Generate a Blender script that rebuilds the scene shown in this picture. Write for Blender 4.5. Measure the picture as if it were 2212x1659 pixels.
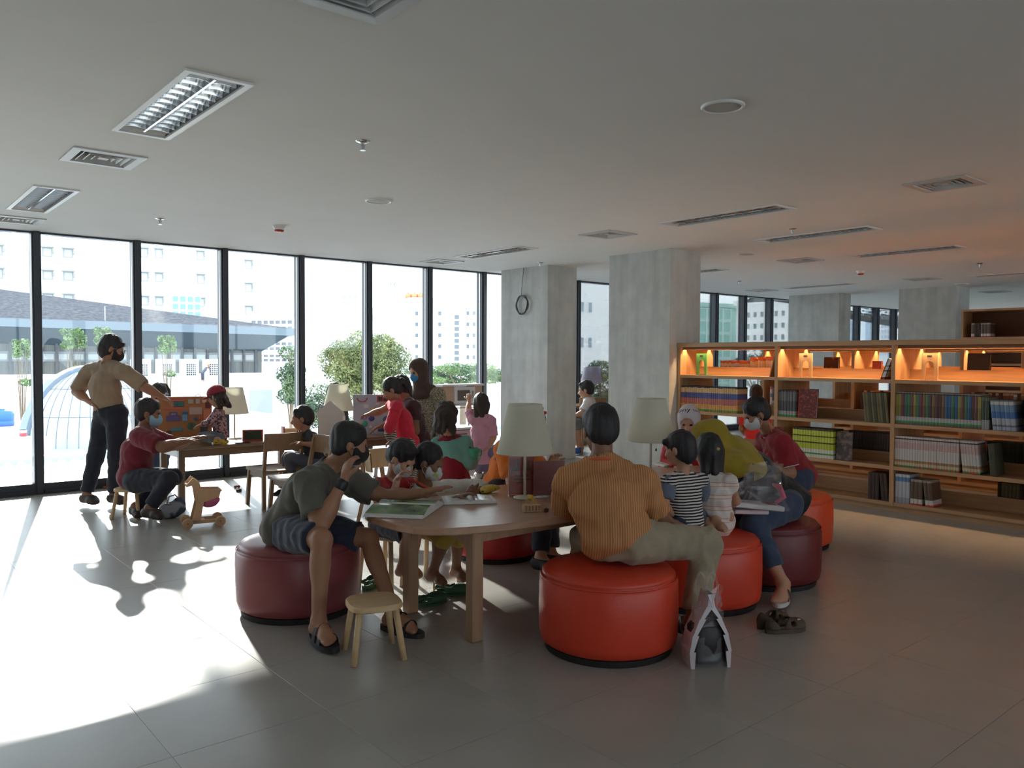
import bpy, math, random
import numpy as np
from mathutils import Vector, Matrix

# ------------------------------------------------------------------ camera, sky, sun, exposure
scene = bpy.context.scene
for o in list(bpy.data.objects):
    bpy.data.objects.remove(o)
col = scene.collection
random.seed(7)
PI = math.pi

cam_d = bpy.data.cameras.new('camera')
cam = bpy.data.objects.new('camera', cam_d)
col.objects.link(cam)
cam_d.sensor_fit = 'HORIZONTAL'
cam_d.sensor_width = 36.0
cam_d.lens = 36.0 * 1742.0 / 2212.0
cam_d.clip_start = 0.05
cam_d.clip_end = 2000
cam.matrix_world = (Matrix.Translation((0, 0, 1.5)) @ Matrix.Rotation(math.radians(50.04 - 90), 4, 'Z')
                    @ Matrix.Rotation(math.radians(90 - 1.86), 4, 'X') @ Matrix.Rotation(math.radians(0.23), 4, 'Z'))
scene.camera = cam

world = bpy.data.worlds.new('sky')
scene.world = world
world.use_nodes = True
wn = world.node_tree
bg = wn.nodes['Background']
bg.inputs[0].default_value = (0.86, 0.94, 1.03, 1)
bg.inputs[1].default_value = 2.2

sun_d = bpy.data.lights.new('sun', 'SUN')
sun = bpy.data.objects.new('sun', sun_d)
col.objects.link(sun)
sun_d.energy = 5.6
sun_d.angle = math.radians(1.6)
sun_d.color = (1.0, 0.95, 0.88)
# low sun beyond the windows: shadows run towards -Y and a little towards -X
_sd = Vector((-0.215, -1.0, 0)).normalized() * math.cos(math.radians(23.6)) - Vector((0, 0, 1)) * math.sin(math.radians(23.6))
sun.rotation_euler = _sd.to_track_quat('-Z', 'Y').to_euler()

vs = scene.view_settings
vs.view_transform = 'Standard'
vs.look = 'None'
vs.gamma = 1.0
vs.use_curve_mapping = False
vs.exposure = 1.0
scene.cycles.max_bounces = 10
scene.cycles.diffuse_bounces = 6
scene.cycles.glossy_bounces = 4
scene.cycles.transmission_bounces = 8
scene.cycles.transparent_max_bounces = 16
scene.cycles.sample_clamp_indirect = 6.0
scene.cycles.caustics_reflective = False
scene.cycles.caustics_refractive = False

# ------------------------------------------------------------------ helpers
def srgb(r, g, b):
    f = lambda c: (c / 255 / 12.92) if c / 255 <= 0.04045 else ((c / 255 + 0.055) / 1.055) ** 2.4
    return (f(r), f(g), f(b), 1.0)

MATS = {}
def mat(name, rgb, rough=0.6, var=0.0, vscale=8.0, bump=0.0, bscale=60.0, metal=0.0, spec=0.5, stretch=(1, 1, 1), sheen=0.0, sss=0.0):
    """plain procedural surface: colour with noise variation and fine relief"""
    if name in MATS:
        return MATS[name]
    m = bpy.data.materials.new(name)
    m.use_nodes = True
    nt = m.node_tree
    b = nt.nodes['Principled BSDF']
    c = srgb(*rgb)
    b.inputs['Base Color'].default_value = c
    b.inputs['Roughness'].default_value = rough
    b.inputs['Metallic'].default_value = metal
    b.inputs['Specular IOR Level'].default_value = spec
    if sheen:
        b.inputs['Sheen Weight'].default_value = sheen
    if var or bump:
        tc = nt.nodes.new('ShaderNodeTexCoord')
        mp = nt.nodes.new('ShaderNodeMapping')
        mp.inputs['Scale'].default_value = stretch
        nt.links.new(tc.outputs['Object'], mp.inputs['Vector'])
    if var:
        n = nt.nodes.new('ShaderNodeTexNoise')
        n.inputs['Scale'].default_value = vscale
        n.inputs['Detail'].default_value = 4
        nt.links.new(mp.outputs[0], n.inputs['Vector'])
        r = nt.nodes.new('ShaderNodeValToRGB')
        r.color_ramp.elements[0].position = 0.3
        r.color_ramp.elements[1].position = 0.7
        r.color_ramp.elements[0].color = tuple(max(0, v * (1 - var)) for v in c[:3]) + (1,)
        r.color_ramp.elements[1].color = tuple(min(1, v * (1 + var)) for v in c[:3]) + (1,)
        nt.links.new(n.outputs['Fac'], r.inputs[0])
        nt.links.new(r.outputs[0], b.inputs['Base Color'])
    if bump:
        n2 = nt.nodes.new('ShaderNodeTexNoise')
        n2.inputs['Scale'].default_value = bscale
        n2.inputs['Detail'].default_value = 3
        nt.links.new(mp.outputs[0], n2.inputs['Vector'])
        bp = nt.nodes.new('ShaderNodeBump')
        bp.inputs['Strength'].default_value = bump
        bp.inputs['Distance'].default_value = 0.01
        nt.links.new(n2.outputs['Fac'], bp.inputs['Height'])
        nt.links.new(bp.outputs[0], b.inputs['Normal'])
    MATS[name] = m
    return m

def wood(name, rgb, rough=0.42, axis='X', contrast=0.16, scale=5.0):
    st = {'X': (0.12, 1.6, 1.6), 'Y': (1.6, 0.12, 1.6), 'Z': (1.6, 1.6, 0.12)}[axis]
    return mat(name, rgb, rough, var=contrast, vscale=scale * 4, bump=0.05, bscale=80, stretch=st)

def bands(name, stops, axis='Z', rough=0.55, coord='Generated', scale=1.0, offset=0.0, interp='CONSTANT', frac=False, distort=0.0):
    """flat print: colour bands along one axis of the object; frac repeats them `scale` times per unit"""
    if name in MATS:
        return MATS[name]
    m = bpy.data.materials.new(name)
    m.use_nodes = True
    nt = m.node_tree
    b = nt.nodes['Principled BSDF']
    b.inputs['Roughness'].default_value = rough
    tc = nt.nodes.new('ShaderNodeTexCoord')
    sp = nt.nodes.new('ShaderNodeSeparateXYZ')
    src = tc.outputs[coord]
    if distort:
        nz = nt.nodes.new('ShaderNodeTexNoise')
        nz.inputs['Scale'].default_value = 7
        nt.links.new(tc.outputs[coord], nz.inputs['Vector'])
        vm = nt.nodes.new('ShaderNodeVectorMath')
        vm.operation = 'MULTIPLY_ADD'
        nt.links.new(nz.outputs['Color'], vm.inputs[0])
        vm.inputs[1].default_value = (distort,) * 3
        nt.links.new(tc.outputs[coord], vm.inputs[2])
        src = vm.outputs[0]
    nt.links.new(src, sp.inputs[0])
    out = sp.outputs[{'X': 0, 'Y': 1, 'Z': 2}[axis]]
    if frac or scale != 1.0 or offset:
        ma = nt.nodes.new('ShaderNodeMath')
        ma.operation = 'MULTIPLY_ADD'
        nt.links.new(out, ma.inputs[0])
        ma.inputs[1].default_value = scale
        ma.inputs[2].default_value = offset
        out = ma.outputs[0]
    if frac:
        mf = nt.nodes.new('ShaderNodeMath')
        mf.operation = 'FRACT'
        nt.links.new(out, mf.inputs[0])
        out = mf.outputs[0]
    r = nt.nodes.new('ShaderNodeValToRGB')
    r.color_ramp.interpolation = interp
    el = r.color_ramp.elements
    el[0].position = stops[0][0]
    el[0].color = srgb(*stops[0][1])
    el[1].position = stops[1][0]
    el[1].color = srgb(*stops[1][1])
    for p, c in stops[2:]:
        e = el.new(p)
        e.color = srgb(*c)
    nt.links.new(out, r.inputs[0])
    nt.links.new(r.outputs[0], b.inputs['Base Color'])
    MATS[name] = m
    return m

def spots(name, base, spot, scale=60.0, lo=0.48, hi=0.55, rough=0.8, kind='noise'):
    """woven / printed two-colour pattern"""
    if name in MATS:
        return MATS[name]
    m = bpy.data.materials.new(name)
    m.use_nodes = True
    nt = m.node_tree
    b = nt.nodes['Principled BSDF']
    b.inputs['Roughness'].default_value = rough
    tc = nt.nodes.new('ShaderNodeTexCoord')
    if kind == 'noise':
        n = nt.nodes.new('ShaderNodeTexNoise')
        n.inputs['Scale'].default_value = scale
        out = n.outputs['Fac']
    else:
        n = nt.nodes.new('ShaderNodeTexVoronoi')
        n.inputs['Scale'].default_value = scale
        out = n.outputs['Distance']
    nt.links.new(tc.outputs['Object'], n.inputs['Vector'])
    r = nt.nodes.new('ShaderNodeValToRGB')
    r.color_ramp.elements[0].position = lo
    r.color_ramp.elements[1].position = hi
    r.color_ramp.elements[0].color = srgb(*base)
    r.color_ramp.elements[1].color = srgb(*spot)
    nt.links.new(out, r.inputs[0])
    nt.links.new(r.outputs[0], b.inputs['Base Color'])
    MATS[name] = m
    return m

def clear(name, tint=(255, 255, 255), gloss=0.04, alpha=0.0, rough=0.02, body=(255, 255, 255)):
    """thin clear sheet (window glass, acrylic, plastic bag): passes light straight through, with a sheen and optional milkiness"""
    if name in MATS:
        return MATS[name]
    m = bpy.data.materials.new(name)
    m.use_nodes = True
    nt = m.node_tree
    nt.nodes.remove(nt.nodes['Principled BSDF'])
    out = nt.nodes['Material Output']
    t = nt.nodes.new('ShaderNodeBsdfTransparent')
    t.inputs[0].default_value = srgb(*tint)
    g = nt.nodes.new('ShaderNodeBsdfGlossy')
    g.inputs['Roughness'].default_value = rough
    fr = nt.nodes.new('ShaderNodeFresnel')
    fr.inputs[0].default_value = 1.45
    mu = nt.nodes.new('ShaderNodeMath')
    mu.operation = 'MULTIPLY'
    mu.inputs[1].default_value = gloss / 0.04
    nt.links.new(fr.outputs[0], mu.inputs[0])
    mx = nt.nodes.new('ShaderNodeMixShader')
    nt.links.new(mu.outputs[0], mx.inputs[0])
    last = t.outputs[0]
    if alpha:
        d = nt.nodes.new('ShaderNodeBsdfDiffuse')
        d.inputs[0].default_value = srgb(*body)
        m2 = nt.nodes.new('ShaderNodeMixShader')
        m2.inputs[0].default_value = alpha
        nt.links.new(t.outputs[0], m2.inputs[1])
        nt.links.new(d.outputs[0], m2.inputs[2])
        last = m2.outputs[0]
    nt.links.new(last, mx.inputs[1])
    nt.links.new(g.outputs[0], mx.inputs[2])
    nt.links.new(mx.outputs[0], out.inputs[0])
    MATS[name] = m
    return m

def glow(name, rgb, strength):
    if name in MATS:
        return MATS[name]
    m = bpy.data.materials.new(name)
    m.use_nodes = True
    b = m.node_tree.nodes['Principled BSDF']
    b.inputs['Base Color'].default_value = srgb(*rgb)
    b.inputs['Emission Color'].default_value = srgb(*rgb)
    b.inputs['Emission Strength'].default_value = strength
    MATS[name] = m
    return m

V3 = lambda *a: np.array(a, float)
def unit(v):
    v = np.asarray(v, float)
    return v / max(1e-9, np.linalg.norm(v))

def tag(o, label=None, cat=None, group=None, kind=None):
    if label: o['label'] = label
    if cat: o['category'] = cat
    if group: o['group'] = group
    if kind: o['kind'] = kind
    return o

def thing(name, label, cat, loc=(0, 0, 0), rz=0.0, group=None, kind=None):
    o = bpy.data.objects.new(name, None)
    o.empty_display_size = 0.1
    col.objects.link(o)
    o.location = tuple(float(v) for v in loc)
    o.rotation_euler = (0, 0, rz)
    return tag(o, label, cat, group, kind)

def mesh_obj(name, verts, faces, m, parent=None, smooth=False, fmat=None, off=None):
    me = bpy.data.meshes.new(name)
    v = np.asarray(verts, float)
    if off is not None:
        v = v - np.asarray(off, float)
    me.from_pydata([tuple(p) for p in v.tolist()], [], [tuple(f) for f in faces])
    for mm in (m if isinstance(m, (list, tuple)) else [m]):
        me.materials.append(mm)
    if fmat is not None:
        me.polygons.foreach_set('material_index', np.asarray(fmat, np.int32))
    if smooth:
        me.polygons.foreach_set('use_smooth', np.ones(len(me.polygons), bool))
    me.update()
    o = bpy.data.objects.new(name, me)
    col.objects.link(o)
    if parent is not None:
        o.parent = parent
    return o

class MB:
    """collects simple shapes, then links them as ONE mesh object"""
    def __init__(s, M=None):
        s.v = []; s.f = []; s.fm = []; s.M = M; s.mi = 0
    def add(s, vs, fs):
        n = len(s.v)
        for p in vs:
            p = Vector(tuple(float(x) for x in p))
            if s.M is not None:
                p = s.M @ p
            s.v.append(tuple(p))
        for f in fs:
            s.f.append(tuple(n + i for i in f)); s.fm.append(s.mi)
        return s
    def box(s, lo, hi, bev=0.0):
        x0, y0, z0 = lo; x1, y1, z1 = hi
        if bev <= 0:
            return s.add([(x0,y0,z0),(x1,y0,z0),(x1,y1,z0),(x0,y1,z0),(x0,y0,z1),(x1,y0,z1),(x1,y1,z1),(x0,y1,z1)],
                         [(0,3,2,1),(4,5,6,7),(0,1,5,4),(1,2,6,5),(2,3,7,6),(3,0,4,7)])
        b = min(bev, (x1-x0)/2.01, (y1-y0)/2.01, (z1-z0)/2.01)
        vs = []
        for z, d in ((z0, b), (z0+b, 0), (z1-b, 0), (z1, b)):
            for (x, y) in ((x0+d+(b if d==0 else 0), y0+d), (x1-d-(b if d==0 else 0), y0+d), (x1-d, y0+d+(b if d==0 else 0)), (x1-d, y1-d-(b if d==0 else 0)),
                           (x1-d-(b if d==0 else 0), y1-d), (x0+d+(b if d==0 else 0), y1-d), (x0+d, y1-d-(b if d==0 else 0)), (x0+d, y0+d+(b if d==0 else 0))):
                vs.append((x, y, z))
        fs = [tuple(range(7, -1, -1)), tuple(range(24, 32))]
        for r in range(3):
            for i in range(8):
                fs.append((r*8+i, r*8+(i+1)%8, r*8+8+(i+1)%8, r*8+8+i))
        return s.add(vs, fs)
    def bar(s, a, b, w, h, up=(0, 0, 1)):
        """box beam from a to b with width w and height h"""
        a = np.asarray(a, float); b = np.asarray(b, float)
        d = unit(b - a); up = np.asarray(up, float)
        if abs(d @ up) > 0.98: up = V3(1, 0, 0)
        r = unit(np.cross(d, up)); u = np.cross(r, d)
        vs = []
        for c in (a, b):
            for sx, sy in ((-1,-1),(1,-1),(1,1),(-1,1)):
                vs.append(c + r*sx*w/2 + u*sy*h/2)
        return s.add(vs, [(0,1,2,3),(7,6,5,4),(0,4,5,1),(1,5,6,2),(2,6,7,3),(3,7,4,0)])
    def cyl(s, a, b, r1, r2=None, n=16, caps=True):
        r2 = r1 if r2 is None else r2
        a = np.asarray(a, float); b = np.asarray(b, float)
        d = unit(b - a); t = V3(0,0,1) if abs(d[2]) < 0.9 else V3(1,0,0)
        u = unit(np.cross(d, t)); w = np.cross(d, u)
        vs = []
        for c, r in ((a, r1), (b, r2)):
            for i in range(n):
                q = 2*PI*i/n
                vs.append(c + (u*math.cos(q) + w*math.sin(q))*r)
        fs = [(i, (i+1)%n, n+(i+1)%n, n+i) for i in range(n)]
        if caps:
            fs += [tuple(range(n-1, -1, -1)), tuple(range(n, 2*n))]
        return s.add(vs, fs)
    def lathe(s, prof, c=(0,0,0), n=32, axis=None, closed=False):
        """prof: (radius, height) pairs turned about z (or about axis)"""
        c = np.asarray(c, float)
        ax = V3(0,0,1) if axis is None else unit(axis)
        t = V3(1,0,0) if abs(ax[0]) < 0.9 else V3(0,1,0)
        u = unit(np.cross(t, ax)); w = np.cross(ax, u)
        vs = []; fs = []
        for r, h in prof:
            for i in range(n):
                q = 2*PI*i/n
                vs.append(c + (u*math.cos(q) + w*math.sin(q))*r + ax*h)
        m = len(prof)
        for j in range(m-1):
            for i in range(n):
                fs.append((j*n+i, j*n+(i+1)%n, (j+1)*n+(i+1)%n, (j+1)*n+i))
        if closed:
            fs.append(tuple(range(n-1, -1, -1))); fs.append(tuple(range((m-1)*n, m*n)))
        return s.add(vs, fs)
    def prism(s, poly, z0, z1):
        n = len(poly)
        vs = [(x, y, z0) for x, y in poly] + [(x, y, z1) for x, y in poly]
        fs = [tuple(range(n-1, -1, -1)), tuple(range(n, 2*n))] + [(i, (i+1)%n, n+(i+1)%n, n+i) for i in range(n)]
        return s.add(vs, fs)
    def slab(s, poly3, nrm, th):
        """extrude a planar 3-D polygon by th along nrm"""
        p = [np.asarray(q, float) for q in poly3]; d = unit(nrm)*th; n = len(p)
        return s.add(p + [q + d for q in p], [tuple(range(n-1, -1, -1)), tuple(range(n, 2*n))] + [(i, (i+1)%n, n+(i+1)%n, n+i) for i in range(n)])
    def tube(s, pts, r, n=8, closed=False):
        pts = [np.asarray(p, float) for p in pts]
        m = len(pts); vs = []; fs = []
        rr = r if isinstance(r, (list, tuple)) else [r]*m
        prev = None
        for i, p in enumerate(pts):
            d = unit((pts[(i+1)%m] if (closed or i < m-1) else p) - (pts[i-1] if (closed or i > 0) else p))
            if prev is None:
                t = V3(0,0,1) if abs(d[2]) < 0.9 else V3(1,0,0)
                u = unit(np.cross(d, t))
            else:
                u = unit(prev - d*(prev @ d))
            prev = u; w = np.cross(d, u)
            for k in range(n):
                q = 2*PI*k/n
                vs.append(p + (u*math.cos(q)+w*math.sin(q))*rr[i])
        for i in range(m if closed else m-1):
            j = (i+1) % m
            for k in range(n):
                fs.append((i*n+k, i*n+(k+1)%n, j*n+(k+1)%n, j*n+k))
        if not closed:
            fs.append(tuple(range(n-1,-1,-1))); fs.append(tuple(range((m-1)*n, m*n)))
        return s.add(vs, fs)
    def ball(s, c, r, n=12, m=8):
        rx, ry, rz = r if isinstance(r, (list, tuple)) else (r, r, r)
        vs = [(c[0], c[1], c[2]-rz)]; fs = []
        for j in range(1, m):
            a = PI*j/m - PI/2
            for i in range(n):
                q = 2*PI*i/n
                vs.append((c[0]+rx*math.cos(a)*math.cos(q), c[1]+ry*math.cos(a)*math.sin(q), c[2]+rz*math.sin(a)))
        vs.append((c[0], c[1], c[2]+rz))
        for i in range(n):
            fs.append((0, 1+(i+1)%n, 1+i)); L = 1+(m-2)*n
            fs.append((L+i, L+(i+1)%n, len(vs)-1))
        for j in range(m-2):
            for i in range(n):
                a0 = 1+j*n
                fs.append((a0+i, a0+(i+1)%n, a0+n+(i+1)%n, a0+n+i))
        return s.add(vs, fs)
    def build(s, name, m, parent=None, smooth=False, off=None):
        fm = s.fm if any(s.fm) else None
        return mesh_obj(name, s.v, s.f, m, parent, smooth, fm, off)

def copy_tree(o, parent=None):
    c = o.copy()
    col.objects.link(c)
    if parent is not None:
        c.parent = parent
    for ch in list(o.children):
        copy_tree(ch, c)
    return c

def autosmooth(o, ang=40):
    me = o.data
    me.polygons.foreach_set('use_smooth', np.ones(len(me.polygons), bool))
    try:
        me.set_sharp_from_angle(angle=math.radians(ang))
    except Exception:
        pass
    return o

# ------------------------------------------------------------------ the room shell
CEIL = 2.84
WY = 9.98            # inner face of the window wall
RX0, RX1, RY0 = -4.0, 27.5, -6.0
M_tile = mat('grey porcelain tile', (162, 159, 154), 0.30, var=0.06, vscale=3, bump=0.04, bscale=9, spec=0.75)
M_grout = mat('dark grout', (112, 110, 107), 0.8, var=0.1)
M_white = mat('white ceiling paint', (226, 225, 222), 0.85, var=0.015, vscale=2)
M_wallp = mat('pale grey wall paint', (196, 198, 196), 0.8, var=0.03, vscale=2)
M_conc = None
def concrete():
    m = bpy.data.materials.new('bare concrete')
    m.use_nodes = True
    nt = m.node_tree
    b = nt.nodes['Principled BSDF']
    b.inputs['Roughness'].default_value = 0.8
    tc = nt.nodes.new('ShaderNodeTexCoord')
    mp = nt.nodes.new('ShaderNodeMapping')
    mp.inputs['Scale'].default_value = (3.5, 3.5, 0.35)
    nt.links.new(tc.outputs['Object'], mp.inputs['Vector'])
    n1 = nt.nodes.new('ShaderNodeTexNoise'); n1.inputs['Scale'].default_value = 2.2; n1.inputs['Detail'].default_value = 5
    n2 = nt.nodes.new('ShaderNodeTexNoise'); n2.inputs['Scale'].default_value = 5.0; n2.inputs['Detail'].default_value = 6
    nt.links.new(mp.outputs[0], n1.inputs['Vector'])
    nt.links.new(tc.outputs['Object'], n2.inputs['Vector'])
    mx = nt.nodes.new('ShaderNodeMath'); mx.operation = 'MULTIPLY_ADD'; mx.inputs[1].default_value = 0.55
    nt.links.new(n1.outputs['Fac'], mx.inputs[0])
    mu = nt.nodes.new('ShaderNodeMath'); mu.operation = 'MULTIPLY'; mu.inputs[1].default_value = 0.45
    nt.links.new(n2.outputs['Fac'], mu.inputs[0]); nt.links.new(mu.outputs[0], mx.inputs[2])
    r = nt.nodes.new('ShaderNodeValToRGB')
    r.color_ramp.elements[0].position = 0.36; r.color_ramp.elements[0].color = srgb(178, 180, 177)
    r.color_ramp.elements[1].position = 0.66; r.color_ramp.elements[1].color = srgb(204, 206, 202)
    nt.links.new(mx.outputs[0], r.inputs[0]); nt.links.new(r.outputs[0], b.inputs['Base Color'])
    bp = nt.nodes.new('ShaderNodeBump'); bp.inputs['Strength'].default_value = 0.12; bp.inputs['Distance'].default_value = 0.01
    nt.links.new(n2.outputs['Fac'], bp.inputs['Height']); nt.links.new(bp.outputs[0], b.inputs['Normal'])
    return m
M_conc = concrete()
M_frame = mat('dark blue-grey aluminium', (46, 52, 62), 0.45, var=0.05)
M_glass = clear('window glass', tint=(250, 253, 252), gloss=0.035)

# floor: slab with a tile grid in its material, real tiles laid over the part in view
def floor_mat():
    m = bpy.data.materials.new('tiled floor')
    m.use_nodes = True
    nt = m.node_tree
    b = nt.nodes['Principled BSDF']
    b.inputs['Roughness'].default_value = 0.32
    tc = nt.nodes.new('ShaderNodeTexCoord')
    mp = nt.nodes.new('ShaderNodeMapping')
    mp.inputs['Location'].default_value = (-0.94, -1.86, 0)
    br = nt.nodes.new('ShaderNodeTexBrick')
    br.offset = 0.0
    br.inputs['Scale'].default_value = 1.0
    br.inputs['Brick Width'].default_value = 0.63
    br.inputs['Row Height'].default_value = 0.617
    br.inputs['Mortar Size'].default_value = 0.002
    br.inputs['Color1'].default_value = srgb(158, 156, 152)
    br.inputs['Color2'].default_value = srgb(154, 152, 148)
    br.inputs['Mortar'].default_value = srgb(112, 110, 107)
    nt.links.new(tc.outputs['Object'], mp.inputs['Vector'])
    nt.links.new(mp.outputs[0], br.inputs['Vector'])
    nt.links.new(br.outputs['Color'], b.inputs['Base Color'])
    return m
floor = thing('floor', 'grey tiled floor of the reading room', None, kind='structure')
MB().box((RX0, RY0, -0.25), (RX1, WY + 0.15, -0.004)).build('slab', floor_mat(), floor)
TX = [0.94 + 0.63 * k for k in range(-3, 13)]
TY = [1.86 + 0.617 * k for k in range(-2, 14)]
tile0 = None
for i in range(len(TX) - 1):
    for j in range(len(TY) - 1):
        if tile0 is None:
            t = tile0 = MB().box((-0.3142, -0.3077, -0.0041), (0.3142, 0.3077, 0.0), bev=0.0008).build('tile', M_tile, floor)
        else:
            t = tile0.copy(); col.objects.link(t)
        t.location = ((TX[i] + TX[i+1]) / 2, (TY[j] + TY[j+1]) / 2, random.uniform(-0.0004, 0.0))
        t.rotation_euler = (random.uniform(-1, 1) * 0.0006, random.uniform(-1, 1) * 0.0006, random.choice((0, PI)))

# walls out of view close the room
MB().box((RX0 - 0.2, RY0, -0.25), (RX0, WY + 0.15, 3.3)).build('wall_left', M_wallp)['kind'] = 'structure'
MB().box((RX0, RY0 - 0.2, -0.25), (RX1, RY0, 0.9)).box((RX0, RY0 - 0.2, 2.6), (RX1, RY0, 3.3)).build('wall_back', M_wallp)['kind'] = 'structure'
for k in range(10):          # added window band behind the viewer, unseen, to brighten near surfaces
    x0 = RX0 + 0.3 + 3.1*k
    w = thing('window_%d' % (60 + k), 'added window bay in the unseen wall behind the viewer', None, (x0, RY0, 0.9), kind='structure', group='added bays of the rear window band')
    MB().box((-0.3, -0.2, 0.0), (0.0, 0.0, 1.7)).build('pier', M_wallp, w)
    MB().box((0.001, -0.12, 0.0), (2.799, -0.06, 0.06)).box((0.001, -0.12, 1.64), (2.799, -0.06, 1.7)).box((1.37, -0.12, 0.06), (1.43, -0.06, 1.64)).build('frame', M_frame, w)
    MB().box((0.001, -0.095, 0.061), (2.799, -0.085, 1.639)).build('pane', M_glass, w)
MB().box((RX1, RY0, -0.25), (RX1 + 0.2, WY + 0.15, 3.3)).build('wall_right', M_wallp)['kind'] = 'structure'
for n in ('wall_left', 'wall_back', 'wall_right'):
    bpy.data.objects[n]['label'] = {'wall_left': 'pale grey painted wall left of the view', 'wall_back': 'pale grey painted wall behind the viewer',
                                    'wall_right': 'pale grey end wall far beyond the bookcases'}[n]

# window wall: dark mullions with full-height panes
MX = [1.672 + 1.02 * k for k in range(-5, 7)] + [8.81, 9.86, 10.85, 11.84, 12.83, 13.82, 14.82, 15.82, 16.8, 17.78, 18.75, 19.74, 20.75, 21.75, 22.74, 23.74, 24.74, 25.74, 26.74]
for i in range(len(MX) - 1):
    a, b = MX[i], MX[i+1]
    w = thing('window_%d' % (i + 1), 'tall clear window pane between dark mullions', None, (a, WY, 0), kind='structure', group='bays of the window wall')
    mu = MB().box((-0.045, 0, 0), (0.045, 0.14, CEIL)).box((-0.028, -0.03, 0), (0.028, 0.0, CEIL)).build('mullion', M_frame, w)
    MB().box((0.046, 0.0, 0.0), (b - a - 0.046, 0.13, 0.115)).box((0.046, -0.02, 0.0), (b - a - 0.046, 0.0, 0.045)).build('bottom_rail', M_frame, w)
    MB().box((0.046, 0.02, CEIL - 0.02), (b - a - 0.046, 0.13, CEIL)).build('top_rail', M_frame, w)
    MB().box((0.046, 0.06, 0.116), (b - a - 0.046, 0.072, CEIL - 0.021)).build('pane', M_glass, w)
MB().box((RX0, WY, 0), (MX[0] - 0.046, WY + 0.15, CEIL)).box((MX[-1] - 0.04, WY, 0), (RX1, WY + 0.15, CEIL)).build('wall_front', M_wallp)
tag(bpy.data.objects['wall_front'], 'pale wall ends beside the window bays', kind='structure')

# bare concrete columns
for (x0, x1, y0, y1), lab in (((7.87, 8.45, 8.60, 9.66), 'grey concrete column by the window with a cable coil hung on it'),
                              ((7.80, 8.40, 6.32, 7.33), 'grey concrete column at the near end of the bookcase'),
                              ((15.58, 16.06, 8.30, 9.42), 'grey concrete column seen behind the bookcase, next to the green tower'),
                              ((15.62, 16.2, 6.08, 7.12), 'grey concrete column seen behind the bookcase, beside the tall shelves')):
    tag(MB().box((x0, y0, -0.003), (x1, y1, CEIL)).build('column', M_conc), lab, kind='structure')

# ceiling with real openings for the recessed fittings
LIGHTS = [(1.43, 4.54), (1.37, 7.94), (6.40, 4.57), (8.10, 4.6), (10.18, 4.59), (6.44, 8.05), (13.8, 7.75), (10.16, 7.9), (14.05, 4.6), (17.9, 4.6)]
VENTS = [(1.41, 6.0), (1.38, 9.25), (6.42, 6.06), (6.5, 9.3), (6.5, 2.63), (1.47, 2.64), (10.06, 5.92), (13.88, 5.95), (13.9, 9.0), (17.5, 6.1)]
LW, LL, VW = 0.29, 1.28, 0.40
holes = [(x-LW/2, x+LW/2, y-LL/2, y+LL/2) for x, y in LIGHTS] + [(x-VW/2, x+VW/2, y-VW/2, y+VW/2) for x, y in VENTS]
xs = sorted({RX0, RX1} | {h[0] for h in holes} | {h[1] for h in holes})
ys = sorted({RY0, WY + 0.15} | {h[2] for h in holes} | {h[3] for h in holes})
cm = MB()
for i in range(len(xs)-1):
    for j in range(len(ys)-1):
        cx, cy = (xs[i]+xs[i+1])/2, (ys[j]+ys[j+1])/2
        if any(h[0] < cx < h[1] and h[2] < cy < h[3] for h in holes):
            continue
        cm.add([(xs[i], ys[j], CEIL), (xs[i], ys[j+1], CEIL), (xs[i+1], ys[j+1], CEIL), (xs[i+1], ys[j], CEIL)], [(0, 1, 2, 3)])
cm.box((RX0, RY0, CEIL + 0.16), (RX1, WY + 0.15, CEIL + 0.4))
for h in holes:
    x0, x1, y0, y1 = h
    for q in (((x0,y0),(x1,y0)), ((x1,y0),(x1,y1)), ((x1,y1),(x0,y1)), ((x0,y1),(x0,y0))):
        cm.add([(q[0][0], q[0][1], CEIL), (q[1][0], q[1][1], CEIL), (q[1][0], q[1][1], CEIL+0.16), (q[0][0], q[0][1], CEIL+0.16)], [(0, 1, 2, 3)])
ce = cm.build('ceiling', M_white)
tag(ce, 'smooth off-white plaster ceiling', kind='structure')
# slab edge outside, over the window head
MB().box((RX0, WY + 0.151, CEIL), (RX1, WY + 0.2, CEIL + 0.4)).build('beam', M_white)
tag(bpy.data.objects['beam'], 'slab edge over the window wall', kind='structure')

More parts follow.
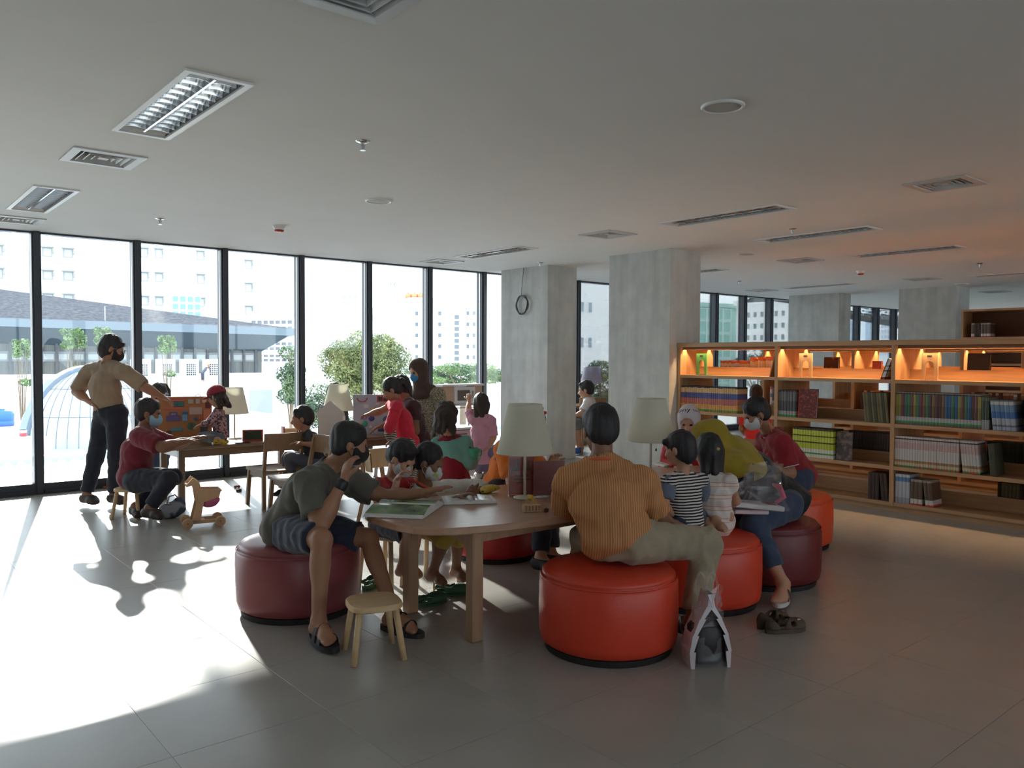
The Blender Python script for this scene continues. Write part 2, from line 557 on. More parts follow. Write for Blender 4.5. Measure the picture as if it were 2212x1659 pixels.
# recessed louvre lights, switched off
M_alu = mat('mirror louvre aluminium', (214, 218, 222), 0.16, metal=1.0)
M_flange = mat('white enamelled steel', (222, 222, 220), 0.4)
light_labels = ['louvred ceiling light nearest the viewer, whole in view at upper left', 'louvred ceiling light by the window, beside the left-hand vents',
    'louvred ceiling light before the bookcase column, nearer of the pair', 'louvred ceiling light straight above the bookcase top',
    'louvred ceiling light behind the smoke detector, beyond the bookcase', 'louvred ceiling light in front of the column with the cable coil',
    'louvred ceiling light above the window behind the bookcase', 'louvred ceiling light half hidden by the bookcase column',
    'louvred ceiling light cut by the right picture edge', 'louvred ceiling light farthest off, above the tall shelves']
L0 = None
for (x, y), lab in zip(LIGHTS, light_labels):
    if L0 is None:
        L0 = t = thing('ceiling_light', lab, 'ceiling light', (x, y, CEIL), group='recessed louvre lights')
        hx, hy = LW/2, LL/2
        f = MB()
        for bx in ((-hx-0.02, -hy-0.02, hx+0.02, -hy+0.012), (-hx-0.02, hy-0.012, hx+0.02, hy+0.02), (-hx-0.02, -hy+0.012, -hx+0.012, hy-0.012), (hx-0.012, -hy+0.012, hx+0.02, hy-0.012)):
            f.box((bx[0], bx[1], -0.012), (bx[2], bx[3], -0.0005))
        f.build('frame', M_flange, t)
        h = MB()
        n = 10
        for sx in (-1, 1):       # curved mirror troughs
            for k in range(n):
                a0, a1 = PI*k/n, PI*(k+1)/n
                p0 = (sx*0.066 - 0.062*math.cos(a0), 0.005 + 0.085*math.sin(a0)); p1 = (sx*0.066 - 0.062*math.cos(a1), 0.005 + 0.085*math.sin(a1))
                h.add([(p0[0], -hy+0.05, p0[1]), (p0[0], hy-0.05, p0[1]), (p1[0], hy-0.05, p1[1]), (p1[0], -hy+0.05, p1[1])], [(0, 1, 2, 3)])
        h.box((-hx, -hy, 0.1), (hx, hy, 0.11))
        h.build('reflector', M_alu, t)
        MB().box((-0.006, -hy+0.05, -0.004), (0.006, hy-0.05, 0.03)).build('spine', M_alu, t)
        for sy in (-1, 1):
            MB().add([(-hx+0.012, sy*(hy-0.012), 0.0), (hx-0.012, sy*(hy-0.012), 0.0), (hx-0.012, sy*(hy-0.075), 0.045), (-hx+0.012, sy*(hy-0.075), 0.045)], [(0, 1, 2, 3)]).build('end_plate', M_flange, t)
        sl = None
        for k in range(12):
            for sx in (-1, 1):
                if sl is None:
                    q = MB()
                    m_ = 8
                    for e in range(m_):
                        x0_, x1_ = -0.06 + 0.12*e/m_, -0.06 + 0.12*(e+1)/m_
                        z0_, z1_ = 0.05*(1 - (x0_/0.06)**2)*0.55, 0.05*(1 - (x1_/0.06)**2)*0.55
                        q.add([(x0_, -0.001, -0.002+z0_*0.25), (x1_, -0.001, -0.002+z1_*0.25), (x1_, -0.014, 0.035+z1_), (x0_, -0.014, 0.035+z0_),
                               (x0_, 0.001, -0.002+z0_*0.25), (x1_, 0.001, -0.002+z1_*0.25), (x1_, 0.014, 0.035+z1_), (x0_, 0.014, 0.035+z0_)],
                              [(0,1,2,3), (7,6,5,4), (0,4,5,1)])
                    sl = s_ = q.build('slat', M_alu, t)
                else:
                    s_ = sl.copy(); col.objects.link(s_)
                s_.location = (sx*0.066, -hy + 0.11 + (LL - 0.22)*k/11, 0)
    else:
        t = copy_tree(L0); t.location = (x, y, CEIL); t['label'] = lab

# square air diffusers
M_dark = mat('dark duct', (40, 41, 43), 0.8)
M_vent = mat('grey-white enamelled diffuser', (190, 192, 192), 0.45)
vent_labels = ['square air diffuser between the two louvred lights at upper left', 'square air diffuser cut by the left picture edge', 'square air diffuser in the middle of the ceiling, before the bookcase column',
    'square air diffuser near the window, by the column with the cable coil', 'square air diffuser at upper right, stained, nearest the viewer', 'square air diffuser cut by the top picture edge',
    'square air diffuser above the bookcase, beside the round speaker', 'square air diffuser above the right-hand far column', 'square air diffuser above the window behind the bookcase', 'square air diffuser above the tall shelves far off']
V0 = None
for (x, y), lab in zip(VENTS, vent_labels):
    if V0 is None:
        V0 = t = thing('air_diffuser', lab, 'air vent', (x, y, CEIL), group='square ceiling air diffusers')
        MB().box((-VW/2, -VW/2, 0.1), (VW/2, VW/2, 0.105)).build('duct', M_dark, t)
        f = MB()
        a, b = VW/2 + 0.025, VW/2 - 0.03
        vs = []
        for r, z in ((a, -0.001), (a, -0.01), (b, -0.012), (b-0.012, 0.04), (b-0.02, 0.04), (b-0.005, -0.004), (b, -0.001)):
            vs += [(-r, -r, z), (r, -r, z), (r, r, z), (-r, r, z)]
        f.add(vs, [(4*i+k, 4*i+(k+1)%4, 4*i+4+(k+1)%4, 4*i+4+k) for i in range(6) for k in range(4)])
        f.build('frame', M_vent, t)
        for r in (0.145, 0.105, 0.065):
            q = MB(); vs = []
            for rr, z in ((r-0.03, 0.045), (r, -0.006), (r-0.004, -0.009), (r-0.034, 0.042)):
                vs += [(-rr, -rr, z), (rr, -rr, z), (rr, rr, z), (-rr, rr, z)]
            q.add(vs, [(4*i+k, 4*i+(k+1)%4, 4*((i+1)%4)+(k+1)%4, 4*((i+1)%4)+k) for i in range(4) for k in range(4)])
            q.build('louvre', M_vent, t)
        MB().box((-0.03, -0.03, -0.006), (0.03, 0.03, 0.0)).build('centre_plate', M_vent, t)
    else:
        t = copy_tree(V0); t.location = (x, y, CEIL); t['label'] = lab

# sprinklers, loudspeakers, smoke detectors
M_chrome = mat('chrome', (200, 200, 200), 0.2, metal=1.0)
M_spk = mat('speaker grille', (176, 176, 172), 0.6, bump=0.3, bscale=300)
M_red = mat('red plastic', (170, 40, 30), 0.5)
S0 = None
for (x, y), lab in (((2.53, 4.47), 'sprinkler head nearest the viewer, right of the big louvred light'), ((2.44, 8.25), 'sprinkler head by the window, left of the smoke detector'),
                    ((7.57, 4.55), 'sprinkler head between the two louvred lights before the bookcase'), ((11.97, 8.19), 'sprinkler head beyond the bookcase column'),
                    ((12.23, 4.47), 'sprinkler head at far right above the bookcase'), ((7.61, 8.47), 'sprinkler head beside the column with the cable coil')):
    if S0 is None:
        S0 = t = thing('sprinkler', lab, 'sprinkler', (x, y, CEIL), group='ceiling sprinklers')
        MB().lathe([(0.0, -0.012), (0.02, -0.012), (0.042, -0.004), (0.045, 0.0)], n=20).build('rosette', M_chrome, t, True)
        MB().cyl((0, 0, -0.012), (0, 0, -0.05), 0.008).cyl((-0.014, 0, -0.012), (-0.006, 0, -0.055), 0.003, n=6).cyl((0.014, 0, -0.012), (0.006, 0, -0.055), 0.003, n=6).build('body', M_chrome, t)
        MB().lathe([(0.0, -0.058), (0.018, -0.058), (0.018, -0.055), (0.0, -0.055)], n=12).build('deflector', M_chrome, t)
    else:
        t = copy_tree(S0); t.location = (x, y, CEIL); t['label'] = lab
K0 = None
for (x, y), lab in (((3.63, 2.6), 'round ceiling loudspeaker nearest the viewer, at upper right'), ((3.58, 6.06), 'round ceiling loudspeaker in mid ceiling, above the children'),
                    ((8.93, 6.01), 'round ceiling loudspeaker just beyond the bookcase column'), ((15.28, 5.86), 'round ceiling loudspeaker beside the far right column')):
    if K0 is None:
        K0 = t = thing('ceiling_speaker', lab, 'speaker', (x, y, CEIL), group='round ceiling loudspeakers')
        MB().lathe([(0.115, 0.0), (0.115, -0.006), (0.108, -0.014), (0.098, -0.012), (0.096, -0.004)], n=40).build('rim', M_flange, t, True)
        MB().lathe([(0.097, -0.006), (0.07, -0.009), (0.0, -0.01)], n=40).build('grille', M_spk, t, True)
    else:
        t = copy_tree(K0); t.location = (x, y, CEIL); t['label'] = lab
D0 = None
for (x, y), lab in (((3.5, 7.9), 'white smoke detector with red band above the window table'), ((11.93, 6.02), 'white smoke detector with red band above the bookcase')):
    if D0 is None:
        D0 = t = thing('smoke_detector', lab, 'smoke detector', (x, y, CEIL), group='smoke detectors')
        MB().lathe([(0.062, 0.0), (0.062, -0.018), (0.052, -0.022), (0.05, -0.042)], n=24).build('base', M_flange, t, True)
        MB().lathe([(0.05, -0.042), (0.044, -0.058), (0.03, -0.062), (0.0, -0.062)], n=24).build('sensor', M_red, t, True)
    else:
        t = copy_tree(D0); t.location = (x, y, CEIL); t['label'] = lab

# coil of cable hung on the column
t = thing('cable_coil', 'loose coil of grey cable hanging high on the window column', 'cable', (7.86, 9.13, 2.30))
pts = []
for k in range(90):
    a = 2*PI*k/22.0
    r = 0.135 + 0.012*math.sin(k*0.7)
    pts.append((-0.012 - 0.02*(k/90), r*math.cos(a)*0.95, r*math.sin(a) - 0.01))
MB().tube(pts, 0.006, 6).build('coil', mat('grey cable sheath', (74, 76, 80), 0.5), t, True)
MB().tube([(-0.02, 0.02, 0.13), (-0.015, 0.01, 0.3), (-0.012, -0.01, 0.45), (-0.01, -0.02, 0.535)], 0.006, 6).build('drop_cable', mat('pale cable sheath', (150, 152, 152), 0.5), t, True)

# ------------------------------------------------------------------ outside the windows
M_bwhite = mat('plain white render', (214, 217, 220), 0.8, var=0.02)
M_bgrey = mat('pale grey render', (176, 182, 188), 0.8, var=0.04)
M_pane = mat('pale window panes', (150, 168, 182), 0.2)
M_panedark = mat('grey window panes', (108, 116, 124), 0.25)
M_pblue = mat('blue window panes', (120, 172, 210), 0.2)
M_hood = mat('grey concrete ledge', (150, 150, 150), 0.8)
M_seam = mat('panel seam', (96, 106, 118), 0.7)
M_timber = None

def frame2(p0, p1):
    d = Vector((p1[0]-p0[0], p1[1]-p0[1], 0)); L = d.length
    return L, math.atan2(d.y, d.x)

def building(name, label, p0, p1, zb, zt, deep, m, wins=(), pane=None, hood=0.0, group=None, frame=None):
    """facade from p0 to p1 (seen from the room), wins = (u, v, w, h) in metres along and up; every window its own part with a pane"""
    L, a = frame2(p0, p1)
    t = thing(name, label, 'building', (p0[0], p0[1], zb), a, group)
    MB().box((0, 0, 0), (L, deep, zt - zb)).build('wall', m, t)
    MB().box((-0.2, -0.3, zt - zb), (L + 0.2, deep + 0.2, zt - zb + 0.5)).build('parapet', m, t)
    cache = {}
    for (u, v, w, h) in wins:
        k = (round(w, 2), round(h, 2))
        if k not in cache:
            q = MB()
            e = 0.12*min(w, h)
            for bx in ((-w/2-e, w/2+e, -h/2-e, -h/2), (-w/2-e, w/2+e, h/2, h/2+e), (-w/2-e, -w/2, -h/2, h/2), (w/2, w/2+e, -h/2, h/2)):
                q.box((bx[0], -0.12, bx[2]), (bx[1], 0.0, bx[3]))
            if hood:
                q.box((-w/2-0.3*w, -hood, h/2+e), (w/2+0.3*w, 0, h/2+e+0.16*h))
                q.box((w/2+0.1*w, -hood*0.7, -h*0.1), (w/2+0.3*w, 0, h*0.35))
            wd = q.build('window', frame or m, t)
            pn = MB().box((-w/2, -0.03, -h/2), (w/2, 0.0, h/2)).build('pane', pane or M_pane, wd)
            cache[k] = wd
        else:
            wd = copy_tree(cache[k], t)
        wd.location = (u, 0, v)
    return t

# white sheet roof just below the windows, corrugated
q = MB()
n = 120
for i in range(n):
    x = -8 + 0.2*i
    for (a, b, za, zb) in ((x, x+0.07, 0, 0), (x+0.07, x+0.1, 0, 0.05), (x+0.1, x+0.17, 0.05, 0.05), (x+0.17, x+0.2, 0.05, 0)):
        q.add([(a, 10.35, -0.45+za), (b, 10.35, -0.45+zb), (b, 15.6, -0.32+zb), (a, 15.6, -0.32+za)], [(0, 1, 2, 3)])
q.box((-8, 15.6, -1.0), (16, 15.75, -0.2)).box((-8, 10.3, -1.2), (16, 15.6, -0.6))
tag(q.build('roof', mat('white coated sheet', (196, 206, 212), 0.5)), 'white corrugated sheet roof outside below the windows', kind='structure')
# plaza far below
tag(MB().box((-150, 16, -4.6), (320, 400, -4.2)).build('ground', mat('pale paving', (205, 206, 204), 0.85, var=0.08, vscale=0.2)), 'pale paved plaza and streets outside', kind='structure')

# observatory dome with a raised rib
c = Vector((5.284, 24.190, -0.844)); c.z = -0.9
t = thing('observatory_dome', 'white panelled observatory dome outside the left windows', 'dome', c)
M_dome = mat('white dome panels', (164, 176, 188), 0.5)
R0, R1 = 1.72, 2.05
MB().lathe([(R0*math.cos(a), R1*math.sin(a)) for a in [PI/2*k/12 for k in range(12)]] + [(0.001, R1)], n=48).build('shell', M_dome, t, True)
MB().lathe([(R0+0.18, -0.16), (R0+0.18, 0.0), (R0, 0.06), (R0-0.1, 0.06)], n=48).build('base_ring', M_dome, t)
MB().lathe([(R0-0.05, -0.7), (R0-0.05, -0.16)], n=48).build('drum', mat('shade-tinted blue-grey drum', (96, 112, 132), 0.7), t)  # shade under the base ring is put into the drum's colour
va = math.atan2(-c.y, -c.x)      # towards the room
for dphi in (1.05,):
    ph = va - dphi
    e = Vector((math.cos(ph), math.sin(ph), 0)); s_ = Vector((-e.y, e.x, 0))
    q = MB()
    prev = None
    for k in range(15):
        a = PI/2*k/13 if k < 14 else PI/2
        b = e*(R0+0.10)*math.cos(a) + Vector((0, 0, (R1+0.10)*math.sin(a))); b2 = e*(R0-0.02)*math.cos(a) + Vector((0, 0, (R1-0.02)*math.sin(a)))
        ring = [b - s_*0.16, b + s_*0.16, b2 + s_*0.16, b2 - s_*0.16]
        if prev:
            q.add(prev + ring, [(0, 1, 5, 4), (1, 2, 6, 5), (3, 0, 4, 7)])
        prev = ring
    q.build('rib', mat('pale blue-grey steel rib', (110, 124, 140), 0.5), t)
for k in range(15):
    ph = va - 1.1 + 2.2*k/14
    q = MB()
    for j in range(7):
        a0, a1 = PI/2*j/9, PI/2*(j+1)/9
        q.cyl((R0*1.003*math.cos(a0)*math.cos(ph), R0*1.003*math.cos(a0)*math.sin(ph), R1*1.003*math.sin(a0)),
              (R0*1.003*math.cos(a1)*math.cos(ph), R0*1.003*math.cos(a1)*math.sin(ph), R1*1.003*math.sin(a1)), 0.007, n=5)
    q.build('seam', M_seam, t)
for a in (0.42, 0.85):
    MB().tube([(R0*1.002*math.cos(a)*math.cos(2*PI*k/40), R0*1.002*math.cos(a)*math.sin(2*PI*k/40), R1*1.002*math.sin(a)) for k in range(40)], 0.007, 5, True).build('seam', M_seam, t)

# paint bucket and blue tank on the roofs
c = Vector((3.345, 21.917, -0.433))
t = thing('paint_bucket', 'white and red paint bucket standing outside by the dome', 'bucket', c)
MB().lathe([(0.0, 0.0), (0.072, 0.0), (0.078, 0.2), (0.072, 0.2), (0.068, 0.02)], n=20).build('pail', bands('bucket print', [(0, (235, 235, 238)), (0.18, (196, 66, 78)), (0.62, (235, 236, 240)), (0.93, (60, 62, 80))]), t, True)
MB().tube([(0.078*math.cos(a), 0.078*math.sin(a)*0.3 - 0.03, 0.17 - 0.06*math.sin(a)) for a in [PI*k/8 for k in range(9)]], 0.003, 5).build('handle', M_chrome, t)
MB().box(tuple(c - Vector((0.6, 0.5, 0.5))), tuple(c + Vector((0.5, 0.5, -0.002)))).build('plinth', M_bwhite)
tag(bpy.data.objects['plinth'], 'white plinth outside carrying the paint bucket', 'plinth')
c = Vector((5.306, 39.810, -1.455))
t = thing('water_tank', 'blue plastic water tank on the roof at the left edge', 'tank', c)
MB().lathe([(0.0, 0.0), (0.44, 0.0), (0.46, 0.05), (0.46, 0.2), (0.44, 0.22), (0.46, 0.24), (0.46, 0.5), (0.44, 0.53), (0.4, 0.62), (0.12, 0.68)], n=28).build('body', mat('blue polyethylene', (52, 104, 214), 0.45), t, True)
MB().lathe([(0.13, 0.66), (0.13, 0.72), (0.0, 0.73)], n=20).build('lid', mat('blue polyethylene', (52, 104, 214)), t, True)
c2 = Vector((c.x - 2.6, c.y - 1.0, -4.2))
tag(MB().box((c.x - 2.8, c.y - 1.2, -4.2), (c.x + 1.5, c.y + 1.6, c.z)).build('roof', M_bgrey), 'low flat roof under the blue tank', kind='structure')

# long dark timber hall with a great slate roof
A = Vector((2.960, 91.447, 0.155)); B = Vector((38.356, 87.887, -0.037))
L, ang = frame2(A, B)
zb, ze = -0.3, 5.1
t = thing('timber_hall', 'long grey timber hall with a big sloping slate roof outside', 'building', (A.x, A.y, zb), ang)
M_slate = spots('slate shingles', (58, 60, 68), (86, 88, 96), scale=3.0, lo=0.35, hi=0.7, rough=0.8)
M_hall = mat('weathered grey timber', (98, 101, 101), 0.8, var=0.3, vscale=3, stretch=(3, 3, 0.1))
M_hdark = mat('dark soffit boards', (62, 76, 88), 0.7, var=0.1)
H = ze - zb
MB().box((0, 0, 0), (L - 1.5, 12, H - 0.8)).build('wall', M_hall, t)
MB().add([(-2, -3.2, H - 0.3), (L + 1.2, -3.2, H - 0.9), (L - 1.5, 0.05, H - 3.0), (-2, 0.05, H - 2.2)], [(0, 1, 2, 3)]).build('soffit', M_hdark, t)
MB().add([(-2, -3.4, H), (L + 1.5, -3.4, H - 0.5), (L + 1.0, 8, H + 0.4), (L*0.55, 8, H + 2.2), (-2, 9, H + 4.6), (-2, -3.4, H - 0.3), (L + 1.5, -3.4, H - 0.8)],
         [(0, 1, 2, 3, 4), (0, 5, 6, 1)]).build('roof', M_slate, t)
MB().bar((-2, -3.5, H - 0.35), (L + 1.5, -3.5, H - 0.85), 0.35, 0.8).build('gutter', mat('blue-grey steel gutter', (96, 110, 122), 0.5), t)
pm = None
for k in range(26):
    u = 0.8 + (L - 3.0)*k/25
    if pm is None:
        pm = p_ = MB().box((-0.12, -0.22, 0), (0.12, 0, H - 1.5)).build('post', mat('dark steel post', (74, 80, 86), 0.6), t)
    else:
        p_ = pm.copy(); col.objects.link(p_)
    p_.location = (u, 0, 0)
pm = None
for k in range(25):
    u = 1.4 + (L - 3.0)*k/25
    if k < 6: continue
    if pm is None:
        pm = p_ = MB().box((-0.62, -0.06, 0), (0.62, 0, 1.0)).build('window', M_panedark, t)
        MB().box((-0.45, -0.1, 0.2), (0.45, -0.062, 0.75)).build('pane', mat('hazy white pane', (150, 156, 158), 0.3), pm)
    else:
        p_ = copy_tree(pm, t)
    p_.location = (u, 0, 1.25)
for k in (3, 9, 15):
    MB().cyl((L*k/18.0, -3.0, H - 0.2), (L*k/18.0, -2.9, H + 1.3), 0.05, n=6).build('vent_pipe', M_bgrey, t)

# white terrace with air-conditioning units in front of the hall
a, b = Vector((15.717, 59.852, -0.311)), Vector((26.837, 60.975, -0.376))
L, ang = frame2(a, b)
t = thing('terrace_block', 'low white terrace block with a dark niche outside', 'building', (a.x, a.y, -4.3), ang)
MB().box((-6, 0, 0), (L, 7, 4.25)).build('wall', M_bwhite, t)
MB().box((L - 2.4, -0.05, 1.2), (L - 0.5, 0.0, 3.2)).build('niche', mat('grey niche shade', (150, 156, 160), 0.8), t)  # flat panel; its grey stands in for the shade of a niche
MB().box((-6, -0.25, 4.25), (L + 0.2, 0.1, 4.42)).build('coping', M_bwhite, t)
tag(MB().box((a.x - 30, 17, -4.2), (a.x + 6, a.y - 1, -2.2)).build('roof', M_bwhite), 'white roof terrace between the dome and the hall', kind='structure')
ac = None
for px, lab in ((0, 'white air-conditioning unit on the terrace, leftmost of four'), (1, 'white air-conditioning unit on the terrace, second from the left'),
                (2, 'white air-conditioning unit on the terrace, third from the left'), (3, 'white air-conditioning unit on the terrace, rightmost of four')):
    u = 0.9 + 1.75*px
    p = a + (b - a).normalized()*u
    if ac is None:
        ac = k_ = thing('air_conditioner', lab, 'air conditioner', (p.x, p.y + 0.6, -0.05), ang, 'air-conditioning units on the terrace')
        MB().box((-0.6, 0, 0.0), (0.6, 0.7, 1.35), bev=0.04).build('case', M_bwhite, k_)
        g = MB().box((-0.34, -0.02, 0.15), (0.34, 0.0, 1.0)).build('grille', mat('dark unit grille', (62, 66, 72), 0.6), k_)
        for j in range(5):
            MB().box((-0.34, -0.04, 0.28 + 0.14*j), (0.34, -0.02, 0.32 + 0.14*j)).build('slat', M_bwhite, g)
        for j in range(4):
            MB().box((-0.22 + 0.14*j, -0.045, 0.15), (-0.19 + 0.14*j, -0.02, 1.0)).build('bar', M_bwhite, g)
    else:
        k_ = copy_tree(ac); k_.location = (p.x, p.y + 0.6, -0.05); k_['label'] = lab

# white tower blocks beyond the hall; the first's unseen height shaped to block sun
def grid(u0, du, nu, v0, dv, nv, w, h):
    return [(u0 + du*i, v0 + dv*j, w, h) for i in range(nu) for j in range(nv)]
sa = Vector((0.21, 0.978, 0)); sp = Vector((0.978, -0.21, 0))
p0 = sa*152 + sp*7.0; p1 = sa*151 + sp*20
building('tower_block', 'tall white apartment tower rising out of sight behind the hall', p0, p1, -4.2, 84, 14, M_bwhite,
         grid(2.0, 2.3, 2, 15.2, 4.1, 7, 1.0, 1.3) + grid(11.0, 8.0, 1, 15.2, 4.1, 7, 1.0, 1.3), pane=M_bgrey, hood=0.5, frame=M_hood)
p0 = sa*151 + sp*20.02; p1 = sa*150.0 + sp*36
building('tower_wing', 'lower white wing of the apartment tower, right of its tall part', p0, p1, -4.2, 40, 14, M_bwhite,
         grid(6.0, 8, 1, 14, 4.1, 7, 1.0, 1.3), pane=M_bgrey, hood=0.5, frame=M_hood)
p0 = Vector((-3.712, 170.183, 1.265)); p1 = Vector((40.668, 161.722, 1.460))
building('tower_block', 'white apartment tower behind the hall at far left', p0, p1, -4.2, 40, 14, M_bwhite,
         grid(22.5, 3.4, 2, 16.0, 4.0, 4, 1.4, 1.4) + grid(33.5, 3.2, 2, 16.0, 4.1, 4, 1.3, 1.3) + grid(53.5, 3.0, 2, 15.2, 3.9, 5, 1.3, 1.2), pane=M_bgrey, hood=0.6, frame=M_hood)
p0 = Vector((38.672, 126.876, 2.197)); p1 = Vector((42.907, 125.939, 2.227))
building('office_block', 'small white office with bright blue windows above the hall roof', p0, p1, -4.2, 11.8, 6, M_bwhite,
         grid(0.9, 1.05, 4, 12.1, 1.15, 3, 0.75, 0.8), pane=M_pblue)
p0 = Vector((46.439, 115.148, 2.221)); p1 = Vector((50.961, 108.749, 2.237))
building('office_block', 'white office block with rows of dark windows right of the hall', p0, p1, -4.2, 7.6, 8, M_bwhite,
         grid(0.7, 0.98, 7, 5.2, 0.62, 2, 0.72, 0.34) + grid(0.7, 0.98, 7, 6.9, 0.7, 2, 0.72, 0.4) + grid(0.7, 0.98, 7, 8.9, 0.9, 3, 0.72, 0.5), pane=M_panedark)
p0 = Vector((92.811, 196.408, 2.837)); p1 = Vector((124.351, 176.516, 3.023))
building('long_block', 'long low white building behind the big tree', p0, p1, -4.2, 14, 10, M_bwhite, grid(3, 4, 9, 12, 4, 2, 1.2, 1.4), pane=M_bgrey)
p0 = Vector((98.270, 185.309, 2.846)); p1 = Vector((103.010, 182.644, 2.874))
t = building('roof_pavilion', 'stepped rooftop pavilion on the long white building', p0, p1, 14, 18.5, 5, M_bwhite, grid(1.0, 1.4, 3, 1.2, 1.5, 2, 1.0, 0.7), pane=M_pane)
p0 = Vector((70.898, 110.325, 2.398)); p1 = Vector((78.989, 100.936, 2.432))
building('apartment_block', 'white apartment block with a dark stair strip beside the column', p0, p1, -4.2, 10.6, 9, M_bwhite,
         grid(1.2, 1.9, 3, 4.0, 1.75, 6, 0.5, 0.6) + grid(7.8, 0.1, 1, 3.6, 0.95, 10, 0.75, 0.65) + grid(9.6, 1.0, 2, 4.0, 1.75, 6, 0.45, 0.6), pane=M_panedark)
for k in range(3):
    c = p0 + (p1 - p0)*(0.05 + 0.085*k)
    t = thing('roof_drum', ('leftmost', 'middle', 'rightmost')[k] + ' small orange tank on the apartment block roof', 'tank', (c.x, c.y + 1.5, 11.1), group='orange tanks on the apartment roof')
    MB().lathe([(0, 0), (0.5, 0), (0.55, 0.3), (0.5, 0.7), (0.0, 0.8)], n=14).build('drum', mat('orange tank', (226, 140, 100), 0.5), t, True)
    MB().lathe([(0.0, 0.8), (0.16, 0.8), (0.16, 0.92), (0.0, 0.93)], n=10).build('lid', mat('orange tank', (226, 140, 100)), t)
c = Vector((113.378, 184.766, 11.555))
t = thing('lattice_mast', 'thin white lattice mast rising over the long building', 'mast', (c.x, c.y, 14.5))
MB().cyl((-0.9, 0, 0), (-0.5, 0, 6.5), 0.14, n=6).cyl((0.9, 0, 0), (0.5, 0, 6.5), 0.14, n=6).build('legs', M_hood, t)
for k in range(6):
    MB().bar((-0.8, 0, 0.5 + k), (0.8, 0, 1.2 + k), 0.12, 0.12).build('brace', M_hood, t)
MB().box((-0.9, -0.4, 6.5), (0.9, 0.4, 7.0)).build('platform', M_hood, t)
p0 = Vector((61.798, 78.783, 2.229)); p1 = Vector((65.318, 75.834, 2.247))
building('pale_blue_block', 'pale blue block seen between the last mullion and the column', p0, p1, -4.2, 9.4, 8, mat('pale blue cladding', (206, 222, 236), 0.5), grid(0.7, 1.3, 3, 6.0, 1.85, 4, 0.9, 1.1), pane=M_bgrey)
M_bw2 = mat('bright white render', (246, 247, 248), 0.8)
p0 = Vector((47.571, 51.535, 2.033)); p1 = Vector((56.331, 52.031, 2.103))
building('tower_block', 'plain white tower filling the gap between the two columns', p0, p1, -4.2, 30, 10, M_bw2, grid(3.9, 1.1, 2, 7.1, 3.2, 2, 0.5, 0.9), pane=M_pane)
p0 = Vector((77.520, 59.085, 2.291)); p1 = Vector((83.936, 57.627, 2.337))
building('glass_tower', 'green glass tower beyond the bookcase', p0, p1, -4.2, 7.6, 12, mat('sea-green glazing', (150, 190, 184), 0.25, var=0.12, vscale=0.4), grid(1.1, 1.25, 4, 2.0, 1.5, 7, 1.05, 1.2), pane=mat('green panes', (136, 182, 176), 0.2, var=0.1, vscale=0.6), frame=mat('green mullions', (190, 214, 208), 0.4))
p0 = Vector((77.005, 52.989, 2.268)); p1 = Vector((76.381, 45.679, 2.240))
building('apartment_block', 'white apartment block with square grey windows beyond the bookcase', p0, p1, -4.2, 7.4, 10, M_bw2, grid(0.8, 0.9, 7, 3.0, 1.25, 7, 0.42, 0.55), pane=mat('grey-green panes', (120, 140, 140), 0.25))
p0 = Vector((86.001, 58.508, 2.356)); p1 = Vector((88.641, 56.297, 2.369))
building('tiled_house', 'orange-roofed house top behind the white apartments', p0, p1, -4.2, 8.0, 4, mat('orange tiles', (190, 140, 118), 0.7), grid(0.8, 1.0, 2, 10.5, 1, 1, 0.5, 0.5))
for px0, px1, d, zt, lab in ((0, 0, 0, 14.0, 'x'),):
    pass
p0 = Vector((318.074, 164.369, 4.503)); p1 = Vector((320.543, 162.301, 4.516))
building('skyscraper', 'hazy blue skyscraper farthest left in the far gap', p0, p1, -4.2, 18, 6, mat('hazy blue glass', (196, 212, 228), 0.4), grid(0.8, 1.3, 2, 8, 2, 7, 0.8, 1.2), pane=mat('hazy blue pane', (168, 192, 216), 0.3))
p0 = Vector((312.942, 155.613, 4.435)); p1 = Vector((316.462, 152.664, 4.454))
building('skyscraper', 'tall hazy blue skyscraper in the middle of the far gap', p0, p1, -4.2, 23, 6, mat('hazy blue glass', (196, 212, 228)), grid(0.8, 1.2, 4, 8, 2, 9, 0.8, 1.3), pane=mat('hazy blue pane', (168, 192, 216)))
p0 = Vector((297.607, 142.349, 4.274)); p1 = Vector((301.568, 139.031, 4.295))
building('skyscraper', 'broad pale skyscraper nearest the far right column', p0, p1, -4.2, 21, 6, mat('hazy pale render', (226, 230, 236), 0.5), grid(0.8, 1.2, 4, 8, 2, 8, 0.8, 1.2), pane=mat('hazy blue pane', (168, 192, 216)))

# little red-roofed house by the big tree
c = Vector((58.811, 117.808, 1.592))
t = thing('red_roof_house', 'small white house with a red tiled roof beside the big tree', 'house', (c.x, c.y, -4.2), math.radians(-38))
MB().box((-1.6, -1.2, 0), (1.6, 1.2, 6.2)).build('wall', M_bwhite, t)
MB().add([(-2, -1.6, 6.2), (2, -1.6, 6.2), (2, 1.6, 6.2), (-2, 1.6, 6.2), (-0.4, 0, 7.3), (0.4, 0, 7.3)], [(0, 1, 5, 4), (1, 2, 5), (2, 3, 4, 5), (3, 0, 4)]).build('roof', mat('red clay tiles', (140, 96, 86), 0.8, var=0.15, vscale=4), t)
wd = MB().box((-0.4, -1.25, 4.9), (0.4, -1.2, 5.8)).build('window', M_panedark, t)
MB().add([(-2.2, -2.0, 3.6), (2.2, -2.0, 3.6), (2.2, -1.2, 4.3), (-2.2, -1.2, 4.3)], [(0, 1, 2, 3)]).build('porch_roof', mat('red clay tiles', (196, 104, 84)), t)

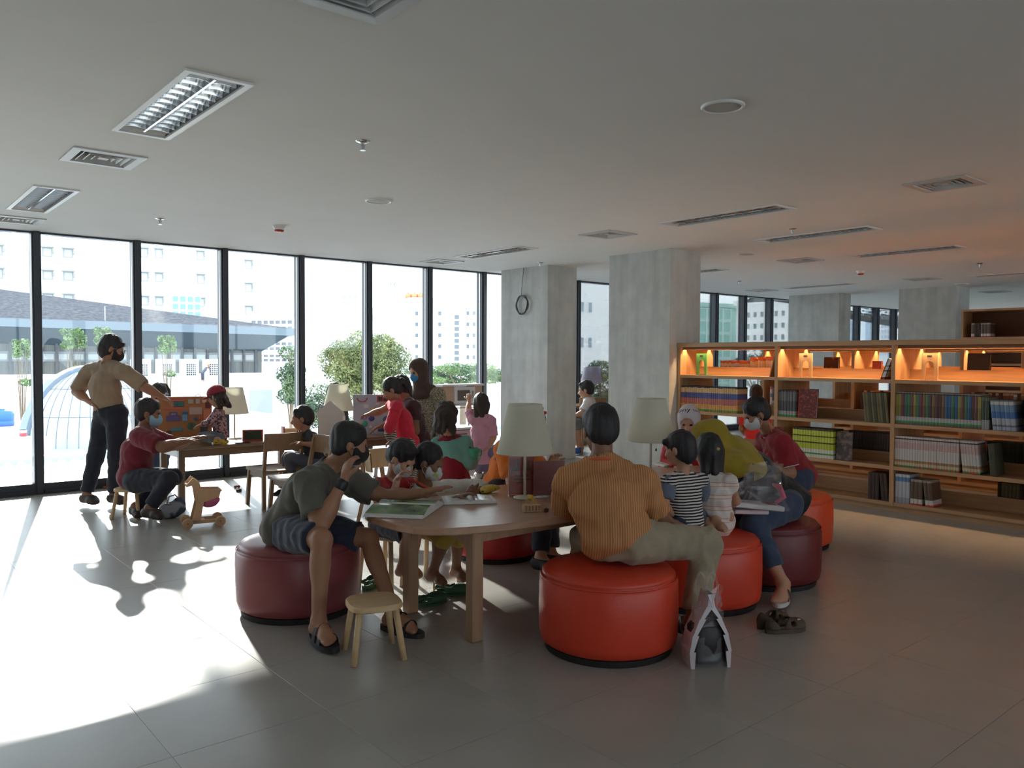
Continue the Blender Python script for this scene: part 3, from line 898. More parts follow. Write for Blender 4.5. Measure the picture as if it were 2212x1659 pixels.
# sloping canopy with a perforated screen outside the far windows
E0, E1, E2, E3 = (Vector(p) for p in ((18.111, 12.400, 3.131), (20.481, 12.400, 3.060), (24.133, 12.400, 2.729), (27.129, 12.400, 2.568)))
E4 = Vector((RX1, 12.4, E3.z - 0.1))
t = thing('sun_canopy', 'dark sloping canopy with a perforated screen outside the far windows', 'canopy', (E0.x, WY + 0.22, 3.0))
q = MB()
for a, b in ((E0, E1), (E1, E2), (E2, E3), (E3, E4)):
    q.add([(a.x, WY + 0.22, 2.95), (b.x, WY + 0.22, 2.95), (b.x, 12.4, max(b.z + 0.62, b.z)), (a.x, 12.4, min(2.95, a.z + 0.62))], [(0, 1, 2, 3)])
q.build('soffit', M_frame, t, off=t.location)
scr = MB()
for a, b in ((E0, E1), (E1, E2), (E2, E3), (E3, E4)):
    scr.bar((a.x, 12.4, a.z + 0.09), (b.x, 12.4, b.z + 0.09), 0.05, 0.18)
x = E1.x + 0.6
while x < E4.x:
    for a, b in ((E1, E2), (E2, E3), (E3, E4)):
        if a.x <= x < b.x:
            zl = a.z + (b.z - a.z)*(x - a.x)/(b.x - a.x)
    k = int(x*10)
    scr.box((x, 12.39, zl + 0.18), (x + 0.05, 12.42, 2.95))
    for j in range(4):
        if (k*7 + j*13) % 5 < 3:
            scr.box((x + 0.05, 12.39, zl + 0.2 + 0.1*j), (x + 0.14, 12.42, zl + 0.25 + 0.1*j))
    x += 0.14
scr.build('screen', M_frame, t, off=t.location)

# ------------------------------------------------------------------ trees
def leaf_mesh(n, blobs, size, rs, flat=0.0):
    """small folded leaves scattered through a few rounded clumps"""
    rng = np.random.default_rng(rs)
    w = np.array([b[3]*b[4]*b[5] for b in blobs]) ** 0.67; w = w/w.sum()
    idx = rng.choice(len(blobs), n, p=w)
    bl = np.array(blobs)[idx]
    d = rng.normal(size=(n, 3)); d /= np.linalg.norm(d, axis=1)[:, None]
    r = rng.uniform(0.72, 1.04, n)[:, None]
    c = bl[:, :3] + d*bl[:, 3:6]*r
    nr = d + rng.normal(size=(n, 3))*0.7
    nr[:, 2] += flat
    nr /= np.linalg.norm(nr, axis=1)[:, None]
    t = np.cross(nr, rng.normal(size=(n, 3))); t /= np.linalg.norm(t, axis=1)[:, None] + 1e-9
    b = np.cross(nr, t)
    s = size*rng.uniform(0.6, 1.3, n)[:, None]
    v = np.stack([c - t*s, c + b*s*0.45 + nr*s*0.12, c + t*s, c - b*s*0.45 + nr*s*0.12], 1).reshape(-1, 3)
    f = np.arange(n*4).reshape(-1, 4)
    return v, f

def tree(name, label, base, h, trunk_r, blobs, n, size, leafm, rs, flat=0.0, group=None):
    t = thing(name, label, 'tree', base, group=group)
    v, f = leaf_mesh(n, blobs, size, rs, flat)
    mesh_obj('crown', v, f.tolist(), leafm, t)
    q = MB()
    rng = random.Random(rs)
    q.cyl((0, 0, 0), (0, 0, h*0.5), trunk_r, trunk_r*0.7, n=8)
    for b in blobs[:9]:
        q.cyl((0, 0, h*0.42 + rng.uniform(0, 0.08)*h), tuple(b[:3]), trunk_r*0.4, trunk_r*0.1, n=6)
    q.build('trunk', mat('grey-brown bark', (120, 104, 88), 0.9, var=0.2), t)
    return t
M_leafA = spots('olive leaves', (92, 104, 60), (134, 142, 88), scale=0.8, rough=0.6)
M_leafB = spots('dark green leaves', (58, 80, 58), (92, 112, 76), scale=0.8, rough=0.6)
M_leafC = spots('fresh green leaves', (78, 108, 60), (108, 134, 84), scale=3, rough=0.6)
M_leafD = spots('rain tree leaves', (70, 98, 64), (112, 138, 84), scale=0.6, rough=0.6)
def blobs_in(rx, ry, rz, zc, n, rr, rs):
    rng = random.Random(rs); out = []
    while len(out) < n:
        x, y, z = (rng.uniform(-1, 1) for _ in range(3))
        if x*x + y*y + z*z < 1:
            r = rr*rng.uniform(0.7, 1.2)
            out.append((x*rx, y*ry, zc + z*rz, r, r, r*0.8))
    return out
def base_at(p):
    return (p[0], p[1], -4.25)
tree('broad_tree', 'big broad olive-green tree behind the standing woman', base_at((21.133, 37.088, 0.817)), 7.0, 0.22, blobs_in(2.25, 1.8, 1.55, 5.35, 44, 0.8, 1), 26000, 0.075, M_leafA, 1)
tree('street_tree', 'dark green slender tree right of the timber hall', base_at((14.673, 32.038, 0.349)), 6.0, 0.1, blobs_in(0.45, 0.5, 1.15, 4.95, 16, 0.4, 2), 4200, 0.07, M_leafB, 2, group='street trees')
tree('street_tree', 'leafy green tree behind the boy in dark shirt', base_at((17.417, 34.908, -0.871)), 6.0, 0.1, blobs_in(1.2, 1.0, 1.0, 3.2, 18, 0.55, 3), 4200, 0.075, M_leafB, 3, group='street trees')
tree('rain_tree', 'flat-topped rain tree seen beyond the toy kitchen', base_at((30.962, 41.880, 0.232)), 7.0, 0.25, [(x*1.0, y*1.0, 4.95 + 0.3*math.sin(x*2+y) - 0.04*x*x, 0.8, 0.8, 0.22) for x in range(-3, 4) for y in (-1, 0, 1)] + [(x*0.9+0.4, 0, 4.3 + 0.2*math.sin(x*3), 0.8, 0.8, 0.22) for x in range(-3, 4)], 15000, 0.07, M_leafD, 4, flat=1.2)
tree('garden_tree', 'green tree seen in the gap between the columns', base_at((29.130, 27.760, 0.438)), 5.5, 0.16, blobs_in(0.9, 0.9, 1.5, 4.2, 14, 0.6, 5), 5200, 0.075, M_leafB, 5)
tree('garden_tree', 'light green shrub below the lilac lamp', base_at((21.542, 21.039, -0.159)), 4.0, 0.08, blobs_in(0.5, 0.5, 0.7, 3.3, 10, 0.35, 6), 2600, 0.06, M_leafA, 6)
tree('garden_tree', 'green treetop seen through the bookcase', base_at((52.647, 34.206, 1.502)), 6.0, 0.2, blobs_in(2.6, 2, 0.8, 5.2, 16, 0.8, 7), 5000, 0.1, M_leafB, 7)
for (px, lab, p, hh, ss) in ((0, 'slender young tree before the hall, left of the standing man', (6.778, 33.458, 0.969), 6.3, 0.8), (1, 'slender young tree before the hall, hidden partly by the man', (7.623, 32.750, 0.973), 6.4, 0.6),
                             (2, 'slender young tree before the hall, right of the second mullion', (9.444, 31.224, 0.983), 6.1, 0.6), (3, 'slender young tree before the hall at the left picture edge', (4.587, 30.062, 0.734), 5.9, 0.5)):
    tree('sapling', lab, base_at(p), hh, 0.05, [(0.35*ss*math.cos(k*1.3), 0.35*ss*math.sin(k*1.3), hh + 0.35*ss*math.sin(k*2.1) + 0.1, 0.22*ss, 0.22*ss, 0.16) for k in range(9)] + [(0.1, 0, hh-1.0, 0.2, 0.2, 0.12)], 900, 0.06, M_leafC, 20+px, group='saplings before the hall')
    o = [c_ for c_ in bpy.data.objects if c_.name.startswith('sapling')][-1]

# ------------------------------------------------------------------ bookcases
M_oak = wood('oak veneer', (182, 144, 106), 0.45, 'Y')
M_oakz = wood('oak veneer upright', (182, 144, 106), 0.45, 'Z')
M_oakpale = wood('pale birch ply', (196, 160, 118), 0.5, 'Z')
M_led = glow('warm LED strip', (255, 208, 150), 80.0)
M_oakedge = mat('LED channel', (120, 90, 62), 0.6)
SH = [0.092, 0.449, 0.866, 1.300]      # shelf tops
def bookcase(label, X, ys, lit=True, depth=0.665):
    t = thing('bookcase', label, 'bookcase', (X, ys[-1], 0), group='long oak bookcases')
    y0, yN = ys[0], ys[-1]
    P = lambda b, n, m=M_oak: b.build(n, m, t, off=(X, ys[-1], 0))
    P(MB().box((X - 0.012, yN - 0.02, 1.640), (X + depth + 0.012, y0 + 0.02, 1.690)), 'top')
    P(MB().box((X + 0.03, yN, -0.002), (X + depth - 0.03, y0, 0.055)), 'plinth')
    for i, y in enumerate(ys):
        P(MB().box((X, y - 0.02, 0.055), (X + depth, y + 0.02, 1.640)), 'divider', M_oakz)
    for i in range(len(ys) - 1):
        a, b = ys[i+1] + 0.02, ys[i] - 0.02
        for k, z in enumerate(SH):
            s_ = P(MB().box((X + 0.004, a, z - 0.036), (X + depth - 0.004, b, z)), 'shelf')
            P(MB().box((X + depth/2 - 0.01, a, z), (X + depth/2 + 0.01, b, z + (0.10 if k else 0.13))), 'back_stop')
        # LED channels tucked under the front and rear edge of the top
        for xx in (X + 0.075, X + depth - 0.095):
            c_ = P(MB().box((xx - 0.022, a, 1.606), (xx - 0.012, b, 1.640)).box((xx + 0.032, a, 1.606), (xx + 0.042, b, 1.640)), 'light_channel', M_oakedge)
            if lit:
                MB().add([(xx + 0.002, a + 0.01, 1.634), (xx + 0.002, b - 0.01, 1.634), (xx + 0.018, b - 0.01, 1.634), (xx + 0.018, a + 0.01, 1.634)], [(0, 1, 2, 3)]).build('light_strip', M_led, c_, off=(X, ys[-1], 0))
    return t
BY = [6.29, 4.95, 3.664, 2.378, 1.09, -0.197, -1.484, -2.771]
bookcase('long oak bookcase with warm strip lights, in front of the others', 7.95, BY)
bookcase('long oak bookcase behind the front one, seen through its shelves', 9.95, [6.4, 5.1, 3.8, 2.5, 1.2, -0.1, -1.4, -2.7])
bookcase('long oak bookcase farthest back of the three', 11.9, [6.4, 5.1, 3.8, 2.5, 1.2, -0.1, -1.4, -2.7])
# tall shelves far at right
t = thing('tall_shelves', 'tall dark oak shelves far back at the right picture edge', 'bookcase', (15.0, 2.6, 0))
X0, Y0, Y1 = 0.0, 0.0, 3.15
for z in (0.05, 0.5, 0.95, 1.4, 1.85, 2.33):
    MB().box((0, 0.03, z), (0.4, 3.12, z + 0.035)).build('shelf', M_oak, t)
for y in (0, 1.05, 2.1, 3.12):
    MB().box((0, y, 0), (0.4, y + 0.03, 2.365)).build('upright', M_oakz, t)
MB().box((0.385, 0.03, 0.06), (0.4, 3.12, 2.33)).build('back_panel', mat('dark brown back panel', (96, 66, 46), 0.6), t)

# ------------------------------------------------------------------ books
def book_mesh(name, th, h, dp, m):
    """hard-edged book with a slightly rounded spine towards -X; pages inset at the top"""
    b = MB()
    e = th*0.25
    pf = [(0.004, -th/2), (0, -th/2 + e), (0, th/2 - e), (0.004, th/2), (dp, th/2), (dp, -th/2)]
    n = len(pf)
    b.add([(x, y, 0) for x, y in pf] + [(x, y, h) for x, y in pf],
          [tuple(range(n)), tuple(range(2*n-1, n-1, -1))] + [((i+1) % n, i, n+i, n+(i+1) % n) for i in range(n)])
    o = b.build('book', m)
    col.objects.unlink(o)
    return o
def C(*a): return a
series = {}
def series_mat(name, stops, rough=0.45):
    return bands('spine ' + name, stops, 'Z', rough)
rb = random.Random(3)
ORD = ['first', 'second', 'third', 'fourth', 'fifth', 'sixth', 'seventh', 'eighth', 'ninth', 'tenth', 'eleventh', 'twelfth', 'thirteenth', 'fourteenth', 'fifteenth', 'sixteenth',
       'seventeenth', 'eighteenth', 'nineteenth', 'twentieth'] + ['twenty-' + w for w in ('first', 'second', 'third', 'fourth', 'fifth', 'sixth', 'seventh', 'eighth', 'ninth')] + ['thirtieth']
def row(X, ystart, z, n, th, h, dp, mats, label, group, lean=0, jit=0.004, hj=0.0):
    """books side by side along -Y from ystart; the last `lean` of them tilt back against the row"""
    y = ystart - 0.002
    protos = [book_mesh('book', th, h, dp, m) for m in mats]
    A = 0.11
    for i in range(n):
        k = rb.randrange(len(protos)) if len(protos) > 1 else 0
        o = protos[k].copy()
        col.objects.link(o)
        a = A if i >= n - lean else 0.0
        if a and i == n - lean:
            y -= h*math.sin(A) + 0.002
        s = 1 + (rb.uniform(-hj, hj) if hj else 0)
        o.scale = (1, 1, s)
        o.location = (X + 0.012 + rb.uniform(0, jit), y - th/2/math.cos(a), z + th/2*math.sin(a) + 0.001)
        o.rotation_euler = (-a, 0, 0)
        tag(o, (ORD[i] + ' from left: ' if n > 1 else '') + label, 'book', group)
        y -= (th + 0.0012)/math.cos(a)
    for p in protos:
        bpy.data.objects.remove(p)
    return y

SP = {}
SP['banded'] = series_mat('banded', [(0, (120, 110, 60)), (0.05, (70, 150, 60)), (0.09, (206, 150, 84)), (0.30, (186, 112, 92)), (0.52, (84, 92, 150)), (0.74, (206, 176, 130)), (0.93, (50, 44, 44))])
SP['banded2'] = series_mat('banded two', [(0, (150, 130, 60)), (0.05, (90, 160, 60)), (0.09, (214, 160, 90)), (0.28, (176, 104, 96)), (0.52, (76, 84, 140)), (0.74, (198, 164, 116)), (0.95, (46, 40, 40))])
SP['grey'] = series_mat('grey', [(0, (60, 140, 70)), (0.08, (150, 150, 150)), (0.22, (74, 74, 78)), (0.6, (100, 100, 102)), (0.94, (60, 60, 62))])
SP['lime'] = series_mat('lime', [(0, (210, 206, 196)), (0.12, (70, 150, 80)), (0.17, (206, 208, 200)), (0.3, (178, 190, 60)), (0.5, (60, 60, 40)), (0.54, (184, 196, 66)), (0.72, (70, 70, 40)), (0.76, (186, 198, 70)), (0.93, (60, 58, 44))])
SP['ash'] = series_mat('ash blue', [(0, (66, 74, 84)), (0.4, (84, 78, 82)), (0.7, (92, 84, 84)), (0.95, (60, 56, 56))])
for i, c in enumerate(((120, 74, 62), (62, 104, 150), (72, 120, 96), (120, 54, 74), (130, 100, 60), (150, 140, 70), (96, 64, 60))):
    SP['lab%d' % i] = series_mat('labelled %d' % i, [(0, (106, 90, 84)), (0.07, (50, 150, 70)), (0.12, (170, 170, 170)), (0.25, tuple(int(v*0.85) for v in c)), (0.6, c), (0.93, (60, 56, 52)), (0.97, (150, 140, 130))])
SP['blue'] = series_mat('blue white', [(0, (160, 170, 190)), (0.12, (110, 110, 112)), (0.18, (170, 176, 186)), (0.4, (70, 112, 170)), (0.62, (110, 140, 170)), (0.85, (190, 196, 190)), (0.95, (120, 130, 140))])
SP['olivebk'] = series_mat('olive', [(0, (150, 150, 150)), (0.3, (62, 76, 60)), (0.9, (90, 100, 80))])
SP['pink'] = series_mat('pink white', [(0, (180, 90, 70)), (0.06, (190, 176, 150)), (0.16, (150, 120, 90)), (0.24, (196, 192, 190)), (0.6, (192, 168, 166)), (0.82, (188, 178, 176)), (0.9, (70, 62, 60)), (0.94, (200, 190, 186))])
SP['pinkb'] = series_mat('pink white two', [(0, (90, 140, 80)), (0.06, (196, 186, 160)), (0.16, (170, 130, 90)), (0.24, (200, 198, 196)), (0.6, (186, 160, 160)), (0.82, (190, 182, 180)), (0.9, (66, 58, 56)), (0.94, (206, 198, 192))])
SP['lowa'] = series_mat('white blue top', [(0, (150, 156, 170)), (0.2, (180, 186, 196)), (0.75, (92, 130, 176)), (0.9, (190, 194, 200))])
SP['lowb'] = series_mat('brown label', [(0, (190, 60, 60)), (0.06, (200, 196, 192)), (0.24, (92, 72, 60)), (0.9, (150, 140, 130))])
SP['dark'] = mat('dark brown cloth spine', (64, 48, 42), 0.7, var=0.2)
SP['dark2'] = mat('dark grey-green cloth spine', (70, 72, 58), 0.7, var=0.2)
SP['dark3'] = mat('olive pinstripe spine', (110, 104, 74), 0.7, var=0.25)
SP['gold'] = series_mat('gold', [(0, (210, 120, 50)), (0.5, (226, 176, 90)), (0.85, (196, 90, 50))])
SP['gold2'] = series_mat('cream', [(0, (160, 80, 60)), (0.25, (226, 206, 160)), (0.8, (210, 120, 60))])
SP['white'] = series_mat('white comic', [(0, (200, 200, 205)), (0.4, (110, 130, 180)), (0.6, (206, 200, 196)), (0.85, (180, 90, 80))])
XF = 7.95
b0, b1, b2, b3 = BY[0] - 0.02, BY[1] - 0.02, BY[2] - 0.02, BY[3] - 0.02
row(XF, b0, SH[2], 27, 0.029, 0.30, 0.20, [SP['banded'], SP['banded2']], 'cream, blue and orange banded book on the second shelf', 'banded series on the second shelf')
row(XF, b1, SH[2], 6, 0.034, 0.29, 0.21, [SP['grey']], 'grey and black book beside the red face-out book', 'grey books beside the red one')
row(XF, BY[2] + 0.02 + 0.30, SH[2], 9, 0.026, 0.30, 0.2, [SP['dark3'], SP['dark2']], 'thin leaning green-brown book at the end of the middle bay', 'leaning thin green-brown books', lean=9)
row(XF, b1 - 0.18, SH[1], 15, 0.030, 0.31, 0.21, [SP['lime']], 'lime green and white book in the row behind the man in red', 'lime green series')
row(XF + 0.36, BY[2] + 0.02 + 0.62, SH[1], 22, 0.026, 0.29, 0.2, [SP['ash']], 'dark blue-grey book in the row at the back of the third shelf', 'dark blue-grey series')
row(XF, BY[2] + 0.24, SH[0], 5, 0.035, 0.27, 0.2, [SP['dark']], 'dark book on the lowest shelf, middle bay', 'dark books on the lowest shelf', lean=2)
y = row(XF, b2, SH[2], 27, 0.0275, 0.315, 0.2, [SP['lab%d' % i] for i in range(7)], 'thin white-labelled book with a green stripe, second shelf', 'labelled row on the second shelf')
y = row(XF, y, SH[2], 2, 0.03, 0.29, 0.2, [SP['olivebk']], 'dark olive book next to the blue books', 'olive pair beside the blue books')
y = row(XF, y, SH[2], 5, 0.036, 0.27, 0.2, [SP['blue']], 'blue and white book leaning on the second shelf', 'blue and white books', lean=5)
row(XF, y - 0.06, SH[2], 1, 0.06, 0.30, 0.2, [SP['dark']], 'thick dark book leaning at the end of the blue row', None, lean=1)
y = row(XF, b2, SH[1], 30, 0.0235, 0.30, 0.2, [SP['pink'], SP['pinkb']], 'thin white and pink book on the third shelf', 'white and pink series', lean=6)
row(XF, y - 0.05, SH[1], 1, 0.05, 0.29, 0.2, [SP['dark2']], 'grey-green book leaning at the end of the white and pink row', None, lean=1)
row(XF, b2 - 0.01, SH[0], 4, 0.034, 0.285, 0.2, [SP['lowa']], 'white book with a blue top band on the lowest shelf', 'white and blue books on the lowest shelf')
row(XF, b2 - 0.16, SH[0], 5, 0.036, 0.25, 0.2, [SP['lowb']], 'brown book with a white label on the lowest shelf', 'brown labelled books on the lowest shelf', lean=2)
row(XF + 0.36, b2 - 0.80, SH[0], 14, 0.03, 0.26, 0.2, [SP['dark3'], SP['dark']], 'pinstriped olive book at the back of the lowest shelf', 'olive books at the back of the lowest shelf')
row(XF + 0.36, b2 - 0.70, SH[1], 14, 0.032, 0.28, 0.2, [SP['dark'], SP['dark2']], 'brown-grey book at the back of the third shelf', 'brown-grey books at the back of the third shelf')
row(XF + 0.36, b2 - 0.95, SH[2], 8, 0.04, 0.26, 0.2, [SP['dark'], SP['lowb']], 'dark red-brown book at the back of the second shelf', 'dark books at the back of the second shelf')
row(XF + 0.38, b0 - 0.30, SH[3], 13, 0.030, 0.17, 0.15, [SP['white'], SP['gold2']], 'small white comic at the back of the top shelf', 'white comics at the back of the top shelf', hj=0.05)
row(XF + 0.38, b0 - 0.72, SH[3], 11, 0.034, 0.21, 0.15, [SP['gold'], SP['gold2']], 'small orange and gold book at the back of the top shelf', 'orange books at the back of the top shelf', hj=0.08)
row(9.95, 5.0, SH[2], 10, 0.04, 0.24, 0.2, [SP['gold2'], SP['dark']], 'tan book on the bookcase behind, seen through the shelves', 'books on the bookcase behind')
row(9.95, 3.7, SH[2], 16, 0.035, 0.26, 0.2, [SP['dark'], SP['lowb'], SP['blue']], 'dark book on the bookcase behind, through the right bay', 'dark books on the bookcase behind')
row(9.95, 6.3, SH[1], 14, 0.035, 0.25, 0.2, [SP['lab1'], SP['lab2'], SP['lowa']], 'blue or green book on the bookcase behind', 'blue books on the bookcase behind')
row(9.95, 6.3, SH[2], 12, 0.035, 0.25, 0.2, [SP['grey'], SP['white']], 'pale book on the bookcase behind, above the banded row', 'pale books on the bookcase behind')
row(15.01, 5.6, 1.885, 6, 0.05, 0.24, 0.2, [SP['dark'], SP['lowb']], 'dark book high on the tall far shelves', 'books on the tall far shelves')

# face-out and leaning single books
def panel_book(label, loc, w, h, th, m, tilt=0.0, rz=0.0, edge=None):
    t = thing('book', label, 'book', loc, rz)
    M = Matrix.Rotation(tilt, 4, 'Y')
    MB(M).box((0, -w/2, 0), (th*0.16, w/2, h)).box((th*0.84, -w/2, 0), (th, w/2, h)).box((0, w/2 - 0.006, 0), (th, w/2, h)).build('cover', m, t)
    MB(M).box((th*0.18, -w/2 + 0.006, 0.006), (th*0.82, w/2 - 0.007, h - 0.006)).build('pages', edge or mat('paper block', (214, 206, 190), 0.9), t)
    return t
cover_red = spots('dark red cover print', (96, 30, 28), (150, 60, 50), scale=40, lo=0.55, hi=0.6, rough=0.4)
t = panel_book('big dark red book standing face out on the second shelf', (XF + 0.03, b1 - 0.34, SH[2] + 0.003), 0.21, 0.31, 0.03, cover_red, 0.06)
MB(Matrix.Rotation(0.06, 4, 'Y')).box((-0.001, 0.098, 0.0), (0.03, 0.107, 0.31)).build('spine', mat('bright red spine', (206, 60, 48), 0.4), t)
panel_book('grey book standing face out beside the lime row', (XF + 0.04, b1 - 0.75, SH[1] + 0.003), 0.17, 0.29, 0.02, spots('grey manga cover', (74, 72, 72), (130, 112, 112), scale=18, lo=0.45, hi=0.6), 0.06)
def lean_book(label, X, y, z, h, w, th, a, m):
    t = thing('book', label, 'book', (X, y, z))
    M = Matrix.Rotation(-a, 4, 'X')
    MB(M).box((0, -th, 0), (w, -th*0.85, h)).box((0, -th*0.15, 0), (w, 0, h)).box((0, -th, 0), (0.004, 0, h)).build('cover', m, t)
    MB(M).box((0.005, -th*0.84, 0.004), (w - 0.004, -th*0.16, h - 0.004)).build('pages', mat('paper block', (214, 206, 190), 0.9), t)
    t.location.z = z + th*math.sin(a) + 0.002
    return t
comic = spots('black and white comic print', (206, 206, 204), (84, 66, 70), scale=22, lo=0.45, hi=0.52, rough=0.35)
lean_book('black and white comic with a red edge leaning at the top of the second bay', XF + 0.02, BY[2] + 0.14, SH[3], 0.235, 0.16, 0.045, -0.33, bands('comic spine', [(0, (160, 50, 50)), (0.22, (206, 206, 204)), (0.45, (70, 66, 66)), (0.5, (214, 212, 208)), (0.66, (80, 76, 76)), (0.7, (206, 206, 204))]))
lean_book('thin tan book leaning against the first divider on the top shelf', XF + 0.02, BY[1] + 0.10, SH[3], 0.27, 0.18, 0.012, -0.25, mat('tan paper cover', (186, 140, 100), 0.6))
lean_book('yellow paperback leaning near the right picture edge on the top shelf', XF + 0.02, BY[3] + 0.155, SH[3], 0.245, 0.17, 0.04, -0.18, bands('yellow spine', [(0, (196, 180, 50)), (0.12, (206, 200, 190)), (0.7, (110, 110, 90)), (0.8, (206, 200, 190)), (0.85, (120, 160, 70))]))
t = panel_book('black book standing on the top shelf beside the tan bookend', (XF + 0.40, BY[2] - 0.62, SH[3] + 0.001), 0.20, 0.26, 0.03, mat('black cover', (34, 30, 30), 0.5), 0.08)
t = panel_book('dark picture book standing on the top shelf of the middle bay', (XF + 0.40, b1 - 0.40, SH[3] + 0.001), 0.17, 0.22, 0.03, spots('brown portrait cover', (70, 44, 40), (150, 100, 80), scale=9), 0.05)
t = panel_book('small red book standing on the rear shelf of the middle bay', (XF + 0.52, b1 - 0.85, SH[3] + 0.001), 0.10, 0.18, 0.03, mat('rust cover', (160, 70, 50), 0.5), 0.05)

# bookends cut from thick board, with an arched opening
def bookend(label, loc, m, h=0.26, w=0.15, rz=0.0):
    t = thing('bookend', label, 'bookend', loc, rz, 'arched bookends')
    o, i = w/2, w/2 - 0.035
    outer = [(-o, 0), (-o, h - 0.015), (-o + 0.015, h), (o - 0.015, h), (o, h - 0.015), (o, 0)]
    inner = [(i, 0)] + [(i*math.cos(PI*k/10), h*0.55 + i*math.sin(PI*k/10)) for k in range(11)] + [(-i, 0)]
    poly = outer + inner
    b = MB()
    # arch as strips
    ring = []
    for k in range(11):
        a = PI*k/10
        ring.append(((i*math.cos(a), h*0.55 + i*math.sin(a))))
    q = [(o, 0), (i, 0)], 
    def quad(p):
        b.slab([(0, y, z) for y, z in p], (1, 0, 0), 0.018)
    quad([(i, 0), (o, 0), (o, h*0.55), (i, h*0.55)])
    quad([(-o, 0), (-i, 0), (-i, h*0.55), (-o, h*0.55)])
    for k in range(10):
        (y0, z0), (y1, z1) = ring[k], ring[k+1]
        f = lambda y, z: (o if k < 3 else (-o if k > 6 else y*1.0), z)
        e0 = (o, min(h, z0)) if k < 3 else ((-o, min(h, z0)) if k >= 7 else (o - (k-3)/4*2*o, h))
        e1 = (o, min(h, z1)) if k + 1 < 3 else ((-o, min(h, z1)) if k + 1 > 7 else (o - (k+1-3)/4*2*o, h))
        if k == 2: e1 = (o, h)
        if k == 7: e0 = (-o, h)
        quad([(y0, z0), e0, e1, (y1, z1)])
    b.build('arch', m, t)
    MB().box((0.018, -o, 0), (0.12, o, 0.006)).build('foot', m, t)
    MB().box((-0.002, -0.022, h - 0.032), (-0.0002, 0.022, h - 0.022)).build('slot', mat('dark slot', (40, 30, 24), 0.8), t)
    return t
bookend('green arched bookend on the top shelf, first bay', (XF + 0.10, b0 - 0.24, SH[3] + 0.001), mat('green lacquer', (86, 152, 78), 0.45))
bookend('tan wooden arched bookend on the top shelf, middle bay', (XF + 0.10, b1 - 0.27, SH[3] + 0.001), M_oakpale)
bookend('tan wooden arched bookend on the top shelf, right bay', (XF + 0.10, b2 - 0.28, SH[3] + 0.001), M_oakpale)
# fabric baskets on the case behind
for y_, lab, c_ in ((2.9, 'cream patterned box on the bookcase behind, top shelf', (206, 170, 120)), (2.2, 'orange patterned box on the bookcase behind, top shelf', (206, 130, 80))):
    t = thing('storage_box', lab, 'box', (10.0, y_, SH[3] + 0.001))
    MB().box((0, -0.16, 0), (0.22, 0.16, 0.012)).box((0, -0.16, 0), (0.012, 0.16, 0.18)).box((0.208, -0.16, 0), (0.22, 0.16, 0.18)).box((0, -0.16, 0), (0.22, -0.148, 0.18)).box((0, 0.148, 0), (0.22, 0.16, 0.18)).build('shell', spots('printed card ' + lab[:6], c_, (150, 90, 60), 30, 0.6, 0.64), t)
    MB().box((-0.002, -0.16, 0.17), (0.222, 0.16, 0.184)).build('rim', M_oakpale, t)

# ------------------------------------------------------------------ poufs
def pouf(label, x, y, m, r=0.36, h=0.43):
    t = thing('pouf', label, 'pouf', (x, y, 0), group='round leather poufs')
    prof = [(0.0, 0.032), (r - 0.035, 0.032), (r - 0.008, 0.05), (r, 0.09), (r + 0.003, h*0.5), (r, h - 0.075), (r - 0.012, h - 0.05), (r - 0.018, h - 0.043), (r - 0.013, h - 0.037), (r - 0.032, h - 0.016), (r - 0.08, h - 0.004), (r*0.5, h + 0.004), (0.0, h + 0.006)]
    MB().lathe(prof, n=64).build('cushion', m, t, True)
    MB().lathe([(r - 0.006, h - 0.058), (r - 0.002, h - 0.0525), (r - 0.006, h - 0.047)], n=64).build('seam', m, t, True)
    MB().lathe([(0, 0.0), (r - 0.03, 0.0), (r - 0.025, 0.032), (0, 0.033)], n=48).build('base', mat('black pouf base', (28, 24, 24), 0.7), t)
    return t
M_pO = mat('orange-red leather', (206, 62, 38), 0.42, var=0.05, vscale=5, bump=0.06, bscale=120)
M_pO2 = mat('orange leather', (214, 74, 36), 0.42, var=0.05, vscale=5, bump=0.06, bscale=120)
M_pR = mat('dusty rose leather', (132, 62, 66), 0.36, var=0.05, vscale=5, bump=0.06, bscale=120)
M_pM = mat('maroon leather', (104, 26, 30), 0.45, var=0.05, vscale=5, bump=0.06, bscale=120)
pouf('orange-red leather pouf under the man in the striped orange shirt', 3.075, 2.88, M_pO)
pouf('dusty rose leather pouf under the man in the grey T-shirt', 2.097, 4.482, M_pR)
pouf('orange-red leather pouf with the toddler and the girl on it', 4.091, 3.047, M_pO)
pouf('maroon leather pouf under the woman in the yellow hijab', 4.836, 3.075, M_pM)
pouf('orange leather pouf under the man in the red polo shirt', 5.9, 3.567, M_pO2)

# ------------------------------------------------------------------ big reading table
M_tt = wood('warm beech table top', (176, 138, 112), 0.3, 'X', 0.10)
M_tl = wood('beech table leg', (170, 134, 106), 0.45, 'Z', 0.10)
TZ = 0.635
t = thing('reading_table', 'long oval wooden table with rounded ends, in the middle of the group', 'table', (3.81, 3.70, 0))
def superell(a, b, n, m=72):
    out = []
    for k in range(m):
        q = 2*PI*k/m
        c_, s_ = math.cos(q), math.sin(q)
        out.append((a*math.copysign(abs(c_)**(2/n), c_), b*math.copysign(abs(s_)**(2/n), s_)))
    return out
pa, pb = superell(1.60, 0.54, 3.4), superell(1.594, 0.534, 3.4)
b = MB()
m_ = len(pa)
vs = [(x, y, TZ - 0.04) for x, y in pb] + [(x, y, TZ - 0.034) for x, y in pa] + [(x, y, TZ - 0.006) for x, y in pa] + [(x, y, TZ) for x, y in pb]
fs = [tuple(range(m_-1, -1, -1)), tuple(range(3*m_, 4*m_))]
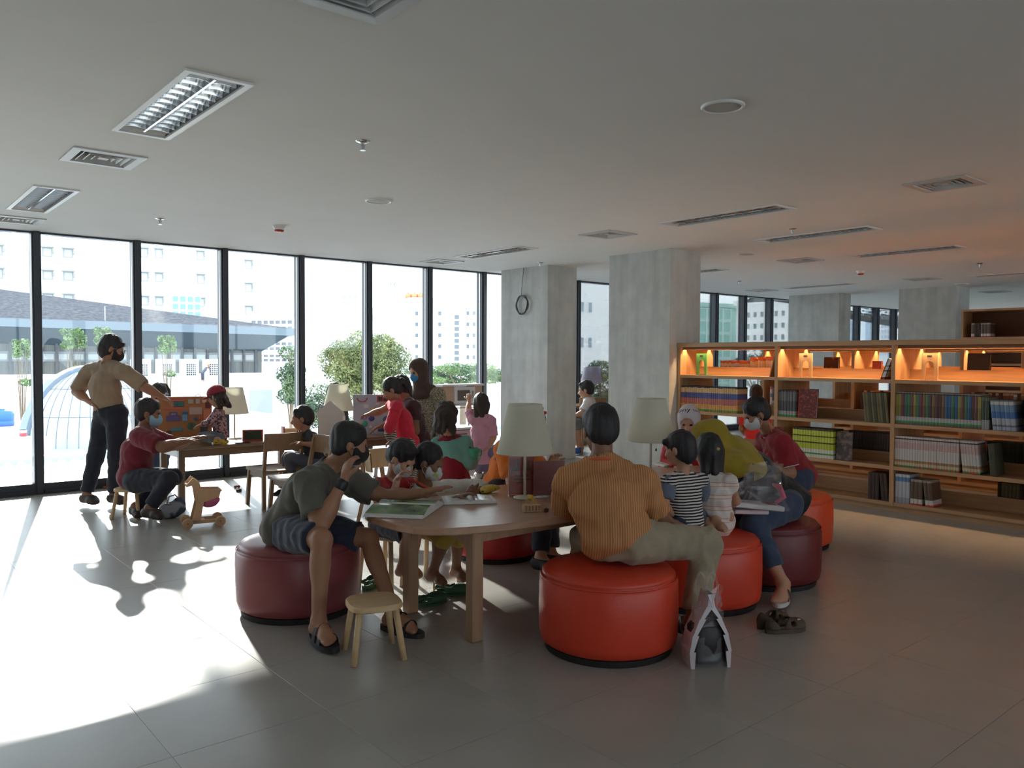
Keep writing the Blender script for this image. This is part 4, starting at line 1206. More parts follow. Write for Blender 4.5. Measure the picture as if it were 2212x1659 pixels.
for r in range(3):
    fs += [(r*m_+i, r*m_+(i+1) % m_, (r+1)*m_+(i+1) % m_, (r+1)*m_+i) for i in range(m_)]
b.add(vs, fs).build('top', M_tt, t)
for sx in (-1, 1):
    for sy in (-1, 1):
        MB().box((sx*1.27 - 0.035 + 0.03, -0.02 + sy*0.31 - 0.035, 0), (sx*1.27 + 0.035 + 0.03, -0.02 + sy*0.31 + 0.035, TZ - 0.041), bev=0.006).build('leg', M_tl, t)
    q = MB().box((sx*1.27 + 0.01, -0.295, TZ - 0.11), (sx*1.27 + 0.05, 0.255, TZ - 0.041))
    for sy in (-1, 1):      # curved brackets in the corners
        for k in range(5):
            a0, a1 = PI/2*k/5, PI/2*(k+1)/5
            c0 = (-0.02 + sy*(0.275 - 0.10), TZ - 0.21)
            p = [(c0[0] + sy*0.10*math.sin(a0), c0[1] + 0.10*math.cos(a0)), (c0[0] + sy*0.10*math.sin(a1), c0[1] + 0.10*math.cos(a1)), (c0[0] + sy*0.10, c0[1] + 0.10)]
            q.slab([(sx*1.27 + 0.01, yy, zz) for yy, zz in p], (1, 0, 0), 0.04)
    q.build('apron', M_tl, t)
for sy in (-1, 1):
    MB().box((-1.2, -0.02 + sy*0.31 - 0.015, TZ - 0.11), (1.2, -0.02 + sy*0.31 + 0.015, TZ - 0.041)).build('rail', M_tl, t)

# ------------------------------------------------------------------ table lamps
def shade_mat(name, rgb):
    m = bpy.data.materials.new(name)
    m.use_nodes = True
    nt = m.node_tree
    b = nt.nodes['Principled BSDF']
    b.inputs['Base Color'].default_value = srgb(*rgb)
    b.inputs['Roughness'].default_value = 0.9
    tr = nt.nodes.new('ShaderNodeBsdfTranslucent')
    tr.inputs[0].default_value = srgb(*rgb)
    mx = nt.nodes.new('ShaderNodeMixShader')
    mx.inputs[0].default_value = 0.45
    nt.links.new(b.outputs[0], mx.inputs[1]); nt.links.new(tr.outputs[0], mx.inputs[2])
    nt.links.new(mx.outputs[0], nt.nodes['Material Output'].inputs[0])
    return m
M_shade = shade_mat('cream lamp fabric', (240, 238, 226))
M_shadeL = shade_mat('lilac lamp fabric', (190, 186, 206))
M_lampw = mat('white lamp metal', (214, 206, 194), 0.4)
def lamp(label, loc, sm=M_shade, k=1.0, pole=0.28, rb=0.175, rt=0.105, sh=0.30, cord=False):
    t = thing('table_lamp', label, 'lamp', loc, group='table lamps')
    MB().lathe([(0.0, 0.0), (0.07*k, 0.0), (0.07*k, 0.008), (0.03*k, 0.016), (0.0, 0.018)], n=32).build('base', M_lampw, t, True)
    MB().cyl((0, 0, 0.01), (0, 0, pole + sh*0.55), 0.0085*k, n=12).build('pole', M_lampw, t, True)
    z0, z1 = pole, pole + sh
    s_ = MB().lathe([(rb, z0), (rt, z1), (rt - 0.003, z1), (rb - 0.003, z0)], n=48).build('shade', sm, t, True)
    for rr_, zz_ in ((rb, z0), (rt, z1)):
        MB().tube([(rr_*math.cos(2*PI*i/40), rr_*math.sin(2*PI*i/40), zz_) for i in range(40)], 0.0025, 5, True).build('hem', M_lampw, s_)
    f = MB()
    for i in range(3):
        a = 2*PI*i/3 + 0.4
        f.cyl((0, 0, z1 - 0.03), ((rt-0.002)*math.cos(a), (rt-0.002)*math.sin(a), z1 - 0.004), 0.0016, n=5)
    f.build('spider', M_chrome, s_)
    MB().ball((0, 0, pole + sh*0.62), (0.03, 0.03, 0.042), 14, 10).build('bulb', mat('opal bulb', (230, 228, 220), 0.3), t, True)
    if cord:
        MB().cyl((0.035, -0.02, z0 + 0.02), (0.035, -0.02, z0 - 0.055), 0.001, n=5).ball((0.035, -0.02, z0 - 0.065), (0.006, 0.006, 0.011), 8, 6).build('pull_cord', mat('dark bead', (70, 34, 30), 0.5), t, True)
    return t
lamp('cream table lamp nearest the viewer, between the red signs', (3.24, 3.74, TZ + 0.001))
lamp('cream table lamp right of the man in the striped shirt', (4.42, 3.74, TZ + 0.001), cord=True)

# ------------------------------------------------------------------ furniture by the window
WZ = 0.60
M_wt = wood('grey-brown oak table', (128, 106, 84), 0.35, 'X', 0.12)
M_wl = wood('grey-brown oak leg', (128, 106, 84), 0.45, 'Z', 0.12)
def play_table(label, x0, x1, y0, y1, z=WZ):
    t = thing('play_table', label, 'table', ((x0+x1)/2, (y0+y1)/2, 0), group='play tables by the window')
    hx, hy = (x1-x0)/2, (y1-y0)/2
    MB().box((-hx, -hy, z - 0.03), (hx, hy, z), bev=0.006).build('top', M_wt, t)
    q = MB().box((-hx + 0.06, -hy + 0.05, z - 0.11), (hx - 0.06, -hy + 0.075, z - 0.031)).box((-hx + 0.06, hy - 0.075, z - 0.11), (hx - 0.06, hy - 0.05, z - 0.031))
    q.box((-hx + 0.05, -hy + 0.06, z - 0.11), (-hx + 0.075, hy - 0.06, z - 0.031)).box((hx - 0.075, -hy + 0.06, z - 0.11), (hx - 0.05, hy - 0.06, z - 0.031)).build('apron', M_wt, t)
    for sx in (-1, 1):
        for sy in (-1, 1):
            MB().box((sx*(hx - 0.065) - 0.03, sy*(hy - 0.065) - 0.03, 0), (sx*(hx - 0.065) + 0.03, sy*(hy - 0.065) + 0.03, z - 0.031), bev=0.005).build('leg', M_wl, t)
    return t
play_table('long oak play table along the left windows with the orange activity board', 2.55, 3.98, 8.18, 8.88)
play_table('oak play table with the lilac activity board, beside the standing woman', 4.02, 5.75, 7.95, 8.75)
lamp('cream table lamp beside the child in the red cap', (3.33, 8.70, WZ + 0.001), rb=0.15, rt=0.09, sh=0.28)
lamp('cream table lamp behind the white house-shaped board', (4.48, 8.50, WZ + 0.001), rb=0.18, rt=0.105, sh=0.30)

M_ch = wood('oak chair', (140, 112, 84), 0.42, 'Z', 0.12)
M_chp = wood('pale ply chair', (186, 164, 132), 0.45, 'Z', 0.08)
def oak_chair(label, x, y, rz, m=M_ch, sh=0.385, bh=0.75, w=0.42, d=0.42, logo=False, plate=0.17, group='oak chairs by the window'):
    """faces local +Y"""
    t = thing('wooden_chair', label, 'chair', (x, y, 0), rz, group)
    hw, hd = w/2, d/2
    b = MB()
    n = 8
    for i in range(n):          # dished seat
        x0, x1 = -hw + w*i/n, -hw + w*(i+1)/n
        z0, z1 = sh - 0.012*(1 - (x0/hw)**2), sh - 0.012*(1 - (x1/hw)**2)
        b.add([(x0, -hd, z0), (x1, -hd, z1), (x1, hd, z1), (x0, hd, z0), (x0, -hd, sh - 0.03), (x1, -hd, sh - 0.03), (x1, hd, sh - 0.03), (x0, hd, sh - 0.03)],
              [(0, 1, 2, 3), (7, 6, 5, 4), (0, 4, 5, 1), (2, 6, 7, 3)] + ([(0, 3, 7, 4)] if i == 0 else []) + ([(1, 5, 6, 2)] if i == n-1 else []))
    b.build('seat', m, t)
    for sx in (-1, 1):
        MB().bar((sx*(hw - 0.025), hd - 0.035, sh - 0.03), (sx*(hw - 0.01), hd - 0.01, 0), 0.034, 0.034).build('leg', m, t)
        MB().bar((sx*(hw - 0.02), -hd + 0.02, sh - 0.0), (sx*(hw - 0.012), -hd - 0.0, 0), 0.034, 0.034).bar((sx*(hw - 0.02), -hd + 0.02, sh - 0.02), (sx*(hw - 0.02), -hd - 0.05, bh - 0.03), 0.034, 0.03).build('leg', m, t)
        MB().bar((sx*(hw - 0.028), -hd + 0.03, sh - 0.055), (sx*(hw - 0.028), hd - 0.05, sh - 0.055), 0.02, 0.05).build('side_rail', m, t)
    MB().bar((-hw + 0.04, hd - 0.04, sh - 0.055), (hw - 0.04, hd - 0.04, sh - 0.055), 0.02, 0.05).build('front_rail', m, t)
    b = MB()
    n = 10
    for i in range(n):          # curved back plate
        x0, x1 = -hw + w*i/n, -hw + w*(i+1)/n
        y0_, y1_ = -hd - 0.03 - 0.035*(1 - (x0/hw)**2), -hd - 0.03 - 0.035*(1 - (x1/hw)**2)
        b.add([(x0, y0_, bh - plate), (x1, y1_, bh - plate), (x1, y1_ - 0.012, bh), (x0, y0_ - 0.012, bh), (x0, y0_ - 0.016, bh - plate), (x1, y1_ - 0.016, bh - plate), (x1, y1_ - 0.028, bh), (x0, y0_ - 0.028, bh)],
              [(0, 1, 2, 3), (7, 6, 5, 4), (3, 2, 6, 7), (4, 5, 1, 0)] + ([(0, 3, 7, 4)] if i == 0 else []) + ([(1, 5, 6, 2)] if i == n-1 else []))
    p_ = b.build('backrest', m, t)
    if logo:
        MB().box((-0.009, -hd - 0.094, bh - plate*0.55), (0.009, -hd - 0.078, bh - plate*0.32)).build('mark', mat('burnt mark', (50, 40, 34), 0.8), p_)
    return t
oak_chair('oak chair pulled up to the window table, in front of the boy', 3.39, 7.80, 0.0)
oak_chair('oak chair with a small dark mark on its back, behind the seated man', 3.30, 7.05, math.radians(90), logo=True)
# bent ply chair
def ply_chair(label, x, y, rz):
    t = thing('ply_chair', label, 'chair', (x, y, 0), rz)
    sh = 0.37
    MB().prism([(-0.19, -0.18), (0.19, -0.18), (0.2, 0.16), (0.16, 0.2), (-0.16, 0.2), (-0.2, 0.16)], sh - 0.018, sh).build('seat', M_chp, t)
    b = MB()
    n = 14
    for i in range(n):
        a0, a1 = math.radians(200 + 140*i/n), math.radians(200 + 140*(i+1)/n)
        f = lambda a, z, r: (r*math.cos(a), 0.02 + r*math.sin(a), z)
        b.add([f(a0, 0.56, 0.205), f(a1, 0.56, 0.205), f(a1, 0.72, 0.225), f(a0, 0.72, 0.225), f(a0, 0.56, 0.217), f(a1, 0.56, 0.217), f(a1, 0.72, 0.237), f(a0, 0.72, 0.237)],
              [(0, 1, 2, 3), (7, 6, 5, 4), (3, 2, 6, 7), (4, 5, 1, 0)])
    b.build('backrest', M_chp, t)
    for sx in (-1, 1):
        MB().bar((sx*0.17, -0.15, sh - 0.02), (sx*0.205, -0.22, 0), 0.03, 0.03).bar((sx*0.165, -0.14, sh - 0.02), (sx*0.15, -0.175, 0.66), 0.03, 0.022).build('leg', M_ch, t)
        MB().bar((sx*0.16, 0.16, sh - 0.02), (sx*0.19, 0.2, 0), 0.03, 0.03).build('leg', M_ch, t)
    return t
p = (3.536, 5.809, 0.578)
ply_chair('pale bent-ply chair with a rounded back, behind the boy in red', p[0], p[1], math.radians(-150))

# small splayed-leg stools
M_pine = wood('pale pine', (204, 172, 130), 0.5, 'Y', 0.08)
def stool(label, x, y, rz, h=0.28):
    t = thing('stool', label, 'stool', (x, y, 0), rz, 'small pine stools')
    pa = superell(0.135, 0.135, 3.2, 40); pb = superell(0.128, 0.128, 3.2, 40); n = 40
    vs = [(a, b, h - 0.03) for a, b in pb] + [(a, b, h - 0.025) for a, b in pa] + [(a, b, h - 0.007) for a, b in pa] + [(a, b, h) for a, b in pb]
    fs = [tuple(range(n-1, -1, -1)), tuple(range(3*n, 4*n))]
    for r in range(3):
        fs += [(r*n+i, r*n+(i+1) % n, (r+1)*n+(i+1) % n, (r+1)*n+i) for i in range(n)]
    MB().add(vs, fs).build('seat', M_pine, t)
    for sx in (-1, 1):
        for sy in (-1, 1):
            MB().cyl((sx*0.09, sy*0.09, h - 0.03), (sx*0.125, sy*0.125, 0.0), 0.017, 0.0155, n=14).build('leg', M_pine, t, True)
    return t
stool('small empty pine stool in front of the rose pouf', 2.055, 3.53, math.radians(50 + 22))
stool('small pine stool under the seated man in maroon', 2.09, 8.02, math.radians(50))

# ------------------------------------------------------------------ people: smooth bodies grown from a posed skeleton
CORN = np.array([(0,0,0),(1,0,0),(0,1,0),(1,1,0),(0,0,1),(1,0,1),(0,1,1),(1,1,1)])
EDG = [(0,1),(2,3),(4,5),(6,7),(0,2),(1,3),(4,6),(5,7),(0,4),(1,5),(2,6),(3,7)]
def nets(g, lo, h):
    """surface through the zero level of a sampled distance field"""
    s = g < 0
    c = [s[i:s.shape[0]-1+i, j:s.shape[1]-1+j, k:s.shape[2]-1+k] for i, j, k in CORN]
    cnt = sum(a.astype(np.int8) for a in c)
    act = (cnt > 0) & (cnt < 8)
    ii = np.argwhere(act)
    if len(ii) == 0:
        return np.zeros((0, 3)), []
    vals = np.stack([g[ii[:, 0]+a, ii[:, 1]+b, ii[:, 2]+d] for a, b, d in CORN], 1)
    acc = np.zeros((len(ii), 3)); n = np.zeros(len(ii))
    for a, b in EDG:
        va, vb = vals[:, a], vals[:, b]
        m = (va < 0) != (vb < 0)
        t = np.where(m, va/np.where(m, va - vb, 1), 0)
        acc += np.where(m[:, None], CORN[a] + (CORN[b] - CORN[a])*t[:, None], 0)
        n += m
    V = lo + h*(ii + acc/n[:, None])
    idx = -np.ones(act.shape, np.int64); idx[act] = np.arange(len(ii))
    F = []
    for ax in range(3):
        o1, o2 = [(1, 2), (2, 0), (0, 1)][ax]
        sl0 = [slice(1, -1)]*3; sl1 = [slice(1, -1)]*3
        sl0[ax] = slice(0, -1); sl1[ax] = slice(1, None)
        a, b = s[tuple(sl0)], s[tuple(sl1)]
        for flip in (False, True):
            e = np.argwhere((a & ~b) if not flip else (~a & b))
            if not len(e): continue
            base = e.copy(); base[:, o1] += 1; base[:, o2] += 1
            q = []
            for d1, d2 in ((-1, -1), (0, -1), (0, 0), (-1, 0)):
                p = base.copy(); p[:, o1] += d1; p[:, o2] += d2
                q.append(idx[p[:, 0], p[:, 1], p[:, 2]])
            q = np.stack(q, 1)
            q = q[(q >= 0).all(1)]
            F.append(q[:, ::-1] if flip else q)
    return V, np.concatenate(F)

def cap(a, b, ra, rb=None, cut=False):
    return ('c', np.asarray(a, float), np.asarray(b, float), ra, ra if rb is None else rb, cut)
def ell(c, r, fr=None):
    return ('e', np.asarray(c, float), np.asarray(r, float), np.eye(3) if fr is None else np.asarray(fr, float))
def p_box(p, pad):
    if p[0] == 'c':
        r = max(p[3], p[4]) + pad
        return np.minimum(p[1], p[2]) - r, np.maximum(p[1], p[2]) + r
    e = np.abs(p[3].T) @ p[2] + pad      # rows of frame are the axes
    return p[1] - e, p[1] + e
def p_eval(p, X, Y, Z, inf):
    if p[0] == 'c':
        a, b, ra, rb, cut = p[1:]
        ab = b - a; L2 = ab @ ab + 1e-12
        px, py, pz = X - a[0], Y - a[1], Z - a[2]
        t0 = (px*ab[0] + py*ab[1] + pz*ab[2])/L2
        t = np.clip(t0, 0, 1)
        d = np.sqrt((px - ab[0]*t)**2 + (py - ab[1]*t)**2 + (pz - ab[2]*t)**2) - (ra + (rb - ra)*t) - inf
        if cut:
            d = np.maximum(d, (t0 - 1)*math.sqrt(L2))
        return d
    c, r, f = p[1:]
    r = r + inf
    px, py, pz = X - c[0], Y - c[1], Z - c[2]
    q = [(px*f[i, 0] + py*f[i, 1] + pz*f[i, 2])/r[i] for i in range(3)]
    k0 = np.sqrt(q[0]**2 + q[1]**2 + q[2]**2)
    k1 = np.sqrt((q[0]/r[0])**2 + (q[1]/r[1])**2 + (q[2]/r[2])**2) + 1e-9
    return k0*(k0 - 1)/k1
def grow(prims, h, k=0.02, inf=0.0, cuts=(), subs=(), noise=0.0, nf=40.0, nd=(1, 1, 1), keep=()):
    pad = k + 3*h + abs(noise) + max(inf, 0)
    bx = [p_box(p, pad + 0.01) for p in prims]
    lo = np.min([b[0] for b in bx], 0); hi = np.max([b[1] for b in bx], 0)
    n = np.ceil((hi - lo)/h).astype(int) + 2
    ax = [lo[i] + h*np.arange(n[i]) for i in range(3)]
    g = np.full(n, 0.5, np.float32)
    def region(b0, b1):
        i0 = np.clip(np.floor((b0 - lo)/h).astype(int), 0, n - 1); i1 = np.clip(np.ceil((b1 - lo)/h).astype(int) + 1, 1, n)
        sl = tuple(slice(i0[i], i1[i]) for i in range(3))
        return sl, ax[0][sl[0]][:, None, None], ax[1][sl[1]][None, :, None], ax[2][sl[2]][None, None, :]
    for p, b in zip(prims, bx):
        sl, X, Y, Z = region(*b)
        d = p_eval(p, X, Y, Z, inf)
        a = g[sl]
        if k > 0:
            q = np.clip(0.5 + 0.5*(a - d)/k, 0, 1)
            g[sl] = a*(1 - q) + d*q - k*q*(1 - q)
        else:
            g[sl] = np.minimum(a, d)
    X, Y, Z = ax[0][:, None, None], ax[1][None, :, None], ax[2][None, None, :]
    if noise:
        x, y, z = X*nd[0]*nf, Y*nd[1]*nf, Z*nd[2]*nf
        g += noise*(np.sin(x + 1.7*np.sin(0.6*y + 0.3*z))*np.sin(0.9*y + 1.3*np.sin(0.5*z + 0.7*x) + 1)+ 0.6*np.sin(1.1*z + 1.5*np.sin(0.7*x + 0.4*y)))
    for (pt, nr) in cuts:
        g = np.maximum(g, (X - pt[0])*nr[0] + (Y - pt[1])*nr[1] + (Z - pt[2])*nr[2])
    for p in subs:
        sl, x, y, z = region(*p_box(p, 3*h))
        g[sl] = np.maximum(g[sl], -p_eval(p, x, y, z, 0.0))
    for p in keep:
        g = np.maximum(g, p_eval(p, X, Y, Z, 0.0))
    return nets(g, lo, h)

def lerp(a, b, t):
    return np.asarray(a, float)*(1 - t) + np.asarray(b, float)*t
def hand_prims(w, d, n, side, s=1.0, curl=0.35, spread=1.0):
    """w wrist, d hand direction, n palm normal (palm faces n), side = +1 when the thumb lies along d x n"""
    d = unit(d); n = unit(np.asarray(n) - d*(np.asarray(n) @ d)); t = np.cross(d, n)*side
    w = np.asarray(w, float)
    P = [ell(w + d*0.048*s, (0.052*s, 0.040*s, 0.017*s), (d, t, n)), cap(w - d*0.02*s, w + d*0.03*s, 0.025*s, 0.024*s)]
    for i, L in enumerate((0.070, 0.078, 0.072, 0.056)):
        b = w + d*(0.088 - 0.006*abs(i - 1))*s + t*(0.030 - 0.020*i)*s*spread
        dd = d
        p = b
        for j, f in enumerate((0.48, 0.30, 0.24)):
            a = curl*(0.7 + 0.5*j)
            dd = unit(dd*math.cos(a) + n*math.sin(a))
            e = p + dd*L*f*s
            P.append(cap(p, e, (0.0095 - 0.0012*j)*s, (0.0085 - 0.0012*j)*s))
            p = e
    b = w + d*0.030*s + t*0.032*s
    d1 = unit(d*0.6 + t*0.75 + n*0.25); m = b + d1*0.038*s
    d2 = unit(d*0.85 + t*0.35 + n*(0.3 + curl*0.3)); e = m + d2*0.032*s
    P += [cap(w + d*0.01*s + t*0.012*s, b, 0.018*s, 0.015*s), cap(b, m, 0.0125*s, 0.0115*s), cap(m, e, 0.0112*s, 0.009*s)]
    return P
def foot_prims(ank, toe, s=1.0, inf=0.0):
    ank = np.asarray(ank, float); d = np.asarray(toe, float) - ank; d[2] = 0; d = unit(d)
    gz = ank[2] - 0.075*s
    g = V3(ank[0], ank[1], gz)
    lat = np.cross(d, (0, 0, 1))
    P = [cap(ank, g - d*0.035*s + V3(0, 0, 0.034*s), 0.038*s, 0.034*s), cap(g - d*0.035*s + V3(0, 0, 0.032*s), g + d*0.10*s + V3(0, 0, 0.032*s), 0.034*s, 0.034*s),
         cap(ank, g + d*0.09*s + V3(0, 0, 0.04*s), 0.036*s, 0.03*s)]
    for i in range(5):
        o = (0.034 - 0.0165*i)*s
        P.append(cap(g + d*0.10*s + lat*o*0.9 + V3(0, 0, 0.022*s), g + d*(0.165 - 0.006*i*i*0.4)*s + lat*o + V3(0, 0, 0.012*s), 0.017*s, 0.0105*s if i else 0.013*s))
    return P

class Head:
    def __init__(s, c, f, u=(0, 0, 1), k=1.0):
        s.c = np.asarray(c, float); s.f = unit(f); u = np.asarray(u, float)
        s.r = unit(np.cross(s.f, u)); s.u = np.cross(s.r, s.f); s.k = k
        s.fr = np.array((s.f, s.r, s.u))
    def p(s, f, r, u):
        return s.c + (s.f*f + s.r*r + s.u*u)*s.k
    def skull(s):
        k = s.k
        P = [ell(s.p(-0.012, 0, 0.030), (0.095*k, 0.076*k, 0.088*k), s.fr), ell(s.p(0.022, 0, -0.035), (0.066*k, 0.060*k, 0.078*k), s.fr),
             ell(s.p(0.035, 0, -0.078), (0.040*k, 0.040*k, 0.034*k), s.fr),
             cap(s.p(0.082, 0, 0.004), s.p(0.104, 0, -0.030), 0.009*k, 0.014*k), cap(s.p(0.090, -0.012, -0.034), s.p(0.090, 0.012, -0.034), 0.010*k),
             cap(s.p(0.080, -0.020, -0.062), s.p(0.080, 0.020, -0.062), 0.010*k), cap(s.p(0.078, -0.030, 0.018), s.p(0.078, 0.030, 0.018), 0.013*k)]
        for q in (-1, 1):
            P += [ell(s.p(-0.008, q*0.080, -0.012), (0.017*k, 0.009*k, 0.030*k), s.fr), ell(s.p(0.060, q*0.038, -0.025), (0.03*k, 0.025*k, 0.03*k), s.fr)]
        return P
    def eyes(s):
        return [(s.p(0.086, q*0.031, 0.002), 0.012*s.k) for q in (-1, 1)]

HAIR = mat('black hair', (34, 32, 35), 0.6, var=0.35, vscale=20, bump=0.5, bscale=90, stretch=(1, 1, 0.25))
HAIRB = mat('dark brown hair', (46, 34, 30), 0.6, var=0.35, vscale=20, bump=0.5, bscale=90, stretch=(1, 1, 0.25))
SKIN = mat('tan skin', (158, 112, 86), 0.55, var=0.05, vscale=6)
SKIN2 = mat('fair tan skin', (184, 138, 112), 0.55, var=0.05, vscale=6)
SKIN3 = mat('brown skin', (132, 92, 70), 0.55, var=0.05, vscale=6)
EYE = mat('dark eyes', (30, 22, 20), 0.2)

def hair_mesh(hd, style, h):
    k = hd.k
    P = [ell(hd.p(-0.022, 0, 0.038), (0.104*k, 0.088*k, 0.097*k), hd.fr), ell(hd.p(-0.050, 0, -0.010), (0.070*k, 0.078*k, 0.075*k), hd.fr)]
    subs = [ell(hd.p(0.085, 0, -0.055), (0.062*k, 0.085*k, 0.095*k), hd.fr), ell(hd.p(0.035, 0, -0.11), (0.09*k, 0.12*k, 0.062*k), hd.fr)]
    for q in (-1, 1):
        subs.append(ell(hd.p(0.012, q*0.088, -0.022), (0.032*k, 0.024*k, 0.042*k), hd.fr))
    if style == 'short':
        P.append(cap(hd.p(0.045, -0.045, 0.086), hd.p(0.045, 0.045, 0.086), 0.024*k))
    if style == 'fringe':
        P += [cap(hd.p(0.068, -0.05, 0.062), hd.p(0.068, 0.05, 0.062), 0.022*k), ell(hd.p(-0.05, 0, -0.03), (0.072*k, 0.082*k, 0.085*k), hd.fr)]
    if style in ('bob', 'long'):
        L = -0.13 if style == 'bob' else -0.26
        P += [cap(hd.p(-0.045, -0.055, 0.0), hd.p(-0.05, -0.055, L), 0.045*k, 0.030*k), cap(hd.p(-0.045, 0.055, 0.0), hd.p(-0.05, 0.055, L), 0.045*k, 0.030*k),
              cap(hd.p(-0.07, 0, 0.0), hd.p(-0.075, 0, L), 0.05*k, 0.035*k)]
        subs = subs[:1]
    if style == 'tail':
        P += [cap(hd.p(-0.11, 0, 0.045), hd.p(-0.145, 0, 0.03), 0.026*k), cap(hd.p(-0.145, 0, 0.03), hd.p(-0.165, 0, -0.06), 0.032*k, 0.034*k), cap(hd.p(-0.165, 0, -0.06), hd.p(-0.150, 0, -0.17), 0.034*k, 0.008*k)]
    if style == 'lowtail':
        P += [cap(hd.p(-0.09, 0, -0.03), hd.p(-0.12, 0, -0.06), 0.03*k), ell(hd.p(-0.125, 0.01, -0.095), (0.035*k, 0.035*k, 0.05*k), hd.fr)]
    if style == 'curly':
        rng = random.Random(5)
        for i in range(26):
            a = rng.uniform(0, 2*PI)
            P.append(cap(hd.p(-0.05 + 0.03*math.cos(a), 0.075*math.sin(a), 0.02 - 0.02*(i % 3)), hd.p(-0.07 + 0.045*math.cos(a), 0.092*math.sin(a), -0.10 - 0.05*rng.random()), 0.022*k, 0.012*k))
        subs = subs[:1]
    cu = style == 'curly'
    return grow(P, h, 0.014*k if cu else 0.018*k, subs=subs, noise=(0.008 if cu else 0.0035)*k, nf=(62 if cu else 75)/k, nd=(1, 1, 0.8 if cu else 0.35))

def mask_mesh(hd, h):
    k = hd.k
    P = [ell(hd.p(0.030, 0, -0.045), (0.076*k, 0.066*k, 0.066*k), hd.fr), ell(hd.p(0.062, 0, -0.052), (0.052*k, 0.034*k, 0.048*k), hd.fr)]
    cuts = [(hd.p(0.03, 0, -0.006), hd.u*1.0 - hd.f*0.35), (hd.p(0.022, 0, 0), -hd.f)]
    return grow(P, h, 0.015*k, inf=0.004*k, cuts=cuts)

